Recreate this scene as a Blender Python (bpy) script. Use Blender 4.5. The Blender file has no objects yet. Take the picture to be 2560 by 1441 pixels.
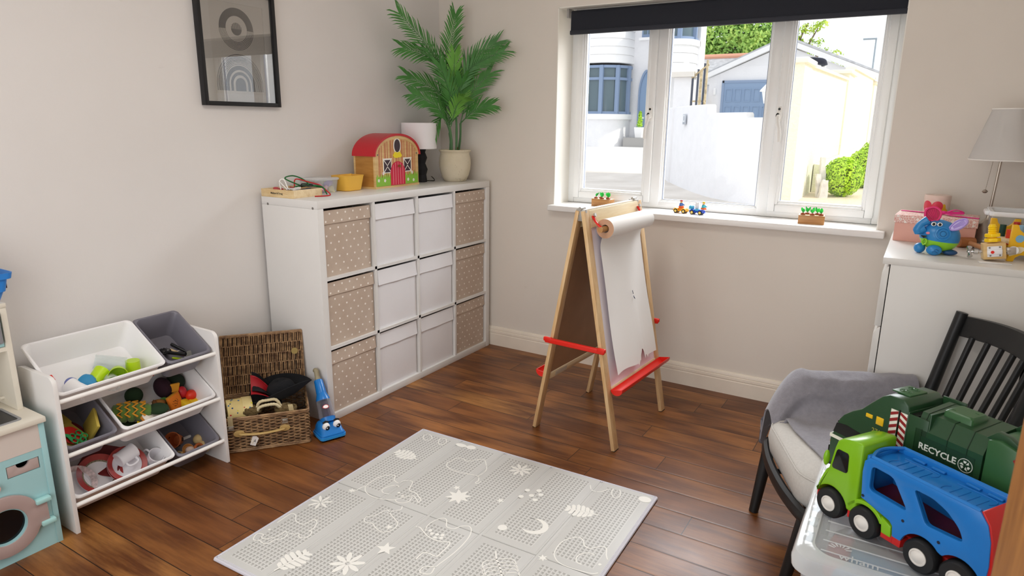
import bpy, bmesh, math, random
from mathutils import Matrix, Vector, Euler, noise
SC = bpy.context.scene
COL = SC.collection
PI = math.pi
rad = math.radians

# ------------------------------------------------------------------ camera
cd = bpy.data.cameras.new('camera')
cam = bpy.data.objects.new('camera', cd)
COL.objects.link(cam)
cd.sensor_width = 36.0
cd.lens = 36.0 * 1667.5 / 2560
cd.clip_start = 0.05
cd.clip_end = 300
R_ = Vector((0.8531, 0.5216, 0.0110)); U_ = Vector((-0.1343, 0.1991, 0.9707)); F_ = Vector((-0.5042, 0.8296, -0.2399))
cam.matrix_world = Matrix(((R_.x, U_.x, -F_.x, 2.3952), (R_.y, U_.y, -F_.y, -3.6472), (R_.z, U_.z, -F_.z, 1.4836), (0, 0, 0, 1)))
cd.dof.use_dof = True
cd.dof.focus_distance = 3.1
cd.dof.aperture_fstop = 9.0
SC.camera = cam

# ------------------------------------------------------------------ light and exposure
vs = SC.view_settings
vs.view_transform = 'Standard'
vs.look = 'None'
vs.gamma = 1.0
vs.use_curve_mapping = False
vs.exposure = 0.2
SC.cycles.use_denoising = True
SC.cycles.max_bounces = 8
SC.cycles.diffuse_bounces = 5
SC.cycles.glossy_bounces = 4
SC.cycles.transmission_bounces = 8
SC.cycles.transparent_max_bounces = 16
SC.cycles.caustics_reflective = False
SC.cycles.caustics_refractive = False
SC.cycles.sample_clamp_indirect = 6.0

w = bpy.data.worlds.new('sky')
SC.world = w
w.use_nodes = True
nt = w.node_tree
nt.nodes.clear()
wo = nt.nodes.new('ShaderNodeOutputWorld')
wb = nt.nodes.new('ShaderNodeBackground')
tc = nt.nodes.new('ShaderNodeTexCoord')
mp = nt.nodes.new('ShaderNodeMapping'); mp.inputs['Scale'].default_value = (1.0, 1.0, 3.2)
nz = nt.nodes.new('ShaderNodeTexNoise'); nz.inputs['Scale'].default_value = 3.0; nz.inputs['Detail'].default_value = 6
cr = nt.nodes.new('ShaderNodeValToRGB')
cr.color_ramp.elements[0].position = 0.36; cr.color_ramp.elements[0].color = (0.80, 0.89, 1.0, 1)
cr.color_ramp.elements[1].position = 0.56; cr.color_ramp.elements[1].color = (1.0, 1.0, 1.0, 1)
nt.links.new(tc.outputs['Generated'], mp.inputs[0]); nt.links.new(mp.outputs[0], nz.inputs['Vector'])
nt.links.new(nz.outputs[0], cr.inputs[0]); nt.links.new(cr.outputs[0], wb.inputs[0])
nt.links.new(wb.outputs[0], wo.inputs[0])
wb.inputs[1].default_value = 1.2

def light(name, kind, loc, energy, size=(1, 1), aim=None, col=(1, 1, 1), portal=False):
    ld = bpy.data.lights.new(name, kind)
    ld.energy = energy; ld.color = col
    if kind == 'AREA':
        ld.shape = 'RECTANGLE'; ld.size, ld.size_y = size
        if portal: ld.cycles.is_portal = True
    if kind == 'SUN': ld.angle = rad(1.5)
    lo = bpy.data.objects.new(name, ld); COL.objects.link(lo); lo.location = loc
    if aim is not None: lo.rotation_euler = (Vector(aim) - Vector(loc)).to_track_quat('-Z', 'Y').to_euler()
    return lo
light('sun', 'SUN', (20, 3.2, 15), 2.0, aim=(0, 0, 0), col=(1.0, 0.95, 0.85))
# softbox added high outside the window, standing in for a bright sky
light('sky_softbox', 'AREA', (1.3, 2.3, 3.7), 520, (4.0, 2.6), aim=(0.6, -1.2, 0.5), col=(0.93, 0.96, 1.0))
# unseen area light added outside the back opening as room fill
light('back_fill', 'AREA', (1.3, -4.25, 1.5), 22, (2.3, 1.9), aim=(0.9, 0, 1.15), col=(1.0, 0.97, 0.94))
light('ceiling_fill', 'AREA', (1.2, -2.2, 2.42), 11, (0.7, 0.7), aim=(1.2, -2.2, 0), col=(1.0, 0.94, 0.86))  # soft fill added just under the ceiling, with no lamp fixture

# ------------------------------------------------------------------ materials
def lin(h):
    if isinstance(h, str):
        h = h.lstrip('#'); c = [int(h[i:i + 2], 16) / 255 for i in (0, 2, 4)]
        return tuple((x / 12.92 if x <= .04045 else ((x + .055) / 1.055) ** 2.4) for x in c) + (1,)
    return tuple(h) + (1,)
class NT:
    def __init__(s, m):
        m.use_nodes = True; s.t = m.node_tree; s.b = s.t.nodes['Principled BSDF']
    def n(s, ty, **k):
        nd = s.t.nodes.new('ShaderNode' + ty)
        for a, v in k.items():
            if a.startswith('i_'):
                key = a[2:]; key = int(key) if key.isdigit() else key.replace('_', ' ')
                nd.inputs[key].default_value = v
            else: setattr(nd, a, v)
        return nd
    def l(s, a, b): s.t.links.new(a, b)
    def math(s, op, a, b=None, c=None):
        nd = s.n('Math', operation=op)
        for i, x in enumerate((a, b, c)):
            if x is None: continue
            if isinstance(x, (int, float)): nd.inputs[i].default_value = x
            else: s.l(x, nd.inputs[i])
        return nd.outputs[0]
    def mix(s, f, a, b):
        nd = s.n('Mix', data_type='RGBA')
        for i, x in ((0, f), (6, a), (7, b)):
            if isinstance(x, (int, float)): nd.inputs[i].default_value = x
            elif isinstance(x, tuple): nd.inputs[i].default_value = x
            else: s.l(x, nd.inputs[i])
        return nd.outputs[2]
    def co(s): return s.n('TexCoord').outputs['Object']
    def noise(s, scale, detail=3, stretch=None, rough=.55, vec=None):
        v = vec or s.co()
        if stretch:
            m = s.n('Mapping'); m.inputs['Scale'].default_value = stretch; s.l(v, m.inputs[0]); v = m.outputs[0]
        nd = s.n('TexNoise', i_Scale=scale, i_Detail=detail, i_Roughness=rough); s.l(v, nd.inputs['Vector'])
        return nd.outputs[0]
    def ramp(s, f, stops):
        nd = s.n('ValToRGB'); e = nd.color_ramp.elements
        while len(e) < len(stops): e.new(.5)
        for x, (p, c) in zip(e, stops): x.position = p; x.color = c
        s.l(f, nd.inputs[0]); return nd.outputs[0]
    def bump(s, h, strength, dist=.002):
        nd = s.n('Bump'); nd.inputs['Strength'].default_value = strength; nd.inputs['Distance'].default_value = dist
        s.l(h, nd.inputs['Height']); s.l(nd.outputs[0], s.b.inputs['Normal'])
MATS = {}
def mat(name, col, rough=.5, metal=0, var=0, vscale=6, bump=0, bscale=60, stretch=None, coat=0, trans=0, ior=1.45, alpha=1, spec=None, sheen=0, bdist=.002, sub=0):
    """painted / plastic / cloth: base colour, a little colour variation and a fine bump"""
    if name in MATS: return MATS[name]
    m = bpy.data.materials.new(name); t = NT(m); b = t.b
    c = lin(col); b.inputs['Base Color'].default_value = c
    b.inputs['Roughness'].default_value = rough; b.inputs['Metallic'].default_value = metal
    b.inputs['Coat Weight'].default_value = coat; b.inputs['Transmission Weight'].default_value = trans
    b.inputs['IOR'].default_value = ior; b.inputs['Alpha'].default_value = alpha
    b.inputs['Sheen Weight'].default_value = sheen
    if spec is not None: b.inputs['Specular IOR Level'].default_value = spec
    if var:
        f = t.noise(vscale, 4, stretch)
        d = tuple(x * (1 - var) for x in c[:3]) + (1,); u = tuple(min(1, x * (1 + var * .6)) for x in c[:3]) + (1,)
        t.l(t.ramp(f, [(.32, d), (.68, u)]), b.inputs['Base Color'])
    if bump: t.bump(t.noise(bscale, 4, stretch), bump, bdist)
    MATS[name] = m; return m
def wood(name, c0, c1, rough=.5, stretch=(2, 30, 30), scale=1.0, bump=.15):
    """long soft grain along the first stretched axis"""
    if name in MATS: return MATS[name]
    m = bpy.data.materials.new(name); t = NT(m); b = t.b
    f = t.noise(scale, 5, stretch, .6); g = t.noise(scale * 5, 3, stretch, .5)
    h = t.math('ADD', t.math('MULTIPLY', f, .7), t.math('MULTIPLY', g, .3))
    t.l(t.ramp(h, [(.36, lin(c0)), (.64, lin(c1))]), b.inputs['Base Color'])
    b.inputs['Roughness'].default_value = rough
    t.bump(h, bump, .0015)
    MATS[name] = m; return m

# ------------------------------------------------------------------ mesh building
I4 = Matrix.Identity(4)
def TR(x=0, y=0, z=0, rx=0, ry=0, rz=0):
    return Matrix.Translation((x, y, z)) @ Euler((rx, ry, rz)).to_matrix().to_4x4()
class B:
    def __init__(s, M=None): s.bm = bmesh.new(); s.M = M or I4; s.mi = 0
    def v(s, p): return s.bm.verts.new(s.M @ Vector(p))
    def f(s, vs):
        try: q = s.bm.faces.new(vs)
        except ValueError: return None
        q.material_index = s.mi; q.smooth = True; return q
    def box(s, x0, x1, y0, y1, z0, z1, bev=0, seg=2):
        t = bmesh.new()
        P = [(x, y, z) for x in (x0, x1) for y in (y0, y1) for z in (z0, z1)]
        V = [t.verts.new(p) for p in P]
        for q in ((0, 1, 3, 2), (4, 6, 7, 5), (0, 4, 5, 1), (2, 3, 7, 6), (0, 2, 6, 4), (1, 5, 7, 3)): t.faces.new([V[i] for i in q])
        bmesh.ops.recalc_face_normals(t, faces=t.faces)
        if bev: bmesh.ops.bevel(t, geom=list(t.edges), offset=min(bev, .49 * min(abs(x1 - x0), abs(y1 - y0), abs(z1 - z0))), segments=seg, affect='EDGES', profile=.5)
        return s.add(t)
    def add(s, t, M=None):
        M = s.M @ M if M else s.M
        mp = {v: s.bm.verts.new(M @ v.co) for v in t.verts}
        for q in t.faces: s.f([mp[v] for v in q.verts])
        t.free(); return s
    def rings(s, rings, closed=False, cap0=True, cap1=True):
        """join rings of equal count into a skin"""
        V = [[s.v(p) for p in r] for r in rings]; n = len(V[0])
        L = len(V)
        for i in range(L if closed else L - 1):
            a, b_ = V[i], V[(i + 1) % L]
            for j in range(n): s.f([a[j], a[(j + 1) % n], b_[(j + 1) % n], b_[j]])
        if not closed:
            if cap0 and n > 2: s.f(list(reversed(V[0])))
            if cap1 and n > 2: s.f(V[-1])
        return s
    def cyl(s, p0, p1, r0, r1=None, seg=20, cap=True):
        return s.tube([p0, p1], [r0, r0 if r1 is None else r1], seg, cap=cap)
    def tube(s, pts, r, seg=8, closed=False, cap=True, flat=1.0):
        pts = [Vector(p) for p in pts]; n = len(pts); R = []
        up = None
        for i, p in enumerate(pts):
            if closed: d = pts[(i + 1) % n] - pts[i - 1]
            else: d = pts[min(i + 1, n - 1)] - pts[max(i - 1, 0)]
            if d.length < 1e-9: d = Vector((0, 0, 1))
            d.normalize()
            if up is None: up = Vector((0, 0, 1)) if abs(d.z) < .9 else Vector((1, 0, 0))
            a = d.cross(up)
            if a.length < 1e-6: a = d.orthogonal()
            a.normalize(); b_ = a.cross(d).normalized(); up = b_
            rr = r[i] if isinstance(r, (list, tuple)) else r
            R.append([p + (a * math.cos(t) + b_ * math.sin(t) * flat) * rr for t in [2 * PI * k / seg for k in range(seg)]])
        return s.rings(R, closed, cap, cap)
    def lathe(s, prof, seg=32, c=(0, 0, 0), cap=True, sx=1, sy=1):
        R = [[(c[0] + r * sx * math.cos(2 * PI * k / seg), c[1] + r * sy * math.sin(2 * PI * k / seg), c[2] + z) for k in range(seg)] for r, z in prof]
        return s.rings(R, False, cap, cap)
    def ball(s, c, r, seg=20, n=12):
        if not isinstance(r, (tuple, list)): r = (r, r, r)
        prof = [(max(1e-4, math.sin(PI * i / n)), -math.cos(PI * i / n)) for i in range(n + 1)]
        R = [[(c[0] + q * r[0] * math.cos(2 * PI * k / seg), c[1] + q * r[1] * math.sin(2 * PI * k / seg), c[2] + z * r[2]) for k in range(seg)] for q, z in prof]
        return s.rings(R)
    def prism(s, poly, h, M=None, holes=(), bev=0):
        """outline in x,y (holes allowed) raised from z=0 to z=h"""
        t = bmesh.new()
        loops = [[t.verts.new((p[0], p[1], 0)) for p in L] for L in (poly,) + tuple(holes)]
        if holes:
            ed = [t.edges.new((L[i], L[(i + 1) % len(L)])) for L in loops for i in range(len(L))]
            bmesh.ops.triangle_fill(t, use_beauty=True, use_dissolve=False, edges=ed)
        else: t.faces.new(loops[0])
        if h:
            g = bmesh.ops.extrude_face_region(t, geom=list(t.faces))
            bmesh.ops.translate(t, vec=(0, 0, h), verts=[e for e in g['geom'] if isinstance(e, bmesh.types.BMVert)])
        bmesh.ops.recalc_face_normals(t, faces=t.faces)
        if bev:
            ee = [e for e in t.edges if len(e.link_faces) == 2 and e.calc_face_angle(0) > .6]
            bmesh.ops.bevel(t, geom=ee, offset=bev, segments=2, affect='EDGES', profile=.5)
        return s.add(t, M)
    def surf(s, fn, nu, nv, thick=0, closeu=False):
        P = [[Vector(fn(i / (nu if closeu else nu - 1), j / (nv - 1))) for j in range(nv)] for i in range(nu)]
        t = bmesh.new(); V = [[t.verts.new(p) for p in r] for r in P]
        for i in range(nu if closeu else nu - 1):
            for j in range(nv - 1): t.faces.new([V[i][j], V[(i + 1) % nu][j], V[(i + 1) % nu][j + 1], V[i][j + 1]])
        bmesh.ops.recalc_face_normals(t, faces=t.faces)
        if thick: bmesh.ops.solidify(t, geom=list(t.faces), thickness=thick)
        return s.add(t)
    def text(s, body, size, M, h=.0006, align='CENTER', bold=0):
        cu = bpy.data.curves.new('lettering', 'FONT'); cu.body = body; cu.size = size; cu.align_x = align; cu.align_y = 'CENTER'
        cu.extrude = h / 2; cu.offset = bold; cu.resolution_u = 2
        o = bpy.data.objects.new('lettering', cu); COL.objects.link(o)
        me = o.to_mesh(); t = bmesh.new(); t.from_mesh(me); o.to_mesh_clear()
        bpy.data.objects.remove(o); bpy.data.curves.remove(cu)
        return s.add(t, M)
    def out(s, name, m, parent=None, sharp=38, recalc=True, loc=None, subsurf=0):
        if recalc: bmesh.ops.recalc_face_normals(s.bm, faces=s.bm.faces)
        me = bpy.data.meshes.new(name); s.bm.to_mesh(me); s.bm.free()
        for x in (m if isinstance(m, (list, tuple)) else [m]): me.materials.append(x)
        me.shade_smooth(); me.set_sharp_from_angle(angle=rad(sharp))
        o = bpy.data.objects.new(name, me); COL.objects.link(o)
        if loc: o.location = loc
        if parent: o.parent = parent
        if subsurf:
            md = o.modifiers.new('s', 'SUBSURF'); md.levels = md.render_levels = subsurf
        return o
def thing(name, label, cat, loc=(0, 0, 0), rz=0, group=None, rot=None):
    o = bpy.data.objects.new(name, None); COL.objects.link(o)
    o.empty_display_size = .05; o.location = loc; o.rotation_euler = rot or (0, 0, rz)
    return tag(o, label, cat, group)
def tag(o, label, cat, group=None, kind=None):
    o['label'] = label; o['category'] = cat
    if group: o['group'] = group
    if kind: o['kind'] = kind
    return o
def struct(o, label=None):
    o['kind'] = 'structure'
    if label: o['label'] = label
    return o
KIDS = {}
def dup(o, parent=None):
    c = o.copy(); COL.objects.link(c)
    if parent: c.parent = parent
    for k in list(o.children): dup(k, c)
    return c
def place(o, loc, rz=0, label=None, group=None, rot=None, scale=None):
    o.location = loc; o.rotation_euler = rot or (0, 0, rz)
    if label: o['label'] = label
    if group: o['group'] = group
    if scale: o.scale = (scale,) * 3 if not isinstance(scale, tuple) else scale
    return o
def rrect(x0, x1, y0, y1, r, n=5):
    P = []
    for cx, cy, a in ((x1 - r, y1 - r, 0), (x0 + r, y1 - r, 90), (x0 + r, y0 + r, 180), (x1 - r, y0 + r, 270)):
        P += [(cx + r * math.cos(rad(a + 90 * k / n)), cy + r * math.sin(rad(a + 90 * k / n))) for k in range(n + 1)]
    return P
def circ(cx, cy, r, n=24, ry=None): return [(cx + r * math.cos(2 * PI * k / n), cy + (ry or r) * math.sin(2 * PI * k / n)) for k in range(n)]
def spline(P, n=8, closed=False):
    P = [Vector(p) for p in P]; L = len(P); O = []
    for i in range(L if closed else L - 1):
        g = (lambda k: P[k % L]) if closed else (lambda k: P[max(0, min(L - 1, k))])
        a, b_, c, d = g(i - 1), g(i), g(i + 1), g(i + 2)
        for k in range(n):
            t = k / n
            O.append(.5 * ((2 * b_) + (c - a) * t + (2 * a - 5 * b_ + 4 * c - d) * t * t + (3 * b_ - a - 3 * c + d) * t ** 3))
    if not closed: O.append(P[-1])
    return O
# ------------------------------------------------------------------ room shell
XL, XR, YW, YB, ZC = -.42, 2.80, .038, -4.05, 2.45
def wallmat(name, c, seed):
    m = bpy.data.materials.new(name); t = NT(m)
    f = t.noise(.9, 5); g = t.noise(14, 4)
    c0 = lin(c); d = tuple(x * .955 for x in c0[:3]) + (1,)
    a = t.ramp(f, [(.35, d), (.62, c0)])
    # scuffs and small marks left by years of play
    s = t.ramp(t.noise(9, 8, (1, 1, 2.2), .75), [(.665, (0, 0, 0, 1)), (.72, (1, 1, 1, 1))])
    a = t.mix(t.math('MULTIPLY', s, .10), a, (.38, .33, .27, 1))
    t.l(a, t.b.inputs['Base Color']); t.b.inputs['Roughness'].default_value = .62; t.b.inputs['Specular IOR Level'].default_value = .3
    t.bump(t.noise(45, 5), .12, .004)
    return m
W_L = wallmat('wall_paint_left', '#e9e6e4', 1); W_F = wallmat('wall_paint_window', '#e9e2d9', 2)
W_C = mat('ceiling_paint', '#f2f0ec', .8)
GLOSSW = mat('white_gloss_paint', '#f3f0e8', .28, var=.03, vscale=3)
UPVC = mat('white_window_plastic', '#f1f2f2', .25)

def floor_mat():
    m = bpy.data.materials.new('oak_floorboards'); t = NT(m); b = t.b
    sp = t.n('SeparateXYZ'); t.l(t.co(), sp.inputs[0]); x, y = sp.outputs[0], sp.outputs[1]
    wd, ln = .1386, 1.15
    yy = t.math('DIVIDE', t.math('ADD', y, 1.439 + wd * 60), wd); row = t.math('FLOOR', yy); fy = t.math('FRACT', yy)
    wn = t.n('TexWhiteNoise', noise_dimensions='1D'); t.l(row, wn.inputs['W'])
    xx = t.math('DIVIDE', t.math('ADD', x, t.math('MULTIPLY', wn.outputs[0], 7.3)), ln)
    xx = t.math('ADD', xx, 40); colm = t.math('FLOOR', xx); fx = t.math('FRACT', xx)
    cv = t.n('CombineXYZ'); t.l(row, cv.inputs[0]); t.l(colm, cv.inputs[1])
    wn2 = t.n('TexWhiteNoise', noise_dimensions='2D'); t.l(cv.outputs[0], wn2.inputs['Vector'])
    r = wn2.outputs[0]
    # grain: long streaks shifted for every board
    gv = t.n('CombineXYZ'); t.l(t.math('ADD', t.math('MULTIPLY', x, 1.6), t.math('MULTIPLY', r, 37)), gv.inputs[0])
    t.l(t.math('MULTIPLY', y, 17), gv.inputs[1]); t.l(t.math('MULTIPLY', r, 91), gv.inputs[2])
    g1 = t.noise(1.5, 6, None, .62, gv.outputs[0]); g2 = t.noise(7, 4, None, .6, gv.outputs[0])
    wv = t.n('TexWave', wave_type='RINGS', rings_direction='Y'); wv.inputs['Scale'].default_value = .9; wv.inputs['Distortion'].default_value = 5.5; wv.inputs['Detail'].default_value = 3; wv.inputs['Detail Scale'].default_value = .7
    t.l(gv.outputs[0], wv.inputs['Vector'])
    gr = t.math('ADD', t.math('ADD', t.math('MULTIPLY', g1, .5), t.math('MULTIPLY', g2, .25)), t.math('MULTIPLY', wv.outputs[1], .16))
    base = t.ramp(r, [(0, lin('#7d4a22')), (.3, lin('#96602f')), (.6, lin('#a96d37')), (.82, lin('#8b552a')), (1, lin('#bb8245'))])
    dark = t.mix(1.0, base, (.2, .085, .03, 1))
    c = t.mix(t.ramp(gr, [(.33, (1, 1, 1, 1)), (.60, (0, 0, 0, 1))]), base, lin('#5e3417'))
    blot = t.ramp(t.noise(2.6, 5, (1, 1.6, 1), .6), [(.42, (1, 1, 1, 1)), (.66, (0, 0, 0, 1))])
    c = t.mix(t.math('MULTIPLY', blot, .30), c, lin('#5b3015'))
    ex = t.math('MINIMUM', fy, t.math('SUBTRACT', 1, fy)); e1 = t.math('LESS_THAN', ex, .012)
    ey = t.math('MINIMUM', fx, t.math('SUBTRACT', 1, fx)); e2 = t.math('LESS_THAN', ey, .0013)
    gap = t.math('MAXIMUM', e1, e2)
    c = t.mix(gap, c, lin('#22120a'))
    # pale scratches
    sc = t.ramp(t.noise(3, 10, (9, 2, 1), .8), [(.70, (0, 0, 0, 1)), (.735, (1, 1, 1, 1))])
    c = t.mix(t.math('MULTIPLY', sc, .35), c, lin('#d9a878'))
    t.l(c, b.inputs['Base Color'])
    rr = t.math('ADD', .26, t.math('MULTIPLY', t.noise(4, 4), .22)); t.l(rr, b.inputs['Roughness'])
    b.inputs['Specular IOR Level'].default_value = .42
    sm = t.math('SMOOTH_MIN', ex, .05, .03)
    h = t.math('ADD', t.math('MULTIPLY', sm, 14), t.math('MULTIPLY', gr, .5))
    t.bump(h, .28, .003)
    return m
b = B(); b.box(XL - .1, XR + .1, YB - .1, YW + .02, -.06, 0); struct(b.out('floor', floor_mat()))
b = B(); b.box(XL - .1, XR + .1, YB - .1, YW + .3, ZC, ZC + .1); struct(b.out('ceiling', W_C))
b = B(); b.box(XL - .15, XL, YB - .1, YW + .3, -.06, ZC); struct(b.out('wall_left', W_L))
b = B(); b.box(XR, XR + .15, YB - .1, YW + .3, -.06, ZC); struct(b.out('wall_right', W_F))
RX0, RX1, RZ0, RZ1 = .452, 2.236, .964, 2.14          # window reveal
b = B()
b.box(XL - .15, RX0, YW, YW + .3, -.06, ZC); b.box(RX1, XR + .15, YW, YW + .3, -.06, ZC)
b.box(RX0, RX1, YW, YW + .3, -.06, RZ0); b.box(RX0, RX1, YW, YW + .3, RZ1, ZC)
struct(b.out('wall_front', W_F))
b = B()      # white-painted lining of the window reveal
for q in ((RX0 - .001, RX0 + .004, YW - .0015, .24, .998, RZ1), (RX1 - .004, RX1 + .001, YW - .0015, .24, .998, RZ1), (RX0, RX1, YW - .0015, .24, RZ1 - .004, RZ1 + .001)): b.box(*q)
struct(b.out('trim_1', GLOSSW), 'white painted lining of the window reveal')
# back wall, with an unseen framed opening added to let in fill light
b = B(); b.box(XL - .15, .1, YB - .12, YB, -.06, ZC); b.box(2.5, XR + .15, YB - .12, YB, -.06, ZC); b.box(.1, 2.5, YB - .12, YB, 2.25, ZC)
struct(b.out('wall_back', W_L))
b = B()
for x in (.1, .9, 1.66, 2.44): b.box(x, x + .06, YB - .09, YB - .03, 0, 2.25)
for z in (0, 2.15): b.box(.1, 2.5, YB - .09, YB - .03, z, z + .1)
struct(b.out('fill_opening_frame', UPVC), 'white frame added in the back opening for the fill light')

def skirting(name, x0, x1, y, along='x'):
    prof = [(0, 0), (-.018, 0), (-.018, .079), (-.0145, .083), (-.0145, .0865), (-.0185, .090), (-.0175, .103), (-.0125, .106), (-.0125, .109), (-.0145, .112), (-.0125, .121), (-.006, .129), (0, .1305)]
    b = B()
    R = []
    for e in (x0, x1): R.append([((e, y + d, z) if along == 'x' else (y - d, e, z)) for d, z in prof])
    b.rings(R); return struct(b.out(name, mat('skirting_paint', '#f1e8da', .32, var=.05, vscale=5), sharp=25))
skirting('baseboard_front', XL, XR, YW)
skirting('baseboard_left', YB, YW, XL, 'y')
b = B()
R = [[(XR - d, e, z) for d, z in ((0, 0), (.018, 0), (.018, .105), (.008, .125), (0, .1305))] for e in (YB, YW)]
b.rings(R); struct(b.out('baseboard_right', MATS['skirting_paint']))

# window sill board
b = B(); b.box(.4426, 2.272, -.031, .225, .964, .998, .006, 3); b.box(RX0, RX1, .2, .335, .964, .997)
struct(b.out('trim_2', mat('sill_gloss', '#f4f3f1', .22)), 'white gloss window sill board')

# ------------------------------------------------------------------ window
def glass(name='window_glass', tint=(1, 1, 1), refl=1.0):
    m = bpy.data.materials.new(name); t = NT(m); t.t.nodes.remove(t.b)
    tr = t.n('BsdfTransparent', i_0=tint + (1,)); gl = t.n('BsdfGlossy', i_Roughness=.0); fr = t.n('Fresnel', i_IOR=1.5)
    mx = t.n('MixShader'); t.l(t.math('MULTIPLY', fr.outputs[0], refl), mx.inputs[0]); t.l(tr.outputs[0], mx.inputs[1]); t.l(gl.outputs[0], mx.inputs[2])
    t.l(mx.outputs[0], t.t.nodes['Material Output'].inputs[0]); return m
GLASS = glass(refl=.22)
win = bpy.data.objects.new('window_1', None); COL.objects.link(win); win.location = (1.34, .235, .998)
struct(win, 'white three-light casement window with grey sky and street beyond')
WM = TR(-1.34, -.235, -.998)
def frame(b, x0, x1, z0, z1, w, y0, y1, bev=.004):
    """mitred rectangular frame"""
    for d, ya in ((0, y0),):
        for q in ((x0, x0 + w, z0, z1), (x1 - w, x1, z0, z1)): b.box(q[0], q[1], y0, y1, q[2], q[3], bev)
        for q in ((x0 + w, x1 - w, z0, z0 + w), (x0 + w, x1 - w, z1 - w, z1)): b.box(q[0], q[1], y0 + .0002, y1, q[2], q[3], bev)
b = B(WM)
frame(b, RX0, RX1, .998, 2.13, .042, .228, .298, .006)
b.box(1.003, 1.060, .226, .298, 1.005, 2.12, .006); b.box(1.624, 1.681, .226, .298, 1.005, 2.12, .006)
b.out('window_frame', UPVC, win)
def sash(x0, x1, z0, z1, name='sash'):
    b = B(WM)
    frame(b, x0, x1, z0, z1, .040, .211, .27, .007)
    frame(b, x0 + .038, x1 - .038, z0 + .038, z1 - .038, .014, .219, .27, .005)
    frame(b, x0 + .051, x1 - .051, z0 + .051, z1 - .051, .009, .228, .27, .002)
    return b.out(name, UPVC, win)
S1 = sash(.494, 1.004, 1.028, 2.09); S2 = sash(1.680, 2.199, 1.028, 2.09)
b = B(WM)      # beads of the fixed middle light
frame(b, 1.058, 1.626, 1.036, 2.09, .009, .236, .28, .003); frame(b, 1.066, 1.618, 1.044, 2.08, .007, .245, .28, .002)
b.out('glazing_bead', UPVC, win)
SEAL = mat('grey_seal', '#8a93a6', .6)
for x0, x1, z0, z1 in ((.553, .945, 1.087, 2.03), (1.074, 1.610, 1.051, 2.08), (1.740, 2.139, 1.087, 2.03)):
    b = B(WM); b.box(x0 - .004, x1 + .004, .252, .256, z0 - .004, z1 + .004); b.out('window_pane', GLASS, win)
    b = B(WM); frame(b, x0 - .003, x1 + .003, z0 - .003, z1 + .003, .0045, .247, .262, 0); b.out('seal', SEAL, win)
HW = mat('white_handle', '#eceae6', .25); BLK = mat('black_plastic', '#141416', .35)
for hx, side in ((.985, 1), (1.698, -1)):
    b = B(WM)
    b.box(hx - .012, hx + .012, .196, .212, 1.505, 1.585, .008, 3)
    b.tube(spline([(hx, .197, 1.54), (hx, .178, 1.535), (hx + side * -.002, .170, 1.51), (hx - side * .012, .168, 1.47), (hx - side * .016, .17, 1.43), (hx - side * .016, .172, 1.405)], 5), [.010] * 8 + [.0085] * 18, 10)
    b.ball((hx, .188, 1.538), (.016, .012, .02))
    h = b.out('handle', HW, S1 if side == 1 else S2)
    b = B(WM)
    b.cyl((hx, .197, 1.572), (hx, .1945, 1.572), .0065, seg=16)
    b.ball((hx - .003, .177, 1.538), (.009, .004, .014))
    b.out('lock', BLK, S1 if side == 1 else S2)

# roller blind
rb = thing('roller_blind', 'dark navy roller blind pulled a short way down over the window', 'blind', (1.37, .09, 2.12))
BM = TR(-1.37, -.09, -2.12)
NAVY = mat('navy_blind_fabric', '#22252e', .85, bump=.15, bscale=400)
b = B(BM)
P = []
for k in range(9):
    a = PI * (1 - k / 8) ; P.append((.088 + .020 * math.cos(a) + .02, 2.108 + .020 * math.sin(a)))
prof = [(.087, 2.012)] + P + [(.128, 2.09), (.128, 2.088), (.108, 2.090), (.0895, 2.085), (.0895, 2.012)]
b.rings([[(x, y, z) for y, z in prof] for x in (.510, 2.228)])
b.out('blind_fabric', NAVY, rb, recalc=True)
b = B(BM); b.box(.506, 2.231, .080, .096, 1.992, 2.017, .005); b.out('bottom_bar', mat('navy_bar', '#2b2e38', .7), rb)
b = B(BM); b.box(.52, 2.225, .128, .165, 2.112, 2.138, .008); b.out('head_rail', mat('rail_white', '#e4e2de', .35), rb)
for x in (.492, 2.232):
    b = B(BM); b.box(x - .006, x + .008, .075, .15, 2.085, 2.139, .004); b.cyl((x, .108, 2.108), (x + .02 * (1 if x < 1 else -1), .108, 2.108), .012)
    b.out('bracket', mat('grey_bracket', '#9c9a97', .4), rb)

# oak door standing open beside the camera
d = bpy.data.objects.new('door_1', None); COL.objects.link(d); d.location = (2.519, -2.80, .01); d.rotation_euler = (0, 0, rad(19.6))
struct(d, 'oak door standing open at the right edge of the picture')
OAK = wood('oak_door', '#7a4c26', '#a9743c', .45, (30, 30, 2), 1.0)
b = B(); b.box(0, .040, -.72, 0, 0, 2.02, .006, 3); b.out('door_leaf', OAK, d)
# ------------------------------------------------------------------ white cube shelf with fabric boxes
SHW = mat('white_foil', '#e6e5e3', .32, var=.02, vscale=3)
sh = thing('cube_shelf', 'white twelve-cell cube shelf along the left wall under the palm', 'shelf', (-.195, -.7325, 0))
SM = TR(.195, .7325, 0)
T1, CE, DV = .0385, .3353, .0155
b = B(SM); b.box(-.39, 0, -1.465, 0, 1.12 - T1, 1.12, .002); b.out('top_panel', SHW, sh)
b = B(SM); b.box(-.39, 0, -1.465 + T1, -T1, 0, T1, .002); b.out('bottom_panel', SHW, sh)
for y in (-1.465, -T1):
    b = B(SM); b.box(-.39, -.0005, y, y + T1, 0, 1.12 - T1, .002); p = b.out('side_panel', SHW, sh)
    if y < -1:
        for x, z in ((-.345, 1.085), (-.03, 1.085), (-.345, .03)):
            s = B(SM); s.cyl((x, y - .0007, z), (x, y + .002, z), .0062, seg=16); s.out('screw', mat('screw_steel', '#8d8b88', .35, .9), p)
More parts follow.
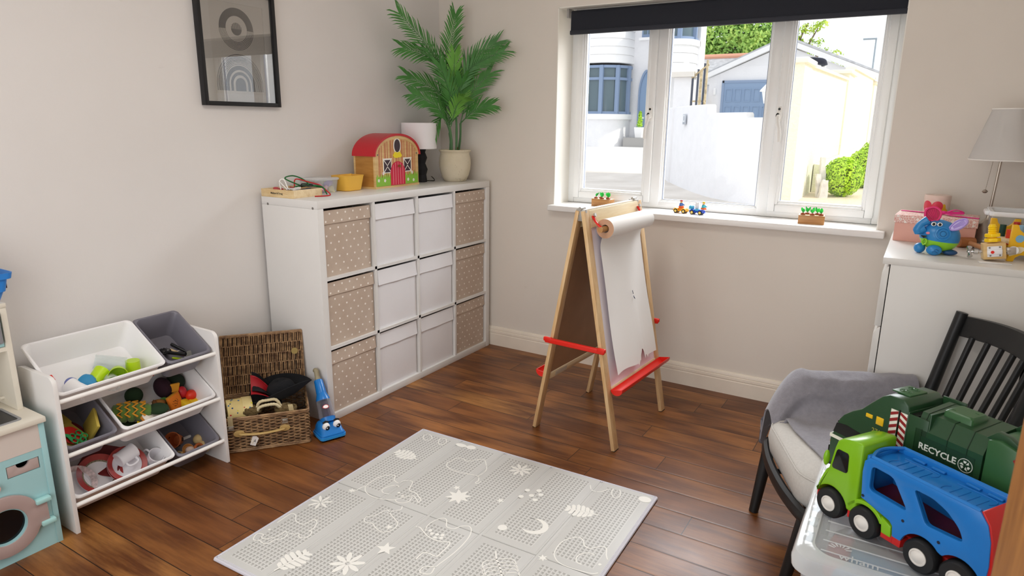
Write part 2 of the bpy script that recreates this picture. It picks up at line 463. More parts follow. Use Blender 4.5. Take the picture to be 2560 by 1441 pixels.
for k in range(3):
    y = -1.465 + T1 + (k + 1) * CE + k * DV
    b = B(SM); b.box(-.388, -.002, y, y + DV, T1, 1.12 - T1); b.out('divider', SHW, sh)
for k in range(2):
    z = T1 + (k + 1) * .3372 + k * DV
    b = B(SM); b.box(-.388, -.002, -1.465 + T1, -T1, z, z + DV); b.out('shelf_board', SHW, sh)

def dot_mat():
    m = bpy.data.materials.new('beige_polka_dot'); t = NT(m)
    sp = t.n('SeparateXYZ'); t.l(t.co(), sp.inputs[0])
    v = t.math('DIVIDE', t.math('ADD', sp.outputs[2], 5), .0355); row = t.math('FLOOR', v)
    u = t.math('ADD', t.math('DIVIDE', t.math('ADD', t.math('ADD', sp.outputs[1], sp.outputs[0]), 5), .052), t.math('MULTIPLY', row, .5))
    du = t.math('MULTIPLY', t.math('SUBTRACT', t.math('FRACT', u), .5), .052); dv = t.math('MULTIPLY', t.math('SUBTRACT', t.math('FRACT', v), .5), .0355)
    d = t.math('SQRT', t.math('ADD', t.math('MULTIPLY', du, du), t.math('MULTIPLY', dv, dv)))
    k = t.math('LESS_THAN', d, .0050)
    c = t.ramp(t.noise(7, 4), [(.3, lin('#bda998')), (.7, lin('#c9b8a8'))])
    t.l(t.mix(k, c, lin('#f3ece4')), t.b.inputs['Base Color']); t.b.inputs['Roughness'].default_value = .75
    t.bump(t.noise(11, 3), .35, .006); return m
DOT = dot_mat()
WBX = mat('white_box_fabric', '#ecebee', .7, var=.015, bump=.3, bscale=9, bdist=.006)
def fabric_box(m, name):
    o = thing(name, '-', 'storage box')
    rnd = random.Random(7 if m is DOT else 9)
    b = B()
    W, H, D = .159, .322, .345
    def bulge(y, z): return .004 * math.cos(PI * y / (2 * W)) * math.sin(PI * z / H)
    # front, sides, back, bottom as one open-topped skin
    N = 9
    ring = []
    loop = [(0, -W + 2 * W * k / N) for k in range(N + 1)] + [(-D * (k + 1) / 4, W) for k in range(4)] + [(-D, W - 2 * W * (k + 1) / N) for k in range(N)] + [(-D * (1 - (k + 1) / 4), -W) for k in range(3)]
    R = []
    for j in range(10):
        z = H * j / 9
        R.append([(x + (bulge(y, z) if x == 0 else 0) - (0 if abs(y) < W - 1e-6 or x != 0 else .002), y, z) for x, y in loop])
    b.rings(R, cap1=False)
    R2 = [[(x * .985 - .003, y * .98, H - (.0 if k == 0 else .02)) for x, y in loop] for k in range(2)]
    b.rings([R[-1]] + R2, cap0=False, cap1=False)
    b.out('body', m, o, sharp=50)
    b = B()
    fl = .062 if m is DOT else .078
    R = []
    for z in (H + .002, H - fl * .3, H - fl * .7, H - fl):
        k = (H - z) / fl
        R.append([(.003 + .006 * max(0, k) ** 2 * (1 if m is not DOT else .6) + bulge(y, z) + .0012 * math.sin(y * 41 + z * 9), y, z) for y in [-W - .001 + 2 * (W + .001) * i / 14 for i in range(15)]] + [(-.001 + bulge(y, z), y, z) for y in [W + .001 - 2 * (W + .001) * i / 14 for i in range(15)]])
    b.rings(R); b.out('flap', m, o, sharp=50)
    return o
rows = ('bottom', 'middle', 'top'); cols = ('nearest the wicker hamper', 'second from the hamper', 'third from the hamper', 'nearest the window wall')
fb = {}
rnd = random.Random(3)
for c in range(4):
    for r in range(3):
        dots = c in (0, 3); key = dots
        if key in fb: o = dup(fb[key])
        else: fb[key] = o = fabric_box(DOT if dots else WBX, 'dotted_fabric_box' if dots else 'white_fabric_box')
        y = -1.465 + T1 + CE / 2 + c * (CE + DV) + rnd.uniform(-.004, .004); z = T1 + r * (.3372 + DV) + .0005
        place(o, (-.010 - rnd.uniform(0, .008), y, z), rad(rnd.uniform(-.5, .5)), '%s fabric box, %s shelf row, column %s' % ('beige white-dotted' if dots else 'plain white', rows[r], cols[c]), 'fabric boxes in the cube shelf')

# ------------------------------------------------------------------ framed print
pf = thing('framed_print', 'black framed abstract print of circles and arches on the left wall', 'picture', (-.42, -1.512, 1.806))
fy, fz = .2095, .258
b = B()
for q in ((-fy, -fy + .019, -fz, fz), (fy - .019, fy, -fz, fz)): b.box(.001, .031, q[0], q[1], q[2], q[3], .0015)
for q in ((-fy + .019, fy - .019, -fz, -fz + .019), (-fy + .019, fy - .019, fz - .019, fz)): b.box(.001, .0308, q[0], q[1], q[2], q[3], .0015)
b.out('frame', mat('black_frame', '#1b1b1e', .45), pf)
b = B(); b.box(.001, .008, -fy + .01, fy - .01, -fz + .01, fz - .01); b.out('backing_sheet', mat('print_paper', '#eeeae3', .8), pf)
YZ = Matrix(((0, 0, 1, 0), (1, 0, 0, 0), (0, 1, 0, 0), (0, 0, 0, 1)))     # x,y of an outline -> room y,z
b = B(); M = TR(.0085) @ YZ
b.prism([(-fy + .012, -fz + .012), (fy - .012, -fz + .012), (fy - .012, fz - .012), (-fy + .012, fz - .012)], .0022, M, holes=[[(-.139, -.203), (.150, -.203), (.150, .197), (-.139, .197)]])
b.out('mount', mat('mount_card', '#f4f1ec', .8), pf)
INK = mat('print_ink', '#34343a', .75)
b = B(); M = TR(.0082) @ YZ
def arc_band(cx, cy, r0, r1, a0, a1, n=40, sy=1.0):
    P = [(cx + r1 * math.cos(rad(a0 + (a1 - a0) * k / n)), cy + sy * r1 * math.sin(rad(a0 + (a1 - a0) * k / n))) for k in range(n + 1)]
    Q = [(cx + r0 * math.cos(rad(a1 + (a0 - a1) * k / n)), cy + sy * r0 * math.sin(rad(a1 + (a0 - a1) * k / n))) for k in range(n + 1)]
    return P + Q
cy = .087
b.prism(arc_band(0, cy, .057, .092, -2, 182), .0004, M)
for k in range(7):
    r = .0575 + k * .0056; b.prism(arc_band(0, cy, r, r + .0017, 180, 360), .0004, M)
b.prism(arc_band(0, cy, .0005, .028, 180, 360), .0004, M)
for k in range(12):
    x = -.026 + k * .0047; h = math.sqrt(max(0, .028 ** 2 - x * x)); b.prism([(x - .0014, cy), (x + .0014, cy), (x + .0014, cy + h), (x - .0014, cy + h)], .0004, M)
by = -.189
rnd = random.Random(5)
for k in range(8):
    r = .084 + k * .0056; wv = rnd.uniform(.0012, .0026)
    b.prism(arc_band(0, by + .03, r, r + wv, 0, 180, 40, 1.08), .0004, M)
    for s in (-1, 1): x = s * (r + wv / 2); b.prism([(x - wv / 2, by), (x + wv / 2, by), (x + wv / 2, by + .031), (x - wv / 2, by + .031)], .0004, M)
for r0, r1 in ((.062, .080), (.040, .053), (.0, .028)):
    b.prism(arc_band(0, by + .03, max(r0, .0004), r1, 0, 180, 40, 1.05), .0004, M)
    for s in (-1, 1):
        x0, x1 = sorted((s * max(r0, 0), s * r1)); b.prism([(x0, by), (x1, by), (x1, by + .031), (x0, by + .031)], .0004, M)
b.out('printed_artwork', INK, pf, sharp=20)
b = B(); b.box(.020, .0215, -fy + .016, fy - .016, -fz + .016, fz - .016); b.out('glazing', glass('picture_glass', (1, 1, 1), 1.6), pf)

# ------------------------------------------------------------------ toy barn
NAT = wood('toy_pine', '#cfa76a', '#e2c389', .45, (3, 3, 26), 1.2, .08)
PINE = wood('pale_pine', '#d8bd90', '#efdcb6', .5, (2, 26, 26), 1.3, .1)
RED = mat('barn_red', '#c0202c', .35); PINK = mat('barn_door_red', '#cf1740', .4)
barn = thing('toy_barn', 'wooden toy barn with curved red roof and painted striped front', 'toy barn', (-.270, -.672, 1.12), rad(3))
W, D = .205, .075       # half width, half depth (x)
eave = .18
def arch(w, z0, h, n=28):
    return [(w * math.cos(PI * k / n), z0 + h * math.sin(PI * k / n)) for k in range(n + 1)]
FM = TR(D) @ YZ
b = B(); b.prism([(-W + .006, 0), (W - .006, 0)] + arch(W - .006, eave, .108), .012, TR(D - .012) @ YZ); b.prism([(-W + .006, 0), (W - .006, 0)] + arch(W - .006, eave, .108), .012, TR(-D) @ YZ)
b.out('end_wall', NAT, barn)
for s in (-1, 1):
    b = B(); b.box(-D + .012, D - .012, s * (W - .012) - .006, s * (W - .012) + .006, 0, eave); b.out('side_wall', wood('barn_side_wood', '#a9752f', '#c58f45', .5, (3, 3, 20)), barn)
b = B(); b.box(-D, D + .004, -W + .004, W - .004, 0, .010); b.out('base_board', NAT, barn)
b = B(); P = arch(W + .006, eave - .002, .122) ; Q = list(reversed(arch(W - .004, eave - .002, .110)))
b.prism(P + Q, 2 * D + .012, TR(-D - .002) @ YZ); b.out('roof', RED, barn)
b = B(); b.prism(arch(W - .004, eave - .002, .110) + list(reversed(arch(W - .022, eave - .002, .094))), .004, TR(D) @ YZ); b.out('roof_trim', NAT, barn)
# painted front
b = B(); inner = lambda x: eave + .092 * math.sqrt(max(0, 1 - (x / (W - .022)) ** 2))
b.mi = 0
for k in range(14):
    x = -.165 + k * .0254
    for dx in (0, .010) if k % 2 == 0 else (0,):
        b.prism([(x + dx - .0017, .012), (x + dx + .0017, .012), (x + dx + .0017, inner(x + dx) - .004), (x + dx - .0017, inner(x + dx) - .004)], .0006, FM)
b.mi = 1        # white window surrounds
def at_z(h): return TR(D + h) @ YZ
b.prism(circ(0, .232, .034, 28, .043), .0012, at_z(0))
for s in (-1, 1): b.prism([(s * .092 - .037, .082), (s * .092 + .037, .082), (s * .092 + .037, .160), (s * .092 - .037, .160)], .0012, at_z(0)); b.box(D, D + .002, s * .092 - .040, s * .092 + .040, .157, .164)
b.mi = 2        # dark panes
b.prism(circ(0, .232, .027, 28, .036), .0018, at_z(0))
for s in (-1, 1):
    for T in ([(-.031, .010), (0, .039), (-.031, .068)], [(.031, .010), (.031, .068), (0, .039)], [(-.027, .005), (.027, .005), (0, .033)], [(-.027, .073), (0, .045), (.027, .073)]):
        b.prism([(s * .092 + x, .082 + z) for x, z in T], .0018, at_z(0))
b.mi = 3        # hay
b.prism([(x, z) for x, z in [(-.036, .186), (-.04, .178), (-.032, .168), (-.012, .163), (.008, .166), (.03, .166), (.042, .176), (.034, .186), (.024, .197), (.012, .198), (0, .192), (-.012, .199), (-.026, .194)]], .0022, at_z(0))
b.mi = 4        # grass
for s, x0, x1 in ((-1, -.192, -.066), (1, .066, .192)):
    P = [(x0, .012), (x1, .012)]; n = 15; g = random.Random(11)
    for k in range(n + 1):
        x = x1 + (x0 - x1) * k / n; P.append((x, .055 if k % 2 else .055 + g.uniform(.012, .035)))
    b.prism(P, .0016, at_z(0))
b.mi = 1        # daisies
for x, z in ((-.172, .045), (-.118, .042), (-.13, .082), (.095, .036), (.148, .03), (.135, .075)):
    for k in range(5): a = 2 * PI * k / 5; b.prism(circ(x + .0055 * math.cos(a), z + .0055 * math.sin(a), .0042, 8), .0022, at_z(0))
b.out('painted_front', [mat('barn_stripe', '#b5372c', .5), mat('paint_white', '#f6f2ea', .5), mat('paint_dark', '#3a2630', .5), mat('paint_yellow', '#f2dc1c', .5), mat('paint_green', '#8ac13c', .5)], barn, sharp=20)
b = B(); b.prism([(.066, .012), (.066, .083)] + [(.066 * math.cos(PI * k / 16), .083 + .062 * math.sin(PI * k / 16)) for k in range(17)] + [(-.066, .083), (-.066, .012)], .0035, at_z(0)); dr = b.out('barn_door', PINK, barn)
b = B()
for x in (-.044, -.022, 0, .022, .044): h = .083 + .062 * math.sqrt(1 - (x / .066) ** 2) - .004; b.box(D + .0035, D + .0041, x - .001, x + .001, .014, h)
b.out('door_lines', mat('pale_pink', '#f1b9bd', .5), dr)
b = B(); b.cyl((D + .003, .006, .118), (D + .017, .006, .118), .0065, .008, 16); b.out('knob', mat('wood_knob', '#8d5b2c', .5), dr)
b = B()
for s in (-1, 1): b.cyl((D + .003, s * .178, .186), (D + .007, s * .178, .186), .004, seg=12)
b.out('screw', MATS['screw_steel'], barn)

# ------------------------------------------------------------------ table lamp with zigzag base
lp = thing('table_lamp', 'small table lamp with zigzag black base and white shade behind the barn', 'lamp', (-.302, -.338, 1.12))
b = B()
prof = [(.044, 0), (.046, .004), (.041, .045), (.050, .078), (.036, .115), (.048, .150), (.036, .182), (.044, .205), (.016, .208), (.010, .215), (.010, .25)]
b.lathe(prof, 10); b.out('lamp_base', mat('matt_black_resin', '#16161a', .7, bump=.3, bscale=160), lp, sharp=20)
b = B()
b.lathe([(.107, .205), (.1075, .205), (.1075, .36), (.106, .36), (.106, .206)], 48, cap=False)
b.out('lamp_shade', mat('white_shade', '#f2f0f3', .85, bump=.1, bscale=500), lp)
b = B(); b.tube(spline([(-.02, .04, .006), (.02, .075, .004), (.03, .11, .004), (-.01, .14, .02), (-.05, .18, .02)], 6), .0028, 8); b.out('power_cord', BLK, lp)
# ------------------------------------------------------------------ palm
pl = thing('potted_palm', 'tall feathery palm in a rough cream pot on the cube shelf', 'plant', (-.165, -.152, 1.12))
b = B()
prof = [(.062, 0), (.070, .004), (.086, .035), (.097, .075), (.101, .115), (.098, .15), (.092, .172), (.093, .181), (.101, .190), (.101, .197), (.094, .198), (.086, .188), (.084, .165)]
b.lathe(prof, 40, cap=False); b.f([b.v((.062 * math.cos(2 * PI * k / 20), .062 * math.sin(2 * PI * k / 20), .001)) for k in range(20)])
def pot_mat():
    m = bpy.data.materials.new('rough_cream_pot'); t = NT(m)
    s = t.ramp(t.noise(22, 6, None, .7), [(.60, (0, 0, 0, 1)), (.70, (1, 1, 1, 1))])
    t.l(t.mix(t.math('MULTIPLY', s, .55), t.ramp(t.noise(5, 3), [(.3, lin('#cfc4a8')), (.7, lin('#ded5c0'))]), lin('#8e8062')), t.b.inputs['Base Color'])
    t.b.inputs['Roughness'].default_value = .9; t.bump(t.noise(60, 6), .5, .003); return m
b.out('pot', pot_mat(), pl)
b = B(); b.lathe([(.0005, .178), (.05, .176), (.086, .172)], 30, cap=False); b.out('soil', mat('dark_soil', '#2d231a', 1, var=.4, vscale=60, bump=1, bscale=90, bdist=.01), pl)
STEM = mat('palm_stem', '#4d7a48', .5, var=.15); LEAF = mat('palm_leaf', '#47863a', .45, var=.25, vscale=9); LEAF2 = mat('palm_leaf_light', '#6fae45', .45, var=.2, vscale=9)
stems = [((.0, -.035, .18), (-.01, -.04, .34)), ((.012, .0, .18), (.0, .005, .50)), ((-.005, .045, .18), (.01, .05, .36)), ((-.03, -.01, .18), (-.03, -.015, .30))]
for p0, p1 in stems:
    b = B(); b.tube(spline([p0, tuple((a + c) / 2 + .004 for a, c in zip(p0, p1)), p1], 5), [.0075] * 5 + [.0065] * 6, 8); b.out('trunk', STEM, pl)
b = B(); b.lathe([(.008, 0), (.009, .008), (.004, .016)], 10, (.014, .004, .20)); b.out('bud', mat('bud_brown', '#5e5132', .7), pl)
def frond(base, mid, tip, n, L, m, seed):
    rn = random.Random(seed); P = spline([base, mid, tip], 16); N = len(P) - 1
    b = B(); b.mi = 0
    b.tube(P, [.0042 - .0034 * i / N for i in range(N + 1)], 6); b.mi = 1
    side0 = (Vector(tip) - Vector(base)).cross(Vector((.75, -.55, .35))); side0.normalize()
    for k in range(n):
        t = .20 + .8 * k / (n - 1); i = min(N - 1, int(t * N)); fr = t * N - i
        p = P[i].lerp(P[i + 1], min(1, fr)); d = (P[i + 1] - P[i]).normalized()
        sd = d.cross(side0.cross(d)).normalized(); nor = d.cross(sd)
        ln = L * (.62 + .38 * math.sin(PI * min(1, .15 + t * .8))) * rn.uniform(.85, 1.08)
        for s in (-1, 1):
            a = rad(38 - 14 * t + rn.uniform(-5, 5)); dr = (d * math.cos(a) + sd * s * math.sin(a)).normalized()
            wv = sd.cross(dr).cross(dr).normalized(); wv = dr.cross(nor).normalized() * .0042
            q1 = p + dr * ln * .35 + nor * .004; q2 = p + dr * ln * .75 - Vector((0, 0, ln * .04)); q3 = p + dr * ln - Vector((0, 0, ln * .13))
            a0 = b.v(p + wv * .4); a1 = b.v(p - wv * .4); b0 = b.v(q1 + wv); b1 = b.v(q1 - wv); c0 = b.v(q2 + wv * .7); c1 = b.v(q2 - wv * .7); e = b.v(q3)
            b.f([a0, b0, b1, a1]); b.f([b0, c0, c1, b1]); b.f([c0, e, c1])
    return b.out('frond', [STEM, m], pl, recalc=False)
FR = [((0, .0, .46), (-.03, -.15, .74), (-.05, -.44, .95), 34, .15, LEAF), ((0, .005, .48), (-.02, -.10, .72), (-.10, -.35, .78), 30, .15, LEAF),
      ((0, .005, .50), (-.01, -.02, .76), (.0, .02, 1.0), 30, .14, LEAF), ((0, .01, .5), (.06, .06, .70), (.22, .13, .84), 32, .15, LEAF),
      ((0, .005, .48), (.10, .02, .68), (.32, .06, .78), 28, .13, LEAF), ((-.01, .0, .42), (-.06, -.10, .55), (-.14, -.27, .63), 26, .14, LEAF),
      ((.01, .05, .36), (.06, .07, .52), (.19, .11, .66), 28, .14, LEAF), ((-.01, -.04, .34), (-.02, -.16, .46), (-.03, -.36, .52), 30, .15, LEAF),
      ((0, -.04, .34), (.06, -.06, .46), (.12, -.08, .50), 22, .11, LEAF2), ((.0, 0, .42), (.05, .05, .60), (.09, .10, .74), 26, .12, LEAF2),
      ((.01, .05, .36), (.12, .05, .44), (.23, .06, .47), 22, .12, LEAF), ((-.03, -.01, .30), (-.05, -.06, .40), (-.05, -.17, .28), 16, .10, LEAF),
      ((0, .005, .46), (.02, -.03, .62), (.05, -.06, .76), 26, .13, LEAF2), ((-.03, -.015, .3), (-.06, .02, .44), (-.12, .07, .58), 24, .12, LEAF),
      ((0, 0, .40), (.01, -.06, .54), (.0, -.14, .70), 24, .14, LEAF), ((.01, .02, .40), (.03, .03, .52), (.06, .0, .62), 24, .13, LEAF)]
for i, (a, m_, t_, n, L, mm) in enumerate(FR): frond(a, m_, t_, n, L, mm, i)
# ------------------------------------------------------------------ folding play mat
pm = thing('folding_play_mat', 'pale grey folding play mat with white animal drawings on the wooden floor', 'play mat', (.453, -1.281, 0), rad(1.25))
PW, PH = .2378, .5865
def playmat_mat():
    m = bpy.data.materials.new('play_mat_foam'); t = NT(m)
    sp = t.n('SeparateXYZ'); t.l(t.co(), sp.inputs[0]); x = sp.outputs[0]; y = t.math('MULTIPLY', sp.outputs[1], -1)
    u = t.math('SUBTRACT', t.math('MULTIPLY', t.math('FRACT', t.math('DIVIDE', x, PW)), PW), .0375)
    v = t.math('SUBTRACT', t.math('MULTIPLY', t.math('FRACT', t.math('DIVIDE', y, PH)), PH), .036)
    ins = t.math('MULTIPLY', t.math('MULTIPLY', t.math('GREATER_THAN', u, 0), t.math('LESS_THAN', u, .162)), t.math('MULTIPLY', t.math('GREATER_THAN', v, 0), t.math('LESS_THAN', v, .518)))
    p = .0162
    cu = t.math('FRACT', t.math('DIVIDE', u, p)); cv = t.math('FRACT', t.math('DIVIDE', v, p))
    def cell(u0, u1, v0, v1): return t.math('MULTIPLY', t.math('MULTIPLY', t.math('GREATER_THAN', cu, u0), t.math('LESS_THAN', cu, u1)), t.math('MULTIPLY', t.math('GREATER_THAN', cv, v0), t.math('LESS_THAN', cv, v1)))
    dk = t.math('MAXIMUM', t.math('MAXIMUM', cell(.06, .66, .10, .26), cell(.14, .60, .36, .48)), cell(.34, .58, .58, .70))
    lt = t.math('MAXIMUM', cell(.76, .90, .05, .80), cell(.0, 1, .84, .93))
    c = t.mix(t.math('MULTIPLY', ins, lt), lin('#cdcdca'), lin('#dddcd9'))
    c = t.mix(t.math('MULTIPLY', ins, dk), c, lin('#8d8c86'))
    t.l(c, t.b.inputs['Base Color']); t.b.inputs['Roughness'].default_value = .5
    t.bump(t.math('MULTIPLY', ins, t.math('SUBTRACT', lt, dk)), .45, .0012)
    return m
b = B()
for i in range(5):
    for j in range(2):
        x0, x1 = i * PW + (.0045 if i else 0), (i + 1) * PW - (.0045 if i < 4 else 0); y1, y0 = -j * PH - (.002 if j else 0), -(j + 1) * PH + (.002 if j == 0 else 0)
        b.box(x0, x1, y0, y1, .0008, .012, .0035, 3)
        if i: b.box(i * PW - .014, i * PW - .010, y0 + .01, y1 - .01, .0118, .0127, .0004); b.box(i * PW + .010, i * PW + .014, y0 + .01, y1 - .01, .0118, .0127, .0004)
    if i < 4: b.box((i + 1) * PW - .006, (i + 1) * PW + .006, -2 * PH + .002, -.002, .0005, .0095, .002)
b.box(.01, 5 * PW - .01, -PH - .003, -PH + .003, .0006, .007)
b.out('mat_panels', playmat_mat(), pm)
b = B()      # stitched binding round the edge
E_ = [(0, 0), (5 * PW, 0), (5 * PW, -2 * PH), (0, -2 * PH)]
for k in range(4):
    p, q = E_[k], E_[(k + 1) % 4]; b.tube([(p[0], p[1], .006), (q[0], q[1], .006)], .0065, 8)
    n = int(math.hypot(q[0] - p[0], q[1] - p[1]) / .008); ax = Vector((q[0] - p[0], q[1] - p[1], 0)).normalized(); inn = Vector((.6 - p[0] - .5 * (q[0] - p[0]), -.58 - p[1] - .5 * (q[1] - p[1]), 0)).normalized()
    for i in range(n):
        c = Vector((p[0], p[1], 0)).lerp(Vector((q[0], q[1], 0)), (i + .5) / n) + inn * .006
        b.box(c.x - .0028, c.x + .0028, c.y - .0028, c.y + .0028, .0115, .0128)
b.out('edge_binding', mat('mat_binding', '#d3d2dc', .8), pm)
b = B(); WL = .0042
def line(P, w=WL, closed=False, sm=4):
    Q = spline([(x, -y, .0126) for x, y in P], sm, closed) if sm else [Vector((x, -y, .0126)) for x, y in P]
    n = len(Q); L, Rr = [], []
    for i, q in enumerate(Q):
        d = (Q[min(i + 1, n - 1)] - Q[max(i - 1, 0)]); d = d.normalized() if d.length > 1e-9 else Vector((1, 0, 0)); s = Vector((-d.y, d.x, 0)) * w / 2
        L.append(b.v(q + s)); Rr.append(b.v(q - s))
    for i in range(n - 1): b.f([L[i], L[i + 1], Rr[i + 1], Rr[i]])
def blob(P): b.prism([(x, -y) for x, y in P], .0004, TR(z=.0124))
def dot(x, y, r, ry=None): blob(circ(x, y, r, 16, ry))
def star(x, y, r, n=5, r2=.42, a0=0): blob([(x + (r if k % 2 == 0 else r * r2) * math.cos(a0 + PI * k / n), y + (r if k % 2 == 0 else r * r2) * math.sin(a0 + PI * k / n)) for k in range(2 * n)])
def petals(x, y, r, n, w, a0=0):
    for k in range(n):
        a = a0 + 2 * PI * k / n; c, s = math.cos(a), math.sin(a)
        blob([(x + c * u - s * v_, y + s * u + c * v_) for u, v_ in [(r * .12, -w * .4), (r * .55, -w), (r * .9, -w * .6), (r, 0), (r * .9, w * .6), (r * .55, w), (r * .12, w * .4)]])
def monstera(x, y, L, W, a):
    c, s = math.cos(a), math.sin(a)
    T = lambda u, v_: (x + c * u - s * v_, y + s * u + c * v_)
    blob([T(-L / 2, -.004), T(L / 2, -.003), T(L / 2, .003), T(-L / 2, .004)])
    n = 6
    for k in range(n):
        u = -L * .46 + L * .86 * k / n; h = W * math.sin(PI * (.16 + .78 * k / n)); w_ = L * .86 / n * .78
        for g in (-1, 1): blob([T(u, g * .004), T(u + w_, g * .004), T(u + w_ * 1.1 - L * .05, g * h * .8), T(u + w_ * .5 - L * .06, g * h), T(u - L * .05, g * h * .82)][::g])
line([(.126, .554), (.123, .526), (.123, .481), (.129, .454), (.149, .43), (.174, .422), (.193, .451), (.222, .461), (.229, .443), (.245, .424), (.262, .421), (.274, .429), (.293, .474), (.307, .484), (.331, .484), (.364, .502), (.386, .517), (.387, .535), (.376, .527), (.35, .511), (.334, .511), (.317, .53), (.296, .566), (.272, .582), (.224, .597), (.188, .596), (.151, .581), (.126, .554)])
line([(.247, .485), (.234, .479), (.217, .49), (.204, .516), (.204, .541), (.226, .553), (.253, .545)]); line([(.297, .568), (.314, .577), (.338, .57), (.35, .547), (.343, .519)]); line([(.126, .554), (.117, .568), (.115, .591), (.108, .604)])
dot(.276, .52, .006); dot(.303, .531, .006); star(.1, .607, .018, 6)
line([(.02, .92), (.017, .866), (.021, .848), (.042, .85), (.064, .872), (.093, .88), (.112, .874), (.118, .852), (.123, .834), (.144, .84), (.162, .871), (.161, .896), (.172, .892), (.185, .917), (.177, .934), (.161, .941), (.146, .929), (.148, .917), (.135, .934), (.104, .945), (.09, .942), (.089, .971), (.075, 1.0), (.059, 1.014), (.042, 1.011), (.038, .998), (.015, 1.001), (.015, 1.017), (.028, 1.035), (.041, 1.035), (.052, 1.029), (.079, 1.033), (.094, 1.023), (.096, .998), (.112, .982), (.114, .961), (.104, .945)])
petals(.055, .735, .050, 7, .006, .3)
dot(.03, .965, .005)
line([(.481, .67), (.498, .667), (.52, .678), (.554, .695), (.592, .7), (.622, .695), (.647, .685), (.654, .716), (.654, .745), (.653, .773), (.626, .774), (.604, .778), (.599, .797), (.601, .823)], .005)
line([(.528, .673), (.516, .648), (.515, .617), (.525, .586), (.541, .571), (.558, .58), (.577, .609), (.593, .613), (.612, .609), (.622, .585), (.637, .571), (.653, .566), (.67, .58), (.685, .613), (.693, .664), (.694, .727), (.686, .799), (.682, .822), (.65, .84), (.655, .87), (.69, .86), (.682, .822)])
for x, y in ((.542, .662), (.559, .675), (.579, .67), (.598, .662), (.583, .688), (.604, .679)): dot(x, y, .0075)
for k in range(7):
    u = k / 6; x, y = .84 + .075 * u, .68 + .085 * u; line([(x, y), (x + .045, y - .03), (x + .075, y - .012)], .004); line([(x, y), (x - .03, y + .035), (x - .012, y + .07)], .004)
line([(.815, .642), (.839, .677), (.871, .708), (.93, .78)], .006)
line([(.998, .549), (.991, .513), (.992, .471), (1.007, .439), (1.032, .414), (1.057, .427), (1.068, .447), (1.093, .456), (1.115, .433), (1.13, .42), (1.146, .428), (1.159, .46), (1.172, .481)]); line([(.998, .549), (1.014, .569), (1.034, .583), (1.066, .588), (1.12, .585), (1.157, .578), (1.172, .564)]); line([(1.125, .481), (1.104, .48), (1.081, .499), (1.075, .524), (1.085, .548), (1.105, .552)]); star(.975, .59, .02, 6); dot(1.16, .52, .006)
line([(.921, .057), (.94, .089), (.963, .092), (.984, .078), (.998, .047)]); line([(1.016, .035), (1.018, .059), (1.035, .09), (1.054, .093), (1.058, .065), (1.041, .028)])
line([(.305, .191), (.3, .217), (.325, .247), (.374, .255), (.428, .25), (.477, .241), (.5, .269), (.499, .291), (.511, .293), (.515, .27)]); line([(.305, .191), (.312, .158), (.336, .149), (.371, .157), (.395, .125), (.425, .106), (.459, .143), (.476, .166), (.486, .204), (.477, .241)])
line([(.058, .075), (.045, .049), (.067, .035), (.097, .058), (.095, .085), (.076, .09), (.058, .075)]); line([(.144, .069), (.136, .041), (.161, .032), (.181, .059), (.176, .088), (.156, .086), (.144, .069)])
line([(.30, .70), (.28, .72), (.295, .745), (.33, .74), (.36, .755), (.40, .76), (.42, .73), (.41, .69), (.375, .67), (.345, .655), (.32, .64), (.31, .66)]); line([(.33, .66), (.345, .63), (.36, .61), (.35, .59)]); line([(.30, .70), (.31, .66)])
monstera(.101, .254, .13, .042, .1); monstera(.243, 1.05, .135, .05, 1.75); monstera(.972, .256, .13, .045, -.15)
petals(.415, .962, .062, 8, .010, .2); petals(.609, .101, .052, 8, .008, .1); star(.473, .832, .038, 5, .42, .5); star(.398, .724, .017); star(.5, .417, .056, 8, .5, .2); star(.455, .365, .018); star(.66, .355, .018)
blob([(.862 + .052 * math.cos(a), .438 + .05 * math.sin(a)) for a in [rad(-130 + 260 * k / 20) for k in range(21)]] + [(.842 + .048 * math.cos(a), .436 + .04 * math.sin(a)) for a in [rad(118 - 236 * k / 20) for k in range(21)]])
for x, y in ((.715, .23), (.716, .285), (.758, .209), (.749, .257), (.779, .232), (.777, .278)): dot(x, y, .011)
dot(.762, .508, .018); dot(1.155, .045, .026, .022); dot(.258, .045, .03, .015); dot(.31, .04, .024, .018)
b.out('printed_animals', mat('mat_print', '#f1f0ea', .6), pm, sharp=10)

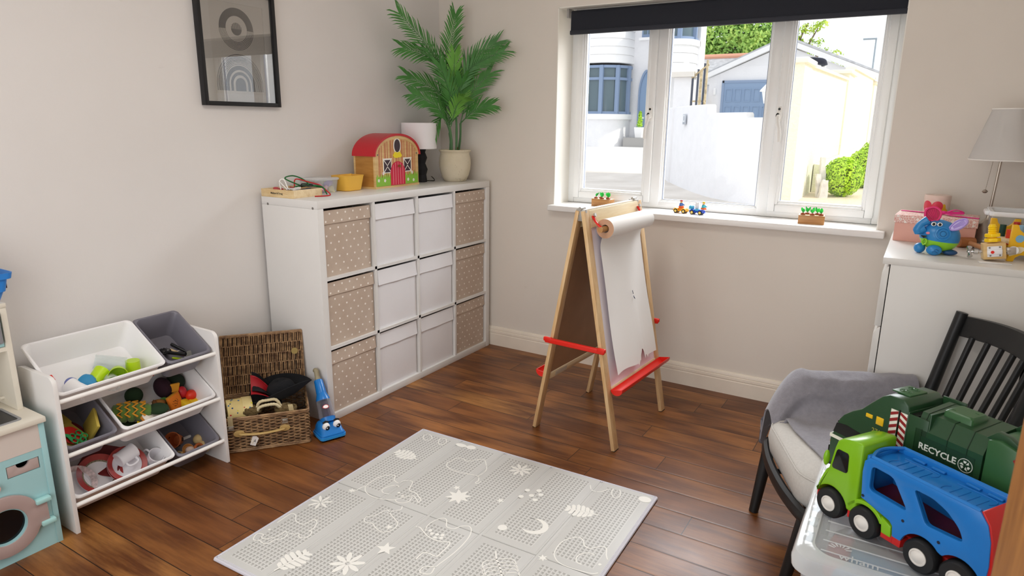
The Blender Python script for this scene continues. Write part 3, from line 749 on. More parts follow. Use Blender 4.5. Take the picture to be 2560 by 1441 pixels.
# ------------------------------------------------------------------ easel
ez_ = thing('childrens_easel', 'wooden double-sided easel with paper roll standing in front of the window', 'easel', (1.13, -.662, 0), rad(-3.6))
EW = wood('easel_pine', '#cfa672', '#e3c598', .42, (26, 26, 2), 1.0, .08)
EW2 = wood('easel_rail_pine', '#e0c79a', '#f0e0bd', .42, (26, 2, 26), 1.0, .08)
REDP = mat('red_plastic', '#e3281c', .32)
WHB = mat('whiteboard', '#eae4ee', .25); CHB = mat('board_back', '#a47f60', .55, var=.12, vscale=5)
def face(side):
    """panel frame: x out of the face, y along, z up the leg"""
    ang = math.atan2(.207, 1.11) * side
    return TR(.229 * side, 0, 0) @ Euler((0, -ang, 0)).to_matrix().to_4x4()
for side in (1, -1):
    M = face(side)
    def bx(x0, x1, *q): return (x0, x1) + q if side == 1 else (-x1, -x0) + q
    for y in (-.30, .255):
        b = B(M); b.box(*bx(-.018, 0, y, y + .045, .004, 1.128), .002)
        l_ = b.out('leg', EW, ez_)
        f_ = B(M); f_.box(*bx(-.0175, -.0005, y + .0005, y + .0445, -.001, .005)); f_.out('foot_pad', BLK, l_)
    b = B(M); b.box(*bx(-.017, .001, -.255, .255, 1.048, 1.127), .002); b.out('top_rail', EW2, ez_)
    b = B(M); b.box(*bx(-.016, -.001, -.255, .255, .262, .300), .002); b.out('bottom_rail', EW2, ez_)
    b = B(M); b.box(*bx(-.011, -.006, -.256, .256, .30, 1.05)); b.out('drawing_board', WHB if side == 1 else mat('chalkboard', '#3a3f3c', .8), ez_)
    b = B(M); b.box(*bx(-.0135, -.011, -.256, .256, .30, 1.05)); b.out('board_backing', CHB, ez_)
    # curved red tray along the bottom rail
    b = B(M); P = []
    for k in range(9): a = PI + PI * k / 8; P.append((.031 + .03 * math.cos(a), .292 + .028 * math.sin(a)))
    Q = [(.031 + .027 * math.cos(PI + PI * k / 8), .292 + .025 * math.sin(PI + PI * k / 8)) for k in range(8, -1, -1)]
    b.rings([[(side * x, y, z) for x, z in P + Q] for y in (-.265, .30)])
    for y in (-.265, .299): b.prism([(side * x, z) for x, z in P], .0022, TR(0, y + .002, 0) @ Matrix(((1, 0, 0, 0), (0, 0, -1, 0), (0, 1, 0, 0), (0, 0, 0, 1))))
    b.out('tray', REDP, ez_)
# spreader bars either end
for y in (-.311, .301):
    b = B(); b.box(-.160, .158, y - .006, y + .010, .466, .492, .006, 3); b.box(-.166, -.12, y - .007, y + .011, .474, .494, .005, 3); b.box(.12, .163, y - .007, y + .011, .474, .494, .005, 3)
    b.out('spreader_bar', REDP, ez_)
HG = mat('hinge_steel', '#b9b6b0', .35, .6)
for y in (-.27, .27):
    b = B(); b.box(-.024, .024, y - .024, y + .0, 1.06, 1.116, .006); b.cyl((-.012, y - .024, 1.085), (-.012, y - .028, 1.085), .005, seg=12); b.cyl((.0, y - .03, 1.118), (0, y + .01, 1.118), .008, seg=12)
    b.out('hinge', HG, ez_)
b = B(); b.tube([(0, -.26, 1.108), (0, .26, 1.108)], .0065, 10); b.out('hinge_rod', mat('white_rod', '#eceae6', .4), ez_)
b = B(face(-1)); b.box(.0165, .0172, -.20, -.09, .268, .292); b.box(.0171, .0175, -.195, -.165, .275, .287); b.out('sticker', mat('sticker_grey', '#cfc6b4', .6), ez_)
# paper roll with its brackets and the hanging sheet
M = face(1)
for y in (-.232, .245):
    b = B(M); b.tube(spline([(.004, y, 1.10), (.012, y, 1.075), (.03, y, 1.05), (.047, y, 1.035)], 4), [.010, .010, .0095, .009, .0085, .0085, .009, .009, .0095, .010, .011, .011, .011], 10, flat=.55)
    br = b.out('roll_bracket', REDP, ez_)
    s = B(M); s.cyl((.010, y, 1.102), (.018, y, 1.104), .0085, seg=14); s.out('bracket_screw', HG, br)
b = B(M); b.cyl((.047, -.262, 1.035), (.047, .275, 1.035), .0125, seg=18); b.out('dowel', mat('dowel_end', '#b98a55', .5), ez_)
PAP = mat('white_paper', '#f4f2ef', .75, bump=.06, bscale=14, bdist=.004); KRAFT = mat('roll_end', '#c9a184', .8, bump=.4, bscale=300)
b = B(M)
R = [[(.047 + r * math.cos(2 * PI * k / 40), y, 1.035 + r * math.sin(2 * PI * k / 40)) for k in range(40)] for y, r in ((-.215, .019), (-.215, .044), (.232, .044), (.232, .019))]
b.rings(R, closed=True)
for f in b.bm.faces:
    if abs(f.calc_center_median().y) and abs((M.inverted() @ f.calc_center_median()).y - .008) > .2: f.material_index = 1
b.out('paper_roll', [PAP, KRAFT], ez_, sharp=30)
b = B(M)
rn = random.Random(2)
def sheet(u, v):
    y = -.205 + .44 * u
    bot = .345 + .006 * math.sin(u * 9) + (.045 if .58 < u < .70 else 0) + (.012 * math.sin(u * 70) if .5 < u < .8 else 0)
    z = 1.02 + (bot - 1.02) * v
    x = .004 + .085 * max(0, 1 - v * 8) ** 2 * .4 + .004 * math.sin(v * 7 + u * 2) * v + .003 * math.sin(u * 11 + v * 3) + (.010 * v ** 3)
    return (x, y, z)
b.surf(sheet, 46, 40, .0004); b.out('paper_sheet', PAP, ez_, sharp=80)
b = B(M)
for y, z, l in ((.055, .70, .018), (.062, .672, .012), (.068, .663, .008)): b.tube([(.0128, y, z), (.0132, y + .003, z - l)], .0016, 5)
b.out('pen_mark', mat('pen_ink', '#2d3550', .6), ez_)
# ------------------------------------------------------------------ toy bin rack
rk = thing('toy_bin_rack', 'white toy storage rack holding six tilted bins beside the play kitchen', 'toy rack', (-.205, -2.305, 0))
RM = TR(.205, 2.305, 0)
RKW = mat('rack_white', '#eceae8', .35)
side = [(-.335, 0), (-.080, 0), (-.080, .575)] + [(-.110 + .03 * math.cos(rad(a)), .578 + .03 * math.sin(rad(a))) for a in (15, 40, 65, 90)] + [(-.30, .608), (-.335, .600)]
XZ = Matrix(((1, 0, 0, 0), (0, 0, -1, 0), (0, 1, 0, 0), (0, 0, 0, 1)))      # outline x,y -> room x,z ; thickness along -y
for y in (-2.6145, -1.984):
    b = B(RM); b.prism(side, .015, TR(0, y, 0) @ XZ, bev=.001); b.out('side_panel', RKW, rk)
ROD = mat('white_rail', '#f3f1ee', .3)
for z in (.515, .307, .108):
    b = B(RM); b.cyl((-.092, -2.615, z - .003), (-.092, -1.998, z - .003), .0085, seg=14); b.out('front_rail', ROD, rk)
    b = B(RM); b.cyl((-.281, -2.615, z - .018), (-.281, -1.998, z - .018), .008, seg=12); b.out('rear_rail', ROD, rk)
BINW = mat('bin_white', '#f0eff0', .33); BING = mat('bin_grey', '#77757f', .36)
TILT = rad(31.5)
def make_bin(W, m):
    o = thing('toy_bin', '-', 'toy bin')
    L, D, t = .276, .120, .0028
    def sec(z, ins, dx=0, r=.022): return [(x + dx, y, z) for x, y in rrect(-L / 2 + ins, L / 2 - ins, -W / 2 + ins, W / 2 - ins, r, 5)]
    b = B()
    # outer skin up to the rim, over the rolled lip, down inside
    R = [sec(.0, .032, .004), sec(.003, .026, .004), sec(D * .5, .017, .002), sec(D - .010, .0085)]
    R += [sec(D - .010, .0), sec(D - .004, -.001), sec(D, .002), sec(D - .0005, .008), sec(D - .006, .0112)]
    R += [sec(D * .5, .017 + t, .002), sec(.006, .026 + t, .004), sec(.003, .032 + t, .004)]
    b.rings(R, cap0=True, cap1=True)
    b.out('tub', m, o, sharp=50)
    return o
BINS = {}
for key, y0, y1, zf, m, lab in (('topW', -2.612, -2.207, .533, BINW, 'large white bin in the top tier of the toy rack'), ('topG', -2.203, -2.003, .526, BING, 'small grey bin in the top tier of the toy rack'),
                               ('midG', -2.612, -2.425, .325, BING, 'small grey bin in the middle tier of the toy rack'), ('midW', -2.407, -2.003, .320, BINW, 'large white bin in the middle tier of the toy rack'),
                               ('botW', -2.610, -2.214, .127, BINW, 'large white bin in the bottom tier of the toy rack'), ('botG', -2.206, -2.006, .114, BING, 'small grey bin in the bottom tier of the toy rack')):
    W = y1 - y0
    o = make_bin(W, m)
    Rm = Euler((0, TILT, 0)).to_matrix()
    O = Vector((-.09, (y0 + y1) / 2, zf)) - Rm @ Vector((.1435, 0, .12))
    place(o, O, label=lab, group='toy bins in the rack', rot=(0, TILT, 0))
    BINS[key] = Matrix.Translation(O) @ Rm.to_4x4()
def inbin(key, o, loc, rot=(0, 0, 0)):
    """rest a finished thing inside a tilted bin (bin coordinates)"""
    M = BINS[key] @ TR(loc[0], loc[1], loc[2], *[rad(a) for a in rot])
    o.location = M.to_translation(); o.rotation_euler = M.to_euler(); return o
def one(name, b, m, label, cat, group=None, sharp=38):
    o = b.out(name, m, None, sharp); return tag(o, label, cat, group)
LIME = mat('lime_plastic', '#b9da1e', .35); YEL = mat('yellow_plastic', '#f3cf1a', .4)
CLR = mat('clear_plastic', '#f4f6f6', .06, trans=1, ior=1.15); 
def clearmat(name, tint, a):
    m = bpy.data.materials.new(name); t = NT(m)
    tr = t.n('BsdfTransparent', i_0=tint + (1,)); fr = t.n('LayerWeight', i_Blend=.35)
    mx = t.n('MixShader'); t.l(t.math('ADD', t.math('MULTIPLY', fr.outputs[1], .55), a), mx.inputs[0]); t.l(tr.outputs[0], mx.inputs[1]); t.l(t.b.outputs[0], mx.inputs[2])
    t.b.inputs['Base Color'].default_value = (.86, .88, .88, 1); t.b.inputs['Roughness'].default_value = .08
    t.l(mx.outputs[0], t.t.nodes['Material Output'].inputs[0]); return m
CLEAR = clearmat('clear_beaker_plastic', (.95, .97, .97), .06)
def cup(r0, r1, h, m, name, label, cat='cup', group=None):
    b = B(); b.lathe([(r0, 0), (r1, h), (r1 - .0018, h), (r0 - .002, .002), (.0005, .002)], 32, cap=False); b.f([b.v((r0 * math.cos(2 * PI * k / 24), r0 * math.sin(2 * PI * k / 24), 0)) for k in range(24)])
    return one(name, b, m, label, cat, group)
# --- top white bin: beakers and cups
inbin('topW', cup(.025, .029, .062, LIME, 'lime_cup', 'lime green cup lying on its side nearest the blue flask', 'cup', 'lime play cups'), (.060, -.030, .033), (-78, 0, 35))
inbin('topW', cup(.025, .036, .066, LIME, 'lime_cup', 'lime green cup tipped with its open mouth towards the room', 'cup', 'lime play cups'), (.045, .070, .036), (35, 52, 10))
inbin('topW', cup(.026, .028, .052, LIME, 'lime_cup', 'upended lime green cup at the back of the lime cups', 'cup', 'lime play cups'), (.030, .132, .060), (180, -28, 0))
inbin('topW', cup(.029, .034, .11, CLEAR, 'clear_beaker', 'large clear plastic beaker lying towards the back of the white bin', 'beaker'), (-.035, .020, .037), (-90, 0, -35))
inbin('topW', cup(.026, .030, .06, CLEAR, 'clear_cup', 'short clear plastic cup lying between two lime green cups', 'beaker'), (.066, .030, .031), (60, 0, 70))
b = B(); b.lathe([(.001, 0), (.034, .002), (.037, .018), (.03, .036), (.014, .05), (.011, .062), (.013, .066)], 24); inbin('topW', one('blue_flask', b, mat('blue_rubber', '#2b87b8', .5), 'blue squat toy flask in the white top bin', 'toy flask'), (.045, -.062, .036), (0, -75, 200))
b = B(); b.prism(circ(0, 0, .022, 28), .016, TR(0, 0, -.008), holes=[circ(0, 0, .008, 16)], bev=.002); inbin('topW', one('toy_ring', b, mat('dusk_blue', '#6a76b4', .5), 'dusky blue ring with round hole beside the blue flask', 'toy ring'), (.028, -.092, .028), (20, 50, 15))
wb_ = thing('white_jug', 'white plastic jug lying in the near corner of the top bin', 'toy jug')
b = B(); b.lathe([(.020, 0), (.029, .003), (.031, .02), (.031, .07), (.026, .085)], 28); b.out('jug_body', BINW, wb_)
b = B(); b.tube(spline([(.029, 0, .02), (.046, 0, .026), (.046, 0, .058), (.029, 0, .066)], 5), .0045, 8); b.out('handle', BINW, wb_)
inbin('topW', wb_, (.035, -.108, .036), (0, 88, 20))
b = B(); b.prism([(-.012, -.02), (.018, -.02), (.012, .02), (-.012, .016)], .006, bev=.0015); inbin('topW', one('red_scoop', b, REDP, 'red plastic scoop end behind the rack side panel', 'toy scoop'), (-.020, -.150, .030), (0, 20, 0))
for p, m, n, l in (((.072, .138, .014), mat('dark_red', '#8e1d1d', .5), 'dark_red_pasta', 'dark red toy pasta twist beside the lime cups'), ((.080, .160, .014), YEL, 'yellow_pasta', 'yellow toy pasta twist beside the red one'), ((.085, .176, .016), REDP, 'red_pasta', 'bright red toy pasta twist in the bin corner')):
    b = B(); b.tube([(-.016 + .004 * k, .006 * math.sin(k * 1.4), .006 * math.cos(k * 1.4)) for k in range(9)], .005, 8); inbin('topW', one(n, b, m, l, 'toy pasta', 'toy pasta twists'), p, (0, 0, 60))
# --- top grey bin: kitchen tools
bk = thing('black_whisk_brush', 'black round scrubbing brush with toothed rim in the grey top bin', 'brush')
b = B(); P = []
for k in range(32): r = .031 if k % 2 else .024; P.append((r * math.cos(2 * PI * k / 32), r * math.sin(2 * PI * k / 32)))
b.prism(P, .006, bev=.001); b.ball((0, 0, .006), (.015, .015, .009)); b.out('brush_head', BLK, bk)
b = B()
for k in range(16): a = 2 * PI * k / 16; b.tube([(.014 * math.cos(a), .014 * math.sin(a), .007), (.024 * math.cos(a), .024 * math.sin(a), .007)], .0008, 5)
b.out('wire_loops', mat('tool_steel', '#b9b9bb', .25, 1), bk)
b = B(); b.tube([(.02, 0, .003), (.10, .012, .004)], [.007, .009], 10); b.out('handle', BLK, bk)
inbin('topG', bk, (-.005, -.015, .020), (0, -25, 20))
b = B(); b.tube([(-.05, 0, 0), (.045, 0, 0), (.05, 0, 0)], [.006, .006, .003], 10); inbin('topG', one('black_pen', b, BLK, 'black pen lying towards the back of the grey top bin', 'pen'), (.0, .066, .012), (0, 0, 25))
b = B(); b.box(-.055, .055, -.005, .005, -.002, .002, .001); inbin('topG', one('wooden_stick', b, PINE, 'flat pale wooden stick in the grey top bin', 'stick'), (.03, .052, .014), (0, 5, 38))
b = B(); b.prism(circ(0, 0, .026, 28), .003); inbin('topG', one('grey_disc', b, mat('grey_tin', '#8b8b88', .4, .5), 'grey metal lid leaning in the grey top bin', 'lid'), (.060, .068, .022), (10, 35, 0))
b = B(); b.prism(spline([(-.05, -.005, 0), (0, -.004, 0), (.01, -.014, 0), (.035, -.014, 0), (.045, 0, 0), (.035, .014, 0), (.01, .014, 0), (0, .004, 0), (-.05, .005, 0)], 4, True), .004, bev=.001); inbin('topG', one('lime_spoon', b, LIME, 'lime green toy spoon in the grey top bin', 'toy spoon'), (.066, .040, .022), (0, 10, 70))
b = B(); b.ball((0, 0, 0), (.018, .014, .010)); inbin('topG', one('red_toy_strawberry', b, REDP, 'small red toy strawberry in the grey top bin', 'toy food'), (.080, -.012, .014))
b = B(); b.box(-.008, .008, -.03, .03, -.003, .003, .001); inbin('topG', one('wooden_block', b, NAT, 'short wooden block at the front of the grey top bin', 'block'), (.088, .065, .014), (0, 0, 20))
# --- middle grey bin: boards and cutters
SPN = mat('straw_board', '#c7b04c', .7, bump=.2, bscale=90)
b = B(); b.box(-.006, .006, -.048, .048, -.05, .05, .003); inbin('midG', one('yellow_board', b, SPN, 'straw yellow square board standing on edge in the grey bin', 'toy board'), (.030, .056, .056), (0, 12, 72))
b = B(); b.box(-.03, .03, -.05, .05, -.006, .006, .002); inbin('midG', one('yellow_slab', b, SPN, 'straw yellow slab lying at the back of the grey bin', 'toy board'), (-.055, -.035, .030), (0, -12, 5))
tb = thing('printed_board', 'straw yellow square board with red leaf on it', 'toy board')
b = B(); b.box(-.045, .045, -.045, .045, 0, .009, .002); b.out('board', SPN, tb)
inbin('midG', tb, (.020, -.015, .022), (0, 14, 25))
b = B(); b.prism(spline([(-.04, -.03, 0), (-.02, -.034, 0), (0, -.026, 0), (.02, -.03, 0), (.04, -.01, 0), (.03, .006, 0), (.038, .024, 0), (.012, .030, 0), (-.01, .026, 0), (-.03, .012, 0)], 3, True), .004); inbin('midG', one('red_cutter', b, REDP, 'red plastic leaf shape on the printed board', 'dough cutter'), (.026, -.013, .040), (0, 14, 10))
b = B()
for x, y, r in ((0, 0, .012), (.018, .006, .011), (.010, .022, .010), (-.012, .016, .011), (-.016, -.008, .010), (.004, -.018, .011), (.022, -.014, .010)): b.tube([(x + r * math.cos(a), y + r * .8 * math.sin(a), 0) for a in [2 * PI * k / 16 for k in range(16)]], .0024, 6, True)
b.prism([(-.05, -.03), (-.02, -.026), (.0, -.03), (-.01, -.018), (-.03, -.014)], .004, TR(z=-.002)); b.prism([(.02, -.024), (.045, -.02), (.04, .0), (.026, -.006)], .004, TR(z=-.002))
inbin('midG', one('green_cutter', b, mat('green_plastic', '#2fae62', .4), 'green leafy dough cutter lying on the red one', 'dough cutter'), (.052, -.002, .046), (0, 10, 20))
b = B(); b.ball((0, 0, 0), (.022, .02, .012)); inbin('midG', one('red_toy_pepper', b, REDP, 'small red toy pepper in the front corner of the grey bin', 'toy food'), (.085, -.052, .016))
b = B(); b.box(-.004, .004, -.03, .03, -.001, .001); inbin('midG', one('white_knife', b, BINW, 'white plastic toy knife along the front of the grey bin', 'toy knife'), (.097, -.01, .020), (0, 0, 8))
b = B(); b.ball((0, 0, 0), (.05, .03, .012)); inbin('midG', one('dark_red_felt', b, mat('felt_maroon', '#6d1320', .95), 'dark red felt piece at the back of the grey bin', 'toy food'), (-.02, .01, .014), (0, 0, 30))
# --- middle white bin: felt and wooden food
F_GRN = mat('felt_green', '#5c7a33', .95, sheen=.3); F_ORG = mat('felt_amber', '#d9962a', .95); F_DKG = mat('felt_dark_green', '#22371f', .95); F_DKP = mat('felt_aubergine', '#2b0f1e', .9)
pn = thing('felt_pineapple', 'green felt pineapple with amber zigzags in the white middle bin', 'toy pineapple')
b = B()
for k in range(5):
    x = -.040 + k * .020; r = .030 * math.sqrt(max(.2, 1 - ((k - 1.7) / 3.2) ** 2)); b.lathe([(r * .7, -.011), (r, -.006), (r * 1.02, .004), (r * .8, .012)], 22, (0, 0, 0)) if False else b.tube([(x - .011, 0, 0), (x - .006, 0, 0), (x + .005, 0, 0), (x + .013, 0, 0)], [r * .72, r, r * 1.02, r * .78], 20)
b.out('layers', F_GRN, pn)
b = B()
for k in range(4):
    x = -.030 + k * .020; r = .0315 * math.sqrt(max(.2, 1 - ((k - 1.5) / 3.2) ** 2))
    P = [(x + (.007 if j % 2 else -.006), r * math.cos(rad(20 + j * 20)), r * math.sin(rad(20 + j * 20))) for j in range(8)]
    b.tube(P, .0030, 5)
b.out('zigzag', F_ORG, pn)
b = B(); b.ball((.072, .0, .004), (.030, .022, .012)); b.out('crown_leaf', F_DKG, pn)
pn.scale = (1.35,) * 3
inbin('midW', pn, (.022, -.098, .050), (0, -10, 62))
b = B(); b.ball((0, 0, 0), (.035, .035, .034), 28, 16); inbin('midW', one('dark_green_pepper', b, F_DKG, 'dark green felt pepper behind the felt pineapple', 'toy food'), (-.060, -.040, .040))
b = B(); b.ball((0, 0, 0), (.045, .034, .05), 28, 18); inbin('midW', one('felt_aubergine', b, F_DKP, 'large dark purple felt aubergine at the back of the bin', 'toy aubergine'), (-.042, .075, .050), (15, -15, 0))
b = B(); b.ball((0, 0, 0), (.04, .04, .038), 28, 18); inbin('midW', one('felt_avocado', b, mat('felt_black_green', '#1c2a1c', .95), 'black green felt avocado behind the red egg', 'toy food'), (-.055, .140, .044))
pa = thing('papaya_slice', 'orange felt papaya slice with dark seeds in the middle of the bin', 'toy fruit')
b = B(); b.box(-.034, .036, -.030, .034, -.009, .009, .008, 3); b.out('flesh', mat('papaya_orange', '#e07a1c', .85), pa)
b = B(); rn = random.Random(4)
for k in range(46):
    a, r = rn.uniform(0, 6.28), math.sqrt(rn.random()); b.ball((.016 * r * math.cos(a), .018 * r * math.sin(a), .0093), .0011, 6, 4)
b.out('seeds', mat('seed_dark', '#4a1c0c', .8), pa)
b = B(); b.box(-.035, -.032, -.028, .032, -.008, .008, .002); b.box(-.033, .035, .033, .036, -.007, .007, .002); b.out('rind', F_ORG, pa)
inbin('midW', pa, (.042, .078, .040), (0, 50, 20))
b = B(); b.prism([(-.022, -.02), (.022, -.02), (.028, .018), (-.028, .018)], .012, bev=.003); inbin('midW', one('orange_wedge', b, F_ORG, 'amber felt wedge behind the papaya slice', 'toy fruit'), (-.018, .100, .065), (60, 0, 80))
b = B(); b.ball((0, 0, 0), (.021, .021, .028), 24, 16); inbin('midW', one('red_toy_egg', b, mat('crimson_toy', '#c01f2b', .45), 'crimson egg shaped toy beside the orange ball', 'toy food'), (.006, .135, .040), (0, -30, 0))
b = B(); b.ball((0, 0, 0), .024, 24, 16); inbin('midW', one('toy_tomato', b, mat('tomato_red', '#e2381f', .4), 'round orange red toy tomato at the corner of the bin', 'toy tomato'), (.030, .165, .032))
CHS = mat('toy_cheese', '#e6bf22', .55)
b = B(); b.box(-.026, .026, -.018, .018, -.011, .011, .001); inbin('midW', one('yellow_block', b, CHS, 'yellow toy cheese block in front of the red egg', 'toy cheese', 'toy cheese pieces'), (.055, .130, .020), (0, 20, 100))
for k in range(3):
    b = B(); b.prism([(-.026, -.018), (.026, -.014), (.022, .02), (-.022, .02)], .008, bev=.0008)
    inbin('midW', one('cheese_slice', b, CHS, ('lowest', 'middle', 'topmost')[k] + ' yellow toy cheese slice of the corner stack', 'toy cheese', 'toy cheese pieces'), (.075 - .006 * k, .172, .004 + .0085 * k), (0, 0, 95 + 4 * k))
br = thing('bread_slice', 'white felt bread slice with brown crust at the front of the bin', 'toy bread')
P = spline([(-.04, -.028, 0), (.03, -.03, 0), (.044, -.02, 0), (.040, -.006, 0), (.044, .012, 0), (.034, .03, 0), (0, .026, 0), (-.036, .03, 0)], 4, True)
b = B(); b.prism(P, .005, TR(z=.006), bev=.002); b.out('crumb', mat('felt_cream', '#f1e7dc', .95, bump=.4, bscale=40), br)
b = B(); b.prism([(x * 1.03, y * 1.03) for x, y, z in P], .008, TR(z=-.002), bev=.002); b.out('crust', mat('felt_crust', '#d08a35', .95), br)
br.scale = (1.3,) * 3
inbin('midW', br, (.062, -.030, .038), (8, 22, 80))
ms = thing('toy_mushroom', 'brown capped toy mushroom behind the bread slice', 'toy mushroom')
b = B(); b.tube([(-.018, 0, 0), (.014, 0, 0)], [.010, .013], 14); b.out('stalk', mat('felt_white', '#e4dccb', .95), ms)
b = B(); b.tube([(.010, 0, 0), (.016, 0, 0), (.026, 0, 0), (.032, 0, 0)], [.012, .022, .016, .003], 18); b.out('cap', mat('felt_brown', '#7b4d28', .95), ms)
inbin('midW', ms, (.010, -.012, .034), (0, -15, 60))
b = B(); b.ball((0, 0, 0), (.032, .018, .016)); inbin('midW', one('toy_bread_roll', b, mat('roll_brown', '#a9733a', .9), 'brown toy bread roll beside the toy mushroom', 'toy bread'), (.012, .025, .030), (0, -10, 70))
b = B(); b.tube([(-.02, 0, 0), (0, .003, 0), (.02, 0, 0)], [.008, .011, .007], 12); inbin('midW', one('toy_sausage', b, mat('sausage_pink', '#b9765c', .8), 'pinkish toy sausage between bread and papaya slice', 'toy sausage'), (.052, .022, .034), (0, 0, 40))
gs = thing('cucumber_slice', 'green cucumber slice leaning behind the papaya slice', 'toy cucumber')
b = B(); b.prism(circ(0, 0, .021, 24), .008, bev=.001); b.out('slice', mat('cucumber_green', '#4f7a34', .8), gs)
inbin('midW', gs, (.012, .052, .028), (20, 60, 0))
b = B(); b.ball((0, 0, 0), (.026, .032, .016)); inbin('midW', one('green_felt_leaf', b, mat('felt_emerald', '#1f6b43', .95), 'emerald green felt leaf at the front of the bin', 'toy food'), (.088, .105, .016))
b = B(); b.prism([(-.022, -.03), (.014, -.024), (.02, .03), (-.012, .026)], .005, bev=.0015); inbin('midW', one('white_felt_piece', b, MATS['felt_white'], 'white felt piece by the bin front edge', 'toy food'), (.096, .145, .034), (0, 30, 10))
b = B(); b.prism(circ(0, 0, .020, 24), .010, bev=.003); inbin('midW', one('toy_lime_slice', b, mat('lime_slice', '#b7c832', .7), 'yellow green toy lime slice at the bin front', 'toy fruit'), (.098, .040, .026), (10, 40, 0))
b = B()
for x, y in ((0, 0), (.012, .006), (.004, .016)): b.ball((x, y, 0), .008, 12, 8)
inbin('midW', one('toy_popcorn', b, mat('popcorn', '#e9d3bf', .9), 'pale knobbly toy popcorn beside the bread slice', 'toy food'), (.100, .012, .020))
for i, (x, y) in enumerate(((.086, -.140), (.092, -.115), (.080, -.088))):
    b = B(); P = []
    for k in range(24): a = 2 * PI * k / 24; r = .017 * (1 + .22 * math.cos(5 * a)); P.append((r * math.cos(a), r * math.sin(a)))
    b.prism(P, .006, bev=.002); inbin('midW', one('yellow_pasta_flower', b, YEL, ('yellow felt flower in the bin corner', 'yellow felt flower between two others', 'yellow felt flower nearest the bread slice')[i], 'toy flower', 'yellow felt flowers'), (x, y, .016 + .004 * i), (10, 25, 30 * i))
b = B(); b.prism(spline([(-.05, 0, 0), (-.01, -.024, 0), (.04, -.016, 0), (.05, .004, 0), (.03, .02, 0), (-.01, .022, 0)], 4, True), .003); inbin('midW', one('dark_leaf', b, F_DKG, 'dark green felt leaf under the yellow flowers', 'toy leaf'), (.058, -.120, .012), (0, 12, 70))
# --- bottom white bin: crockery
CRK = mat('white_melamine', '#e6e4e8', .22); CRR = mat('red_border', '#a12f2b', .3, var=.2, vscale=30); CRD = mat('dark_red_border', '#57191a', .3); MOS = mat('mosaic_border', '#8d8267', .5, var=.6, vscale=160)
def plate(name, rx, ry, label, cat, rim, depth=.014, group=None, band=True):
    o = thing(name, label, cat, group=group)
    pr_ = [(.0005, .001), (.60, .001), (.68, .25), (1.0, 1.0), (1.0, .85), (.68, .05), (.60, -.12), (.0005, -.12)]
    b = B()
    R = [[(q * rx * math.cos(2 * PI * k / 48), q * ry * math.sin(2 * PI * k / 48), z * depth) for k in range(48)] for q, z in pr_]
    b.rings(R, cap0=False, cap1=False); b.out('dish', CRK, o)
    b = B(); b.rings([[(q * rx * math.cos(2 * PI * k / 48), q * ry * math.sin(2 * PI * k / 48), z * depth + .0006) for k in range(48)] for q, z in ((.72, .375), (1.002, 1.0))], cap0=False, cap1=False); b.out('border', rim, o)
    if band: b = B(); b.rings([[(q * rx * math.cos(2 * PI * k / 48), q * ry * math.sin(2 * PI * k / 48), z * depth + .0007) for k in range(48)] for q, z in ((.66, .20), (.73, .40))], cap0=False, cap1=False); b.out('mosaic_band', MOS, o)
    return o
b = B(); b.box(-.075, .075, -.075, .075, 0, .008, .003); o = one('red_square_plate', b, mat('deep_red_plate', '#6e1f20', .3), 'deep red square plate behind the crockery in the bottom bin', 'plate'); inbin('botW', o, (-.030, .002, .028), (0, -10, 40))
inbin('botW', plate('oval_plate', .082, .082, 'large plate with red border under the small bowls', 'plate', CRR), (.030, -.045, .036), (0, 16, 0))
bw = []
def bowl(label):
    o = thing('red_rim_bowl', label, 'bowl', group='red rimmed bowls')
    b = B(); R = [[(q * .074 * math.cos(2 * PI * k / 48), q * .074 * math.sin(2 * PI * k / 48), z) for k in range(48)] for q, z in ((.0005, .003), (.40, .003), (.74, .020), (.76, .0225), (1, .026), (1, .0245), (.76, .020), (.42, 0), (.0005, 0))]
    b.rings(R, cap0=False, cap1=False); b.out('dish', CRK, o)
    b = B(); b.rings([[(q * .074 * math.cos(2 * PI * k / 48), q * .074 * math.sin(2 * PI * k / 48), z + .0006) for k in range(48)] for q, z in ((.74, .0205), (.76, .0228), (1.002, .0262))], cap0=False, cap1=False); b.out('border', CRR, o)
    return o
inbin('botW', bowl('lower red rimmed bowl of the stacked pair'), (.044, .050, .034), (0, 18, 0))
inbin('botW', bowl('upper red rimmed bowl holding the white mug'), (.042, .052, .041), (0, 18, 0))
def mug(label):
    o = thing('white_mug', label, 'mug', group='white toy mugs')
    b = B(); b.lathe([(.028, 0), (.031, .002), (.031, .006), (.0295, .009), (.0305, .062), (.032, .066), (.032, .074), (.030, .074), (.028, .06), (.027, .004), (.0005, .004)], 36, cap=False); b.f([b.v((.028 * math.cos(2 * PI * k / 24), .028 * math.sin(2 * PI * k / 24), 0)) for k in range(24)]); b.out('mug_body', CRK, o)
    b = B(); b.tube(spline([(.029, 0, .058), (.046, 0, .056), (.051, 0, .036), (.045, 0, .018), (.029, 0, .016)], 5), .004, 8); b.out('handle', CRK, o); return o
inbin('botW', mug('white toy mug lying on its side in the red rimmed bowl'), (.030, .020, .080), (-82, 8, 12))
inbin('botW', mug('white toy mug standing upright in the bin corner'), (.062, .150, .012), (0, -12, 200))
inbin('botW', plate('white_patterned_plate', .070, .070, 'white plate with red pattern against the rack side', 'plate', mat('patterned_border', '#d8c6c6', .3, var=.5, vscale=60), group=None, band=False), (.030, -.130, .034), (0, 20, 0))
inbin('botW', plate('white_plate', .072, .072, 'plain white plate under the patterned one', 'plate', CRK, band=False), (.040, -.125, .020), (0, 20, 0))
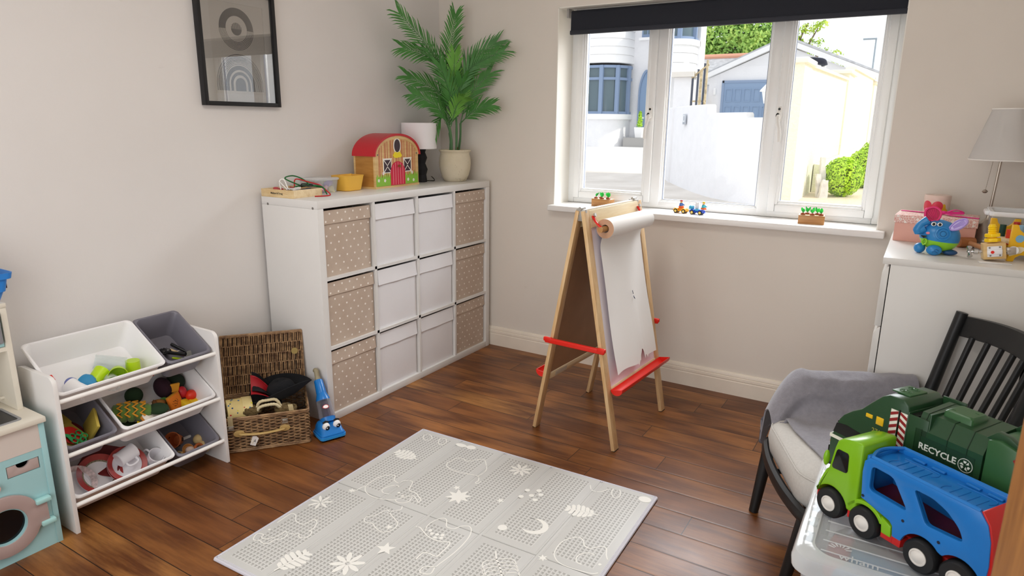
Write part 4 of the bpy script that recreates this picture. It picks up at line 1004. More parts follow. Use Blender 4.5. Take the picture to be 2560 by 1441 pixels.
# --- bottom grey bin
TER = mat('terracotta', '#b5602f', .85, var=.15); WOV = mat('woven_cane', '#cdb27e', .85, bump=.8, bscale=120)
tp = thing('terracotta_pot', 'terracotta pot with round holes lying in the grey bin', 'pot')
b = B(); b.lathe([(.020, 0), (.022, .002), (.036, .062), (.034, .062), (.020, .006), (.0005, .005)], 28, cap=False); b.out('pot_wall', TER, tp)
b = B()
for a in (0, 70, 140, 210, 280): c, s = math.cos(rad(a)), math.sin(rad(a)); b.cyl((.026 * c, .026 * s, .030), (.0312 * c, .0312 * s, .029), .009, seg=14)
b.out('hole', mat('hole_dark', '#21120a', .9), tp)
inbin('botG', tp, (.012, -.005, .040), (-35, -42, 150))
b = B(); b.ball((0, 0, 0), .024, 22, 14); inbin('botG', one('cane_ball', b, WOV, 'woven cane ball in the grey bottom bin', 'ball'), (.040, .076, .026))
b = B(); b.lathe([(.0005, .012), (.02, .010), (.026, 0), (.028, .002), (.021, .014), (.0005, .016)], 24, cap=False); inbin('botG', one('cane_saucer', b, WOV, 'small woven cane saucer beside the cane ball', 'saucer'), (.082, .078, .022), (0, 30, 0))
b = B(); b.tube([(.018 * math.cos(2 * PI * k / 24), .018 * math.sin(2 * PI * k / 24), 0) for k in range(24)], .0068, 10, True); inbin('botG', one('terracotta_ring', b, TER, 'terracotta ring at the front of the grey bottom bin', 'ring'), (.086, .048, .030), (0, 35, 0))
b = B(); b.lathe([(.0005, 0), (.02, .002), (.027, .012), (.025, .012), (.019, .005), (.0005, .003)], 24, cap=False); inbin('botG', one('wooden_dish', b, mat('warm_wood', '#b57a3c', .6), 'small warm wooden dish holding a shell', 'dish'), (.066, .006, .020), (0, 25, 0))
b = B(); b.ball((0, 0, 0), (.018, .020, .015), 16, 10); inbin('botG', one('pale_shell', b, mat('shell_pink', '#d9c2b6', .5, var=.2, vscale=50), 'pale pinkish shell resting in the wooden dish', 'shell'), (.080, .006, .036), (0, 25, 0))
b = B(); b.ball((0, 0, 0), (.022, .022, .018), 16, 10); inbin('botG', one('navy_pebble', b, mat('navy_toy', '#1e2740', .3), 'glossy navy pebble in the grey bottom bin corner', 'pebble'), (.080, -.045, .020))
b = B(); b.cyl((-.014, 0, 0), (.014, 0, 0), .006, seg=12); inbin('botG', one('wooden_peg', b, NAT, 'short wooden peg beside the navy pebble', 'peg'), (.062, -.025, .020), (0, -40, 0))
# ------------------------------------------------------------------ toy kitchen
TEAL = mat('kitchen_teal', '#a3cfd3', .45, var=.03); CRM = mat('kitchen_cream', '#e3ddcf', .42); TAU = mat('kitchen_taupe', '#b5a29d', .5); SLV = mat('silver_plastic', '#9ea0a6', .35, .4); DRK = mat('dark_interior', '#1a1a1d', .6)
kt = thing('toy_kitchen', 'teal and cream wooden toy kitchen with round washing machine door at left edge', 'toy kitchen', (-.23, -3.0, 0))
KM = TR(.23, 3.0, 0)
KX, KY = -.085, -2.672
b = B(KM); b.box(-.385, KX, KY - .018, KY, 0, .467, .001); b.out('side_panel', TEAL, kt)
b = B(KM); b.box(-.385, KX, -3.33, -3.312, 0, .467, .001); b.out('side_panel', TEAL, kt)
b = B(KM); b.box(-.395, -.072, -3.34, KY + .004, .467, .487, .003); top = b.out('counter', CRM, kt)
b = B(KM); b.box(KX - .016, KX - .002, -3.312, KY - .018, .374, .466); b.out('fascia', mat('kitchen_fascia', '#d6cbc3', .45), kt)
b = B(KM)
M = TR(KX - .016, 0, 0) @ YZ
hole = circ(-2.835, .145, .070, 40)
b.prism([(-3.312, 0), (KY - .018, 0), (KY - .018, .374), (-3.312, .374)], .013, M, holes=[hole, [(-2.802, .304), (-2.703, .304), (-2.703, .347), (-2.802, .347)]]); b.out('front_panel', TEAL, kt)
b = B(KM); b.box(-.38, -.375, -3.312, KY - .018, 0, .467); b.box(-.20, -.19, -3.312, KY - .018, .02, .36); b.out('inner_panel', DRK, kt)
dw = B(KM); P = [(-2.800, .306), (-2.705, .306), (-2.705, .345)] + [(-2.7525 + .020 * math.cos(rad(a)), .345 - .020 * math.sin(rad(a))) for a in range(0, 181, 15)] + [(-2.800, .345)]
dw.prism(P, .012, M, bev=.001); dw.out('drawer', TAU, kt)
b = B(KM); M2 = TR(KX, 0, 0) @ YZ
cy, cz, R0, R1 = -2.835, .145, .064, .108
P = []
for k in range(60):
    a = 2 * PI * k / 60; x, z = cy + R1 * math.cos(a), cz + R1 * math.sin(a)
    P.append((x, z))
P = [p for p in P if not (p[0] > -2.752 and .083 < p[1] < .207)]
i = max(range(len(P)), key=lambda j: P[j][0] if P[j][1] < cz else -9)
ring = [p for p in P]
lo = [k for k, p in enumerate(ring) if p[1] < cz and p[0] > cy]; 
# open the ring outline on the right and run it out to the hinge tab
hi = sorted([p for p in ring if p[1] >= cz], key=lambda p: math.atan2(p[1] - cz, p[0] - cy)); lw = sorted([p for p in ring if p[1] < cz], key=lambda p: math.atan2(p[1] - cz, p[0] - cy))
outl = hi + lw + [(-2.738, .100), (-2.706, .104), (-2.708, .188), (-2.738, .190)]
b.prism(outl, .014, M2, holes=[circ(cy, cz, R0, 48)], bev=.0015); kd = b.out('washer_door', mat('kitchen_door_taupe', '#b09a95', .45), kt)
b = B(KM); R = [[(KX + x, cy + r * math.cos(2 * PI * k / 48), cz + r * math.sin(2 * PI * k / 48)) for k in range(48)] for x, r in ((.010, .0645), (-.022, .066), (-.022, .060), (.010, .0605))]
b.rings(R, closed=True); b.out('porthole_lining', TEAL, kd)
b = B(KM); b.cyl((KX - .006, cy, cz), (KX - .003, cy, cz), .062, seg=40); b.out('porthole_glass', mat('dark_porthole', '#0d0d10', .12), kd)
for z in (.190, .104):
    b = B(KM); b.box(KX - .002, KX + .024, -2.742 if z > .15 else -2.735, -2.695 if z > .15 else -2.690, z - .008, z + .009, .004, 2); b.out('hinge', mat('hinge_teal', '#a9d8d6', .35), kt)
b = B(KM); b.cyl((KX - .003, -2.845, .292), (KX + .016, -2.845, .292), .014, seg=22); b.out('knob', mat('knob_pink', '#d6b4ae', .45), kt)
b = B(KM); b.prism(rrect(-.268, -.108, -2.93, -2.722, .012), .0035, TR(0, 0, .487), holes=[rrect(-.260, -.116, -2.922, -2.730, .010)]); b.out('sink_rim', SLV, kt)
b = B(KM); b.box(-.2605, -.1155, -2.9225, -2.7295, .4872, .4880); b.out('sink_bowl', mat('sink_dark', '#2b2c30', .35), kt)
# upper shelf tower
TY, TX = -2.678, -.205
b = B(KM); b.box(-.390, TX, TY - .018, TY, .487, .858, .001); tw = b.out('tower_side', CRM, kt)
b = B(KM); b.box(-.390, TX, -3.33, -3.312, .487, .858, .001); b.out('tower_side', CRM, kt)
b = B(KM); b.box(-.392, TX + .003, -3.335, TY + .001, .858, .874, .002); b.out('tower_top', CRM, kt)
b = B(KM); b.box(-.388, TX - .002, -3.312, TY - .018, .706, .720); b.out('tower_shelf', CRM, kt)
b = B(KM); b.box(-.392, -.386, -3.312, TY - .018, .487, .858); b.out('tower_back', mat('tower_back', '#b7b2a8', .6), kt)
b = B(KM); b.box(TX - .018, TX - .008, -3.0, TY - .020, .722, .853); md = b.out('microwave_door', TEAL, kt)
b = B(KM); b.box(TX - .008, TX + .012, -2.722, -2.704, .736, .846, .006, 3); b.out('handle', SLV, md)
b = B(KM); b.box(TX - .0085, TX - .0065, -2.99, -2.73, .745, .835); b.out('door_window', mat('door_window_dark', '#3c5356', .2), md)
for x, z in ((-.36, .53), (-.30, .513)):
    b = B(KM); b.cyl((x, TY - .018, z), (x, TY - .030, z), .006, seg=14); b.out('peg', CRM, kt)
# blue basket with red bag on the tower
bb = thing('blue_basket', 'blue plastic basket on the toy kitchen at the left edge', 'basket', (-.285, -2.80, .8745))
BLU = mat('blue_basket', '#2f86dd', .4)
def bsec(hx, hy, z): return [(x, y, z) for x, y in rrect(-hx, hx, -hy, hy, .022, 4)]
b = B(); R = [bsec(.062, .118, 0), bsec(.066, .122, .004), bsec(.072, .134, .034), bsec(.078, .138, .036), bsec(.082, .146, .078), bsec(.090, .156, .080), bsec(.092, .160, .100), bsec(.089, .157, .100), bsec(.079, .142, .076), bsec(.069, .130, .034), bsec(.060, .116, .005)]
b.rings(R); b.out('basket_wall', BLU, bb)
b = B()
for x in (-.045, -.015, .015, .045): b.box(x - .007, x + .007, .1385, .1475, .042, .072, .001)
for y in (-.1, -.05, 0, .05, .1): b.box(.0745, .0835, y - .008, y + .008, .042, .072, .001)
b.out('slot', mat('slot_dark', '#3a1420', .7), bb)
b = B(); rn = random.Random(8)
def bag(u, v):
    a = 2 * PI * u; z = .02 + .15 * v; k = (.060 + .012 * math.sin(3 * a + v * 3) * v) * (1 - .10 * v); return (k * math.cos(a), (.115 + .01 * math.sin(2 * a)) * (1 - .06 * v) * math.sin(a), z + .022 * v * math.sin(a * 2 + .7) + .012 * v * math.cos(5 * a))
b.surf(bag, 40, 14, .003, True)
rb_ = one('red_cloth_bag', b, mat('burgundy_cloth', '#7a101c', .9, bump=.5, bscale=30, bdist=.006), 'burgundy cloth bag standing open in the blue basket', 'bag', sharp=60); rb_.location = (-.285, -2.80, .8765)

# ------------------------------------------------------------------ wicker hamper
hm = thing('wicker_hamper', 'open wicker picnic hamper full of dressing-up things between rack and shelf', 'hamper', (-.147, -1.722, 0), rad(51.25))
def wicker_mat():
    m = bpy.data.materials.new('wicker_willow'); t = NT(m)
    f = t.noise(26, 4, (1, 1, 2)); t.l(t.ramp(f, [(.3, lin('#5d3f29')), (.5, lin('#8f6f4e')), (.72, lin('#b7946b'))]), t.b.inputs['Base Color'])
    t.b.inputs['Roughness'].default_value = .5; return m
WIC = wicker_mat()
HW_, HD, HH = .185, .135, .172
def weave(b, o, ax, up, nrm, W, H, pitch=.0075, stake=.026, r=.0034, amp=.0042):
    """willow rods woven in and out of upright stakes"""
    o, ax, up, nrm = Vector(o), Vector(ax), Vector(up), Vector(nrm)
    ns = max(2, int(W / stake)); st = W / ns
    n = int(H / pitch)
    for k in range(n):
        ph = PI * (k % 2); z = (k + .5) * pitch
        m = ns * 4
        b.tube([o + ax * (W * i / m) + up * (z + .0008 * math.sin(i * 1.7 + k)) + nrm * (amp * math.cos(PI * (W * i / m) / st + ph)) for i in range(m + 1)], r, 5, cap=False)
    for s in range(ns): b.tube([o + ax * (st * (s + .5)), o + ax * (st * (s + .5)) + up * H], .003, 5)
b = B()
weave(b, (-HW_, -HD, .004), (1, 0, 0), (0, 0, 1), (0, -1, 0), 2 * HW_, HH - .008)
weave(b, (HW_, -HD, .004), (0, 1, 0), (0, 0, 1), (1, 0, 0), 2 * HD, HH - .008)
weave(b, (-HW_, HD, .004), (1, 0, 0), (0, 0, 1), (0, 1, 0), 2 * HW_, HH - .008, .011)
weave(b, (-HW_, -HD, .004), (0, 1, 0), (0, 0, 1), (-1, 0, 0), 2 * HD, HH - .008, .011)
for z, rr in ((.005, .0055), (.012, .0045), (HH - .004, .0055), (HH - .012, .0045)):
    P = [(x, y, z) for x, y in rrect(-HW_ - .003, HW_ + .003, -HD - .003, HD + .003, .012, 3)]; b.tube(P, rr, 6, True)
    for s in range(3): b.tube([(x * (1 + .004 * math.sin(i * 2 + s * 2)), y * (1 + .006 * math.cos(i * 2 + s * 2)), z + .003 * math.sin(i * 2.1 + s * 2.1)) for i, (x, y) in enumerate([( -HW_ + 2 * HW_ * i / 30, -HD - .003) for i in range(31)])], .0028, 5)
b.out('basket', WIC, hm, recalc=False, sharp=80)
b = B(); b.box(-HW_ + .004, HW_ - .004, -HD + .006, HD - .004, .004, .012); b.box(-HW_ + .0045, HW_ - .0045, -HD + .0045, -HD + .0065, .01, HH - .02); b.box(HW_ - .0065, HW_ - .0045, -HD + .005, HD - .005, .01, HH - .02); b.out('lining', mat('dark_willow', '#3b2a1c', .8), hm)
LDM = TR(0, HD + .003, HH) @ Euler((rad(-7), 0, 0)).to_matrix().to_4x4()
b = B(LDM); LH = .292
n = 36
for g in range(6):
    z0, z1 = .006 + g * LH / 6, (g + 1) * LH / 6
    for k in range(n):
        x = -HW_ + 2 * HW_ * (k + .5) / n + .0015 * math.sin(k * 3 + g); y = .0045 * (1 if (k + g) % 2 else -1)
        b.tube([(x - .002, -y * .4, z0 - .003), (x, -y, (z0 + z1) / 2), (x + .0015, -y * .4, z1 + .003)], .0044, 5)
    for d in (-.005, .005): b.tube([(-HW_ + 2 * HW_ * i / 24, d * math.cos(PI * i + g), z1 + .001 * math.sin(i * 2)) for i in range(25)], .0030, 5)
for z in (.004, LH - .002, LH + .004): b.tube([(-HW_ - .004, 0, z), (HW_ + .004, 0, z)], .0055, 6)
for x in (-HW_ - .003, HW_ + .003):
    for d in (-.004, .004): b.tube([(x, d, 0), (x, d, LH + .004)], .0045, 6)
ld = b.out('lid', WIC, hm, recalc=False, sharp=80)
b = B(LDM); b.box(-HW_ + .004, HW_ - .004, .004, .006, .004, LH - .004); b.out('lid_lining', MATS['dark_willow'], ld)
b = B(LDM); b.cyl((.150, -.006, .195), (.150, -.011, .195), .016, seg=20); b.out('leather_disc', mat('disc_tan', '#a08a50', .6), ld)
b = B(LDM); b.tube([(.150 + .003 * math.sin(k * 1.6), -.010 + .002 * math.cos(k * 1.6), .18 - .012 * k) for k in range(14)], .0022, 6); b.out('stay_cord', mat('cord_dark', '#4a3d30', .8), ld)
LTH = mat('tan_leather', '#c3a468', .5, var=.08, vscale=40); CRMS = mat('cream_strap', '#ded0a6', .55)
fy_ = -HD - .010
b = B(); b.tube(spline([(-.115, fy_, .094), (-.10, fy_ - .012, .094), (-.02, fy_ - .026, .094), (.06, fy_ - .012, .094), (.072, fy_, .094)], 6), .0088, 10, flat=.6)
hd = b.out('handle', LTH, hm)
for x in (-.120, .078):
    b = B(); P = circ(0, 0, .024, 24, .0165); b.prism(P, .004, TR(x, fy_ + .006, .094) @ XZ, bev=.001); b.cyl((x, fy_ + .002, .094), (x, fy_ - .002, .094), .005, seg=14); b.out('handle_patch', LTH, hd)
for x, dz, lean in ((-.152, 0, 0), (.080, .004, 1)):
    b = B(); zt = HH + .004
    pts = [(x, -HD + .02, zt - .006), (x, -HD - .004, zt + .006), (x, fy_ - .002, zt - .01), (x + lean * .004, fy_ - .004, zt - .04)]
    if lean: pts = [(x + .03, -HD + .015, zt + .012), (x + .028, -HD + .002, zt + .028), (x + .03, -HD - .012, zt + .022), (x + .032, -HD - .016, zt + .004)]
    S = spline(pts, 6); L = []
    for p in S: L.append([p + Vector((s * .0105, 0, 0)) for s in (-1, 1)])
    V = [[b.v(q) for q in l] for l in L]
    for i in range(len(V) - 1): b.f([V[i][0], V[i][1], V[i + 1][1], V[i + 1][0]])
    bmesh.ops.solidify(b.bm, geom=list(b.bm.faces), thickness=.0022)
    sp_ = b.out('strap', CRMS, hm)
    b = B(); zb = .128 if not lean else .132
    b.tube([(x - .013, fy_ - .004, zb - .009), (x + .013, fy_ - .004, zb - .009), (x + .013, fy_ - .004, zb + .009), (x - .013, fy_ - .004, zb + .009)], .0016, 6, True); b.box(x - .010, x + .012, fy_ - .0036, fy_ + .006, zb - .006, zb + .006, .001); b.out('buckle', mat('buckle_steel', '#b4b0a5', .3, .8), hm)
tg = B(); tg.prism([(-.014, -.022), (.010, -.026), (.018, .012), (.006, .022), (-.010, .020)], .001, TR(-.058, fy_ - .020, .062, 0, .25, 0) @ XZ); tgo = tg.out('paper_tag', mat('tag_white', '#ebe8e6', .7), hm)
b = B(); b.prism([(-.005, -.006), (.005, -.008), (.002, .008)], .0004, TR(-.055, fy_ - .0212, .062, 0, .25, 0) @ XZ); b.out('tag_mark', mat('tag_grey', '#8d8d90', .7), tgo)
b = B(); b.tube(spline([(-.060, fy_ - .018, .082), (-.072, fy_ - .02, .07), (-.066, fy_ - .024, .05), (-.054, fy_ - .018, .084)], 4), .0007, 5); b.out('tag_string', CRMS, tgo)
HMX = TR(-.147, -1.722, 0, 0, 0, rad(51.25))
def inham(o, loc, rot=(0, 0, 0)):
    M = HMX @ TR(*loc, *[rad(a) for a in rot]); o.location = M.to_translation(); o.rotation_euler = M.to_euler(); return o
# round dotted box lying on its side
rd = thing('round_gift_box', 'pale yellow round box with coloured dots lying in the hamper', 'gift box')
b = B(); b.cyl((-.055, 0, 0), (.022, 0, 0), .074, seg=48); b.out('box_body', mat('pale_yellow_card', '#e6d290', .6), rd)
b = B(); b.cyl((.012, 0, 0), (.055, 0, 0), .0765, seg=48); b.out('box_cover', mat('pale_yellow_card_2', '#e8d698', .6), rd)
b = B(); rn = random.Random(12)
cols_ = ['#2c6fa8', '#c23a2e', '#d06a2a', '#20457a', '#b0339a', '#4f9fb0', '#d9cf3a', '#3f8a4a']
for k in range(60):
    a = k * 2.4; x = rn.uniform(-.052, .053); r = .0747 if x < .010 else .0772; b.mi = k % 8
    c = Vector((x, r * math.cos(a), r * math.sin(a))); nn = Vector((0, math.cos(a), math.sin(a))); Mx = Matrix.Translation(c) @ nn.to_track_quat('Z', 'Y').to_matrix().to_4x4()
    q = rn.uniform(.0028, .0046);     V = [b.v(Mx @ Vector((q * math.cos(t), q * math.sin(t), 0))) for t in [2 * PI * j / 10 for j in range(10)]]; b.f(V)
b.out('dots', [mat('dot_%d' % i, c, .6) for i, c in enumerate(cols_)], rd, recalc=False)
inham(rd, (-.118, -.010, .135), (0, 0, 8))
# black felt hat
ht = thing('black_felt_hat', 'black felt hat with wide turned-up brim on top of the hamper', 'hat')
FELT = mat('black_felt', '#121317', .95, bump=.4, bscale=200)
b = B()
def brim(u, v):
    a = 2 * PI * u; r = .060 + .075 * v
    lift = .075 * v * v * (abs(math.sin(a)) ** 1.5) + .012 * v * math.cos(a * 2 + .5)
    return (r * 1.15 * math.cos(a), r * .82 * math.sin(a) * (1 - .18 * v), lift)
b.surf(brim, 56, 12, .004, True); b.out('brim', FELT, ht, sharp=80)
b = B(); R = []
for k in range(9):
    t = k / 8; q = .062 * math.cos(t * PI / 2) ** .45 + .0005; R.append([(q * 1.15 * math.cos(2 * PI * j / 40), q * .82 * math.sin(2 * PI * j / 40), .075 * math.sin(t * PI / 2) - .010 * t * math.cos(2 * PI * j / 40) ** 2) for j in range(40)])
b.rings(R, cap0=False); b.out('crown', FELT, ht, sharp=80)
inham(ht, (.075, .035, .195), (4, -8, 20))
# red lined cape
b = B()
def cape(u, v):
    x = -.06 + .13 * u; y = .02 + .05 * math.sin(v * 2.6) - .10 * v + .03 * u; z = .30 - .17 * u ** 1.4 - .04 * v * (1 - u) + .02 * math.sin(v * 5 + u * 3)
    return (x, y, z)
b.surf(cape, 22, 14, .003)
for f in b.bm.faces:
    f.material_index = 0
o = b.out('red_lined_cape', [mat('scarlet_satin', '#a3131f', .55), FELT], None, sharp=80); tag(o, 'scarlet cape with black lining draped between yellow box and hat', 'cape'); inham(o, (0, 0, 0))
b = B()
def cape2(u, v): p = cape(u, v); return (p[0] + .006, p[1] + .018, p[2] - .002 + .012 * (1 - u))
b.surf(cape2, 22, 14, .002); c2 = b.out('lining', FELT, None, sharp=80); c2.parent = o
# rope handles and wool
for k, (dy, dz) in enumerate(((-.075, .008), (-.060, .026))):
    b = B(); P = spline([(-.045, dy, .135), (-.030, dy - .004, .172 + dz), (.010, dy - .006, .184 + dz), (.050, dy, .176 + dz), (.075, dy + .01, .14)], 10)
    b.tube(P, [.0072 + .0008 * math.sin(i * 2.2) for i in range(len(P))], 10)
    o = one('rope_handle', b, mat('cream_rope', '#d9cba6', .85, bump=.8, bscale=160), ('front', 'rear')[k] + ' cream rope handle looping out of the hamper', 'rope handle', 'rope handles in the hamper', sharp=80); inham(o, (0, 0, 0))
WOOL = mat('olive_wool', '#6d5a38', .95, bump=1, bscale=140, bdist=.006)
for loc, l, s in (((-.062, -.055, .165), 'olive brown wool bundle beside the yellow box', (.04, .03, .024)), ((.088, -.06, .155), 'olive brown wool bundle under the black hat', (.045, .03, .022))):
    b = B()
    for k in range(5): b.tube([(s[0] * (.6 + .4 * math.sin(k)) * math.cos(t + k), s[1] * math.sin(t + k), s[2] * (.2 * k - .4) + .004 * math.sin(3 * t)) for t in [2 * PI * j / 22 for j in range(22)]], .009, 7, True)
    b.ball((0, 0, 0), tuple(q * .8 for q in s)); inham(one('wool_bundle', b, WOOL, l, 'wool', 'wool bundles in the hamper', sharp=80), loc)

# ------------------------------------------------------------------ toy vacuum cleaner
vc = thing('toy_vacuum', 'blue toy vacuum cleaner with googly eyes beside the hamper', 'toy vacuum', (.105, -1.566, 0), rad(-21))
VB = mat('vacuum_blue', '#1e78c8', .25); VB2 = mat('vacuum_light_blue', '#2f95e0', .25)
b = B()      # head: local +x is the front
R = []
for z, x0, x1, hw in ((.012, -.055, .052, .058), (.016, -.060, .056, .062), (.030, -.060, .054, .060), (.033, -.058, .048, .056), (.055, -.056, .030, .052), (.068, -.054, .008, .044), (.074, -.050, -.010, .034)):
    R.append([(x, y, z) for x, y in rrect(x0, x1, -hw, hw, .018, 4)])
b.rings(R); hd_ = b.out('head', VB, vc)
b = B(); b.rings([[(x, y, z) for x, y in rrect(-.062, .058, -.064, .064, .018, 4)] for z in (.010, .022)]); b.out('skirt', VB2, vc)
b = B()
for k in range(11): b.box(.030, .050, -.056 + k * .0105, -.049 + k * .0105, .0, .012, .001)
b.box(-.05, .04, -.05, .05, .004, .011); b.out('brush_strip', BLK, vc)
EYW = mat('eye_white', '#f5f5f5', .15)
for y in (-.024, .030):
    b = B(); b.ball((.022, y, .064), (.014, .0185, .0195), 24, 16); e = b.out('eye', EYW, vc)
    b = B(); b.ball((.0305, y + .003, .060), (.0085, .0115, .012), 18, 12); b.out('pupil', BLK, e)
    b = B(); b.ball((.0385, y - .001, .062), (.0022, .003, .003), 10, 8); b.out('glint', EYW, e)
    b = B(); b.tube([(.018, y - .014, .083), (.018, y, .0875), (.016, y + .014, .083)], [.004, .006, .004], 8); b.out('eyebrow', BLK, vc)
ax0, ax1 = Vector((-.020, .006, .062)), Vector((-.165, .016, .262))
def al(t): return ax0.lerp(ax1, t)
b = B(); b.tube([al(0), al(.06), al(.10)], [.036, .036, .037], 24); b.tube([al(.44), al(.48), al(.56), al(.60)], [.034, .034, .027, .024], 24); b.tube([al(.58), al(.62), al(.86), al(.88)], [.024, .0245, .021, .019], 24); b.out('neck', VB, vc)
b = B(); b.tube([al(.09), al(.14), al(.40), al(.45)], [.038, .0385, .035, .034], 28)
tk = b.out('tank', clearmat('smoky_tank', (.62, .58, .70), .05), vc)
b = B(); b.tube([al(.10), al(.42)], [.020, .018], 16); b.out('tank_core', mat('tank_core', '#4a3f55', .4), tk)
nn = Vector((.75, -.2, .62)).normalized(); cpt = al(.28) + nn * .038
Mx = Matrix.Translation(cpt) @ nn.to_track_quat('Z', 'Y').to_matrix().to_4x4()
for r_, m_, h_ in ((1.0, mat('logo_red', '#c23036', .4), .0), (.78, EYW, .0005)):
    b = B(); b.prism([(x * r_, y * r_) for x, y, z in spline([(-.016, -.004, 0), (-.012, .005, 0), (-.002, .010, 0), (.009, .008, 0), (.015, .0, 0), (.010, -.008, 0), (-.004, -.010, 0)], 4, True)], .001, Mx @ TR(0, 0, h_)); b.out('logo', m_, tk)
b = B(); b.tube(spline([al(.84), al(.93), al(1.02) + Vector((0, 0, .01)), al(1.06) + Vector((-.01, 0, .004))], 5), [.014] * 6 + [.0125] * 10, 14); b.out('grip', mat('grip_beige', '#9c9379', .5), vc)
# ------------------------------------------------------------------ white chest of drawers
DW = mat('chest_white', '#dddbd7', .35, var=.015, vscale=3)
dr_ = thing('chest_of_drawers', 'white chest of drawers in the corner right of the window', 'chest of drawers', (2.55, -.415, 0))
DM = TR(-2.55, .415, 0)
DZ = 1.011
b = B(DM); b.box(2.307, 2.780, -.822, -.008, DZ - .025, DZ, .001); b.out('top_panel', DW, dr_)
for y0, y1 in ((-.820, -.802), (-.028, -.010)):
    b = B(DM); b.box(2.334, 2.779, y0, y1, 0, DZ - .025, .0008); b.out('side_panel', DW, dr_)
b = B(DM); b.box(2.345, 2.777, -.802, -.028, .01, .018); b.box(2.772, 2.778, -.802, -.028, .02, DZ - .03); b.box(2.36, 2.364, -.802, -.028, .02, DZ - .03); b.out('carcass_panel', mat('carcass_dark', '#4a4846', .8), dr_)
h = (DZ - .030 - .035) / 4
for k in range(4):
    z0 = .035 + k * h; z1 = z0 + h - .004
    b = B(DM); b.prism([(2.309, z0), (2.331, z0), (2.331, z1), (2.326, z1), (2.309, z1 - .028)], .810, TR(0, -.010, 0) @ XZ, bev=.0006); b.out('drawer_front', DW, dr_)

# ---- things on the chest
PKB = mat('pink_card', '#e2aa9c', .6)
def floral():
    m = bpy.data.materials.new('pink_floral_card'); t = NT(m)
    v = t.n('TexVoronoi', feature='F1'); v.inputs['Scale'].default_value = 52; t.l(t.co(), v.inputs['Vector'])
    v2 = t.n('TexVoronoi', feature='DISTANCE_TO_EDGE'); v2.inputs['Scale'].default_value = 95; t.l(t.co(), v2.inputs['Vector'])
    a = t.math('LESS_THAN', v.outputs[0], .30); e = t.math('LESS_THAN', v2.outputs[0], .05); d = t.math('LESS_THAN', v.outputs[0], .09)
    c = t.mix(t.math('MAXIMUM', a, e), lin('#dfa99f'), lin('#f6eae4')); t.l(t.mix(d, c, lin('#6a5a6a')), t.b.inputs['Base Color']); t.b.inputs['Roughness'].default_value = .6; return m
pb = thing('pink_gift_box', 'pink gift box with floral cover and magenta ribbon on the chest', 'gift box', (2.468, -.262, DZ), rad(-4))
b = B(); b.box(-.145, .145, -.105, .105, 0, .082, .002); b.out('box_body', PKB, pb)
b = B(); b.box(-.149, .149, -.109, .109, .078, .112, .002); b.out('box_cover', floral(), pb)
MAG = mat('magenta_ribbon', '#e8318f', .4)
b = B()
for x in (-.012,): b.tube(spline([(-.14, .06, .1135), (-.05, .03, .115), (.02, .0, .120), (.06, -.03, .116), (.148, -.05, .1135)], 6), .010, 8, flat=.18)
b.tube(spline([(.02, 0, .118), (-.02, .03, .135), (-.05, .04, .128), (.02, 0, .122)], 6), .007, 8, flat=.3); b.tube(spline([(.02, 0, .118), (.06, .02, .135), (.09, .02, .125), (.02, 0, .122)], 6), .007, 8, flat=.3); b.ball((.02, 0, .122), (.012, .010, .008))
b.out('ribbon', MAG, pb)
tn = thing('heart_tin', 'tall pale pink tin with red heart and yellow flower behind the gift box', 'tin', (2.462, -.088, DZ))
b = B(); b.lathe([(.049, 0), (.051, .003), (.051, .166)], 40); b.out('tin_body', mat('tin_pink', '#ead3c6', .4), tn)
b = B(); b.lathe([(.0525, .160), (.0525, .178), (.050, .182), (.0005, .182)], 40); b.out('tin_lid', mat('tin_lid', '#e6cfc3', .35), tn)
def wrap(name, poly, m, r, a0, parent, z0):
    b = B(); t = bmesh.new(); vs = [t.verts.new((p[0], p[1], 0)) for p in poly]; t.faces.new(vs); bmesh.ops.triangulate(t, faces=t.faces)
    bmesh.ops.subdivide_edges(t, edges=t.edges, cuts=3, use_grid_fill=True)
    for v in t.verts: a = a0 + v.co.x / r; v.co = (r * math.cos(a), r * math.sin(a), z0 + v.co.y)
    b.add(t); return b.out(name, m, parent, recalc=False)
hp = []
for k in range(40):
    t_ = 2 * PI * k / 40; hp.append((.0028 * 16 * math.sin(t_) ** 3, .0028 * (13 * math.cos(t_) - 5 * math.cos(2 * t_) - 2 * math.cos(3 * t_) - math.cos(4 * t_))))
wrap('yellow_flower', [(.026 * (1 + .18 * math.cos(5 * a)) * math.cos(a), .03 * (1 + .18 * math.cos(5 * a)) * math.sin(a)) for a in [2 * PI * k / 40 for k in range(40)]], mat('tin_yellow', '#e7b52f', .4), .0513, rad(-66), tn, .112)
wrap('heart', hp, mat('tin_red', '#dd3f56', .35), .0517, rad(-112), tn, .124)

# elephant toy
EB = mat('toy_blue', '#2c83c4', .3); EL = mat('toy_lime', '#8fce2c', .35); EP = mat('toy_violet', '#b7a0e4', .4); EM = mat('toy_magenta', '#e0246f', .35)
el = thing('toy_elephant', 'round blue and lime elephant toy with magenta and violet ears on the chest', 'toy elephant', (2.478, -.615, DZ), rad(0))
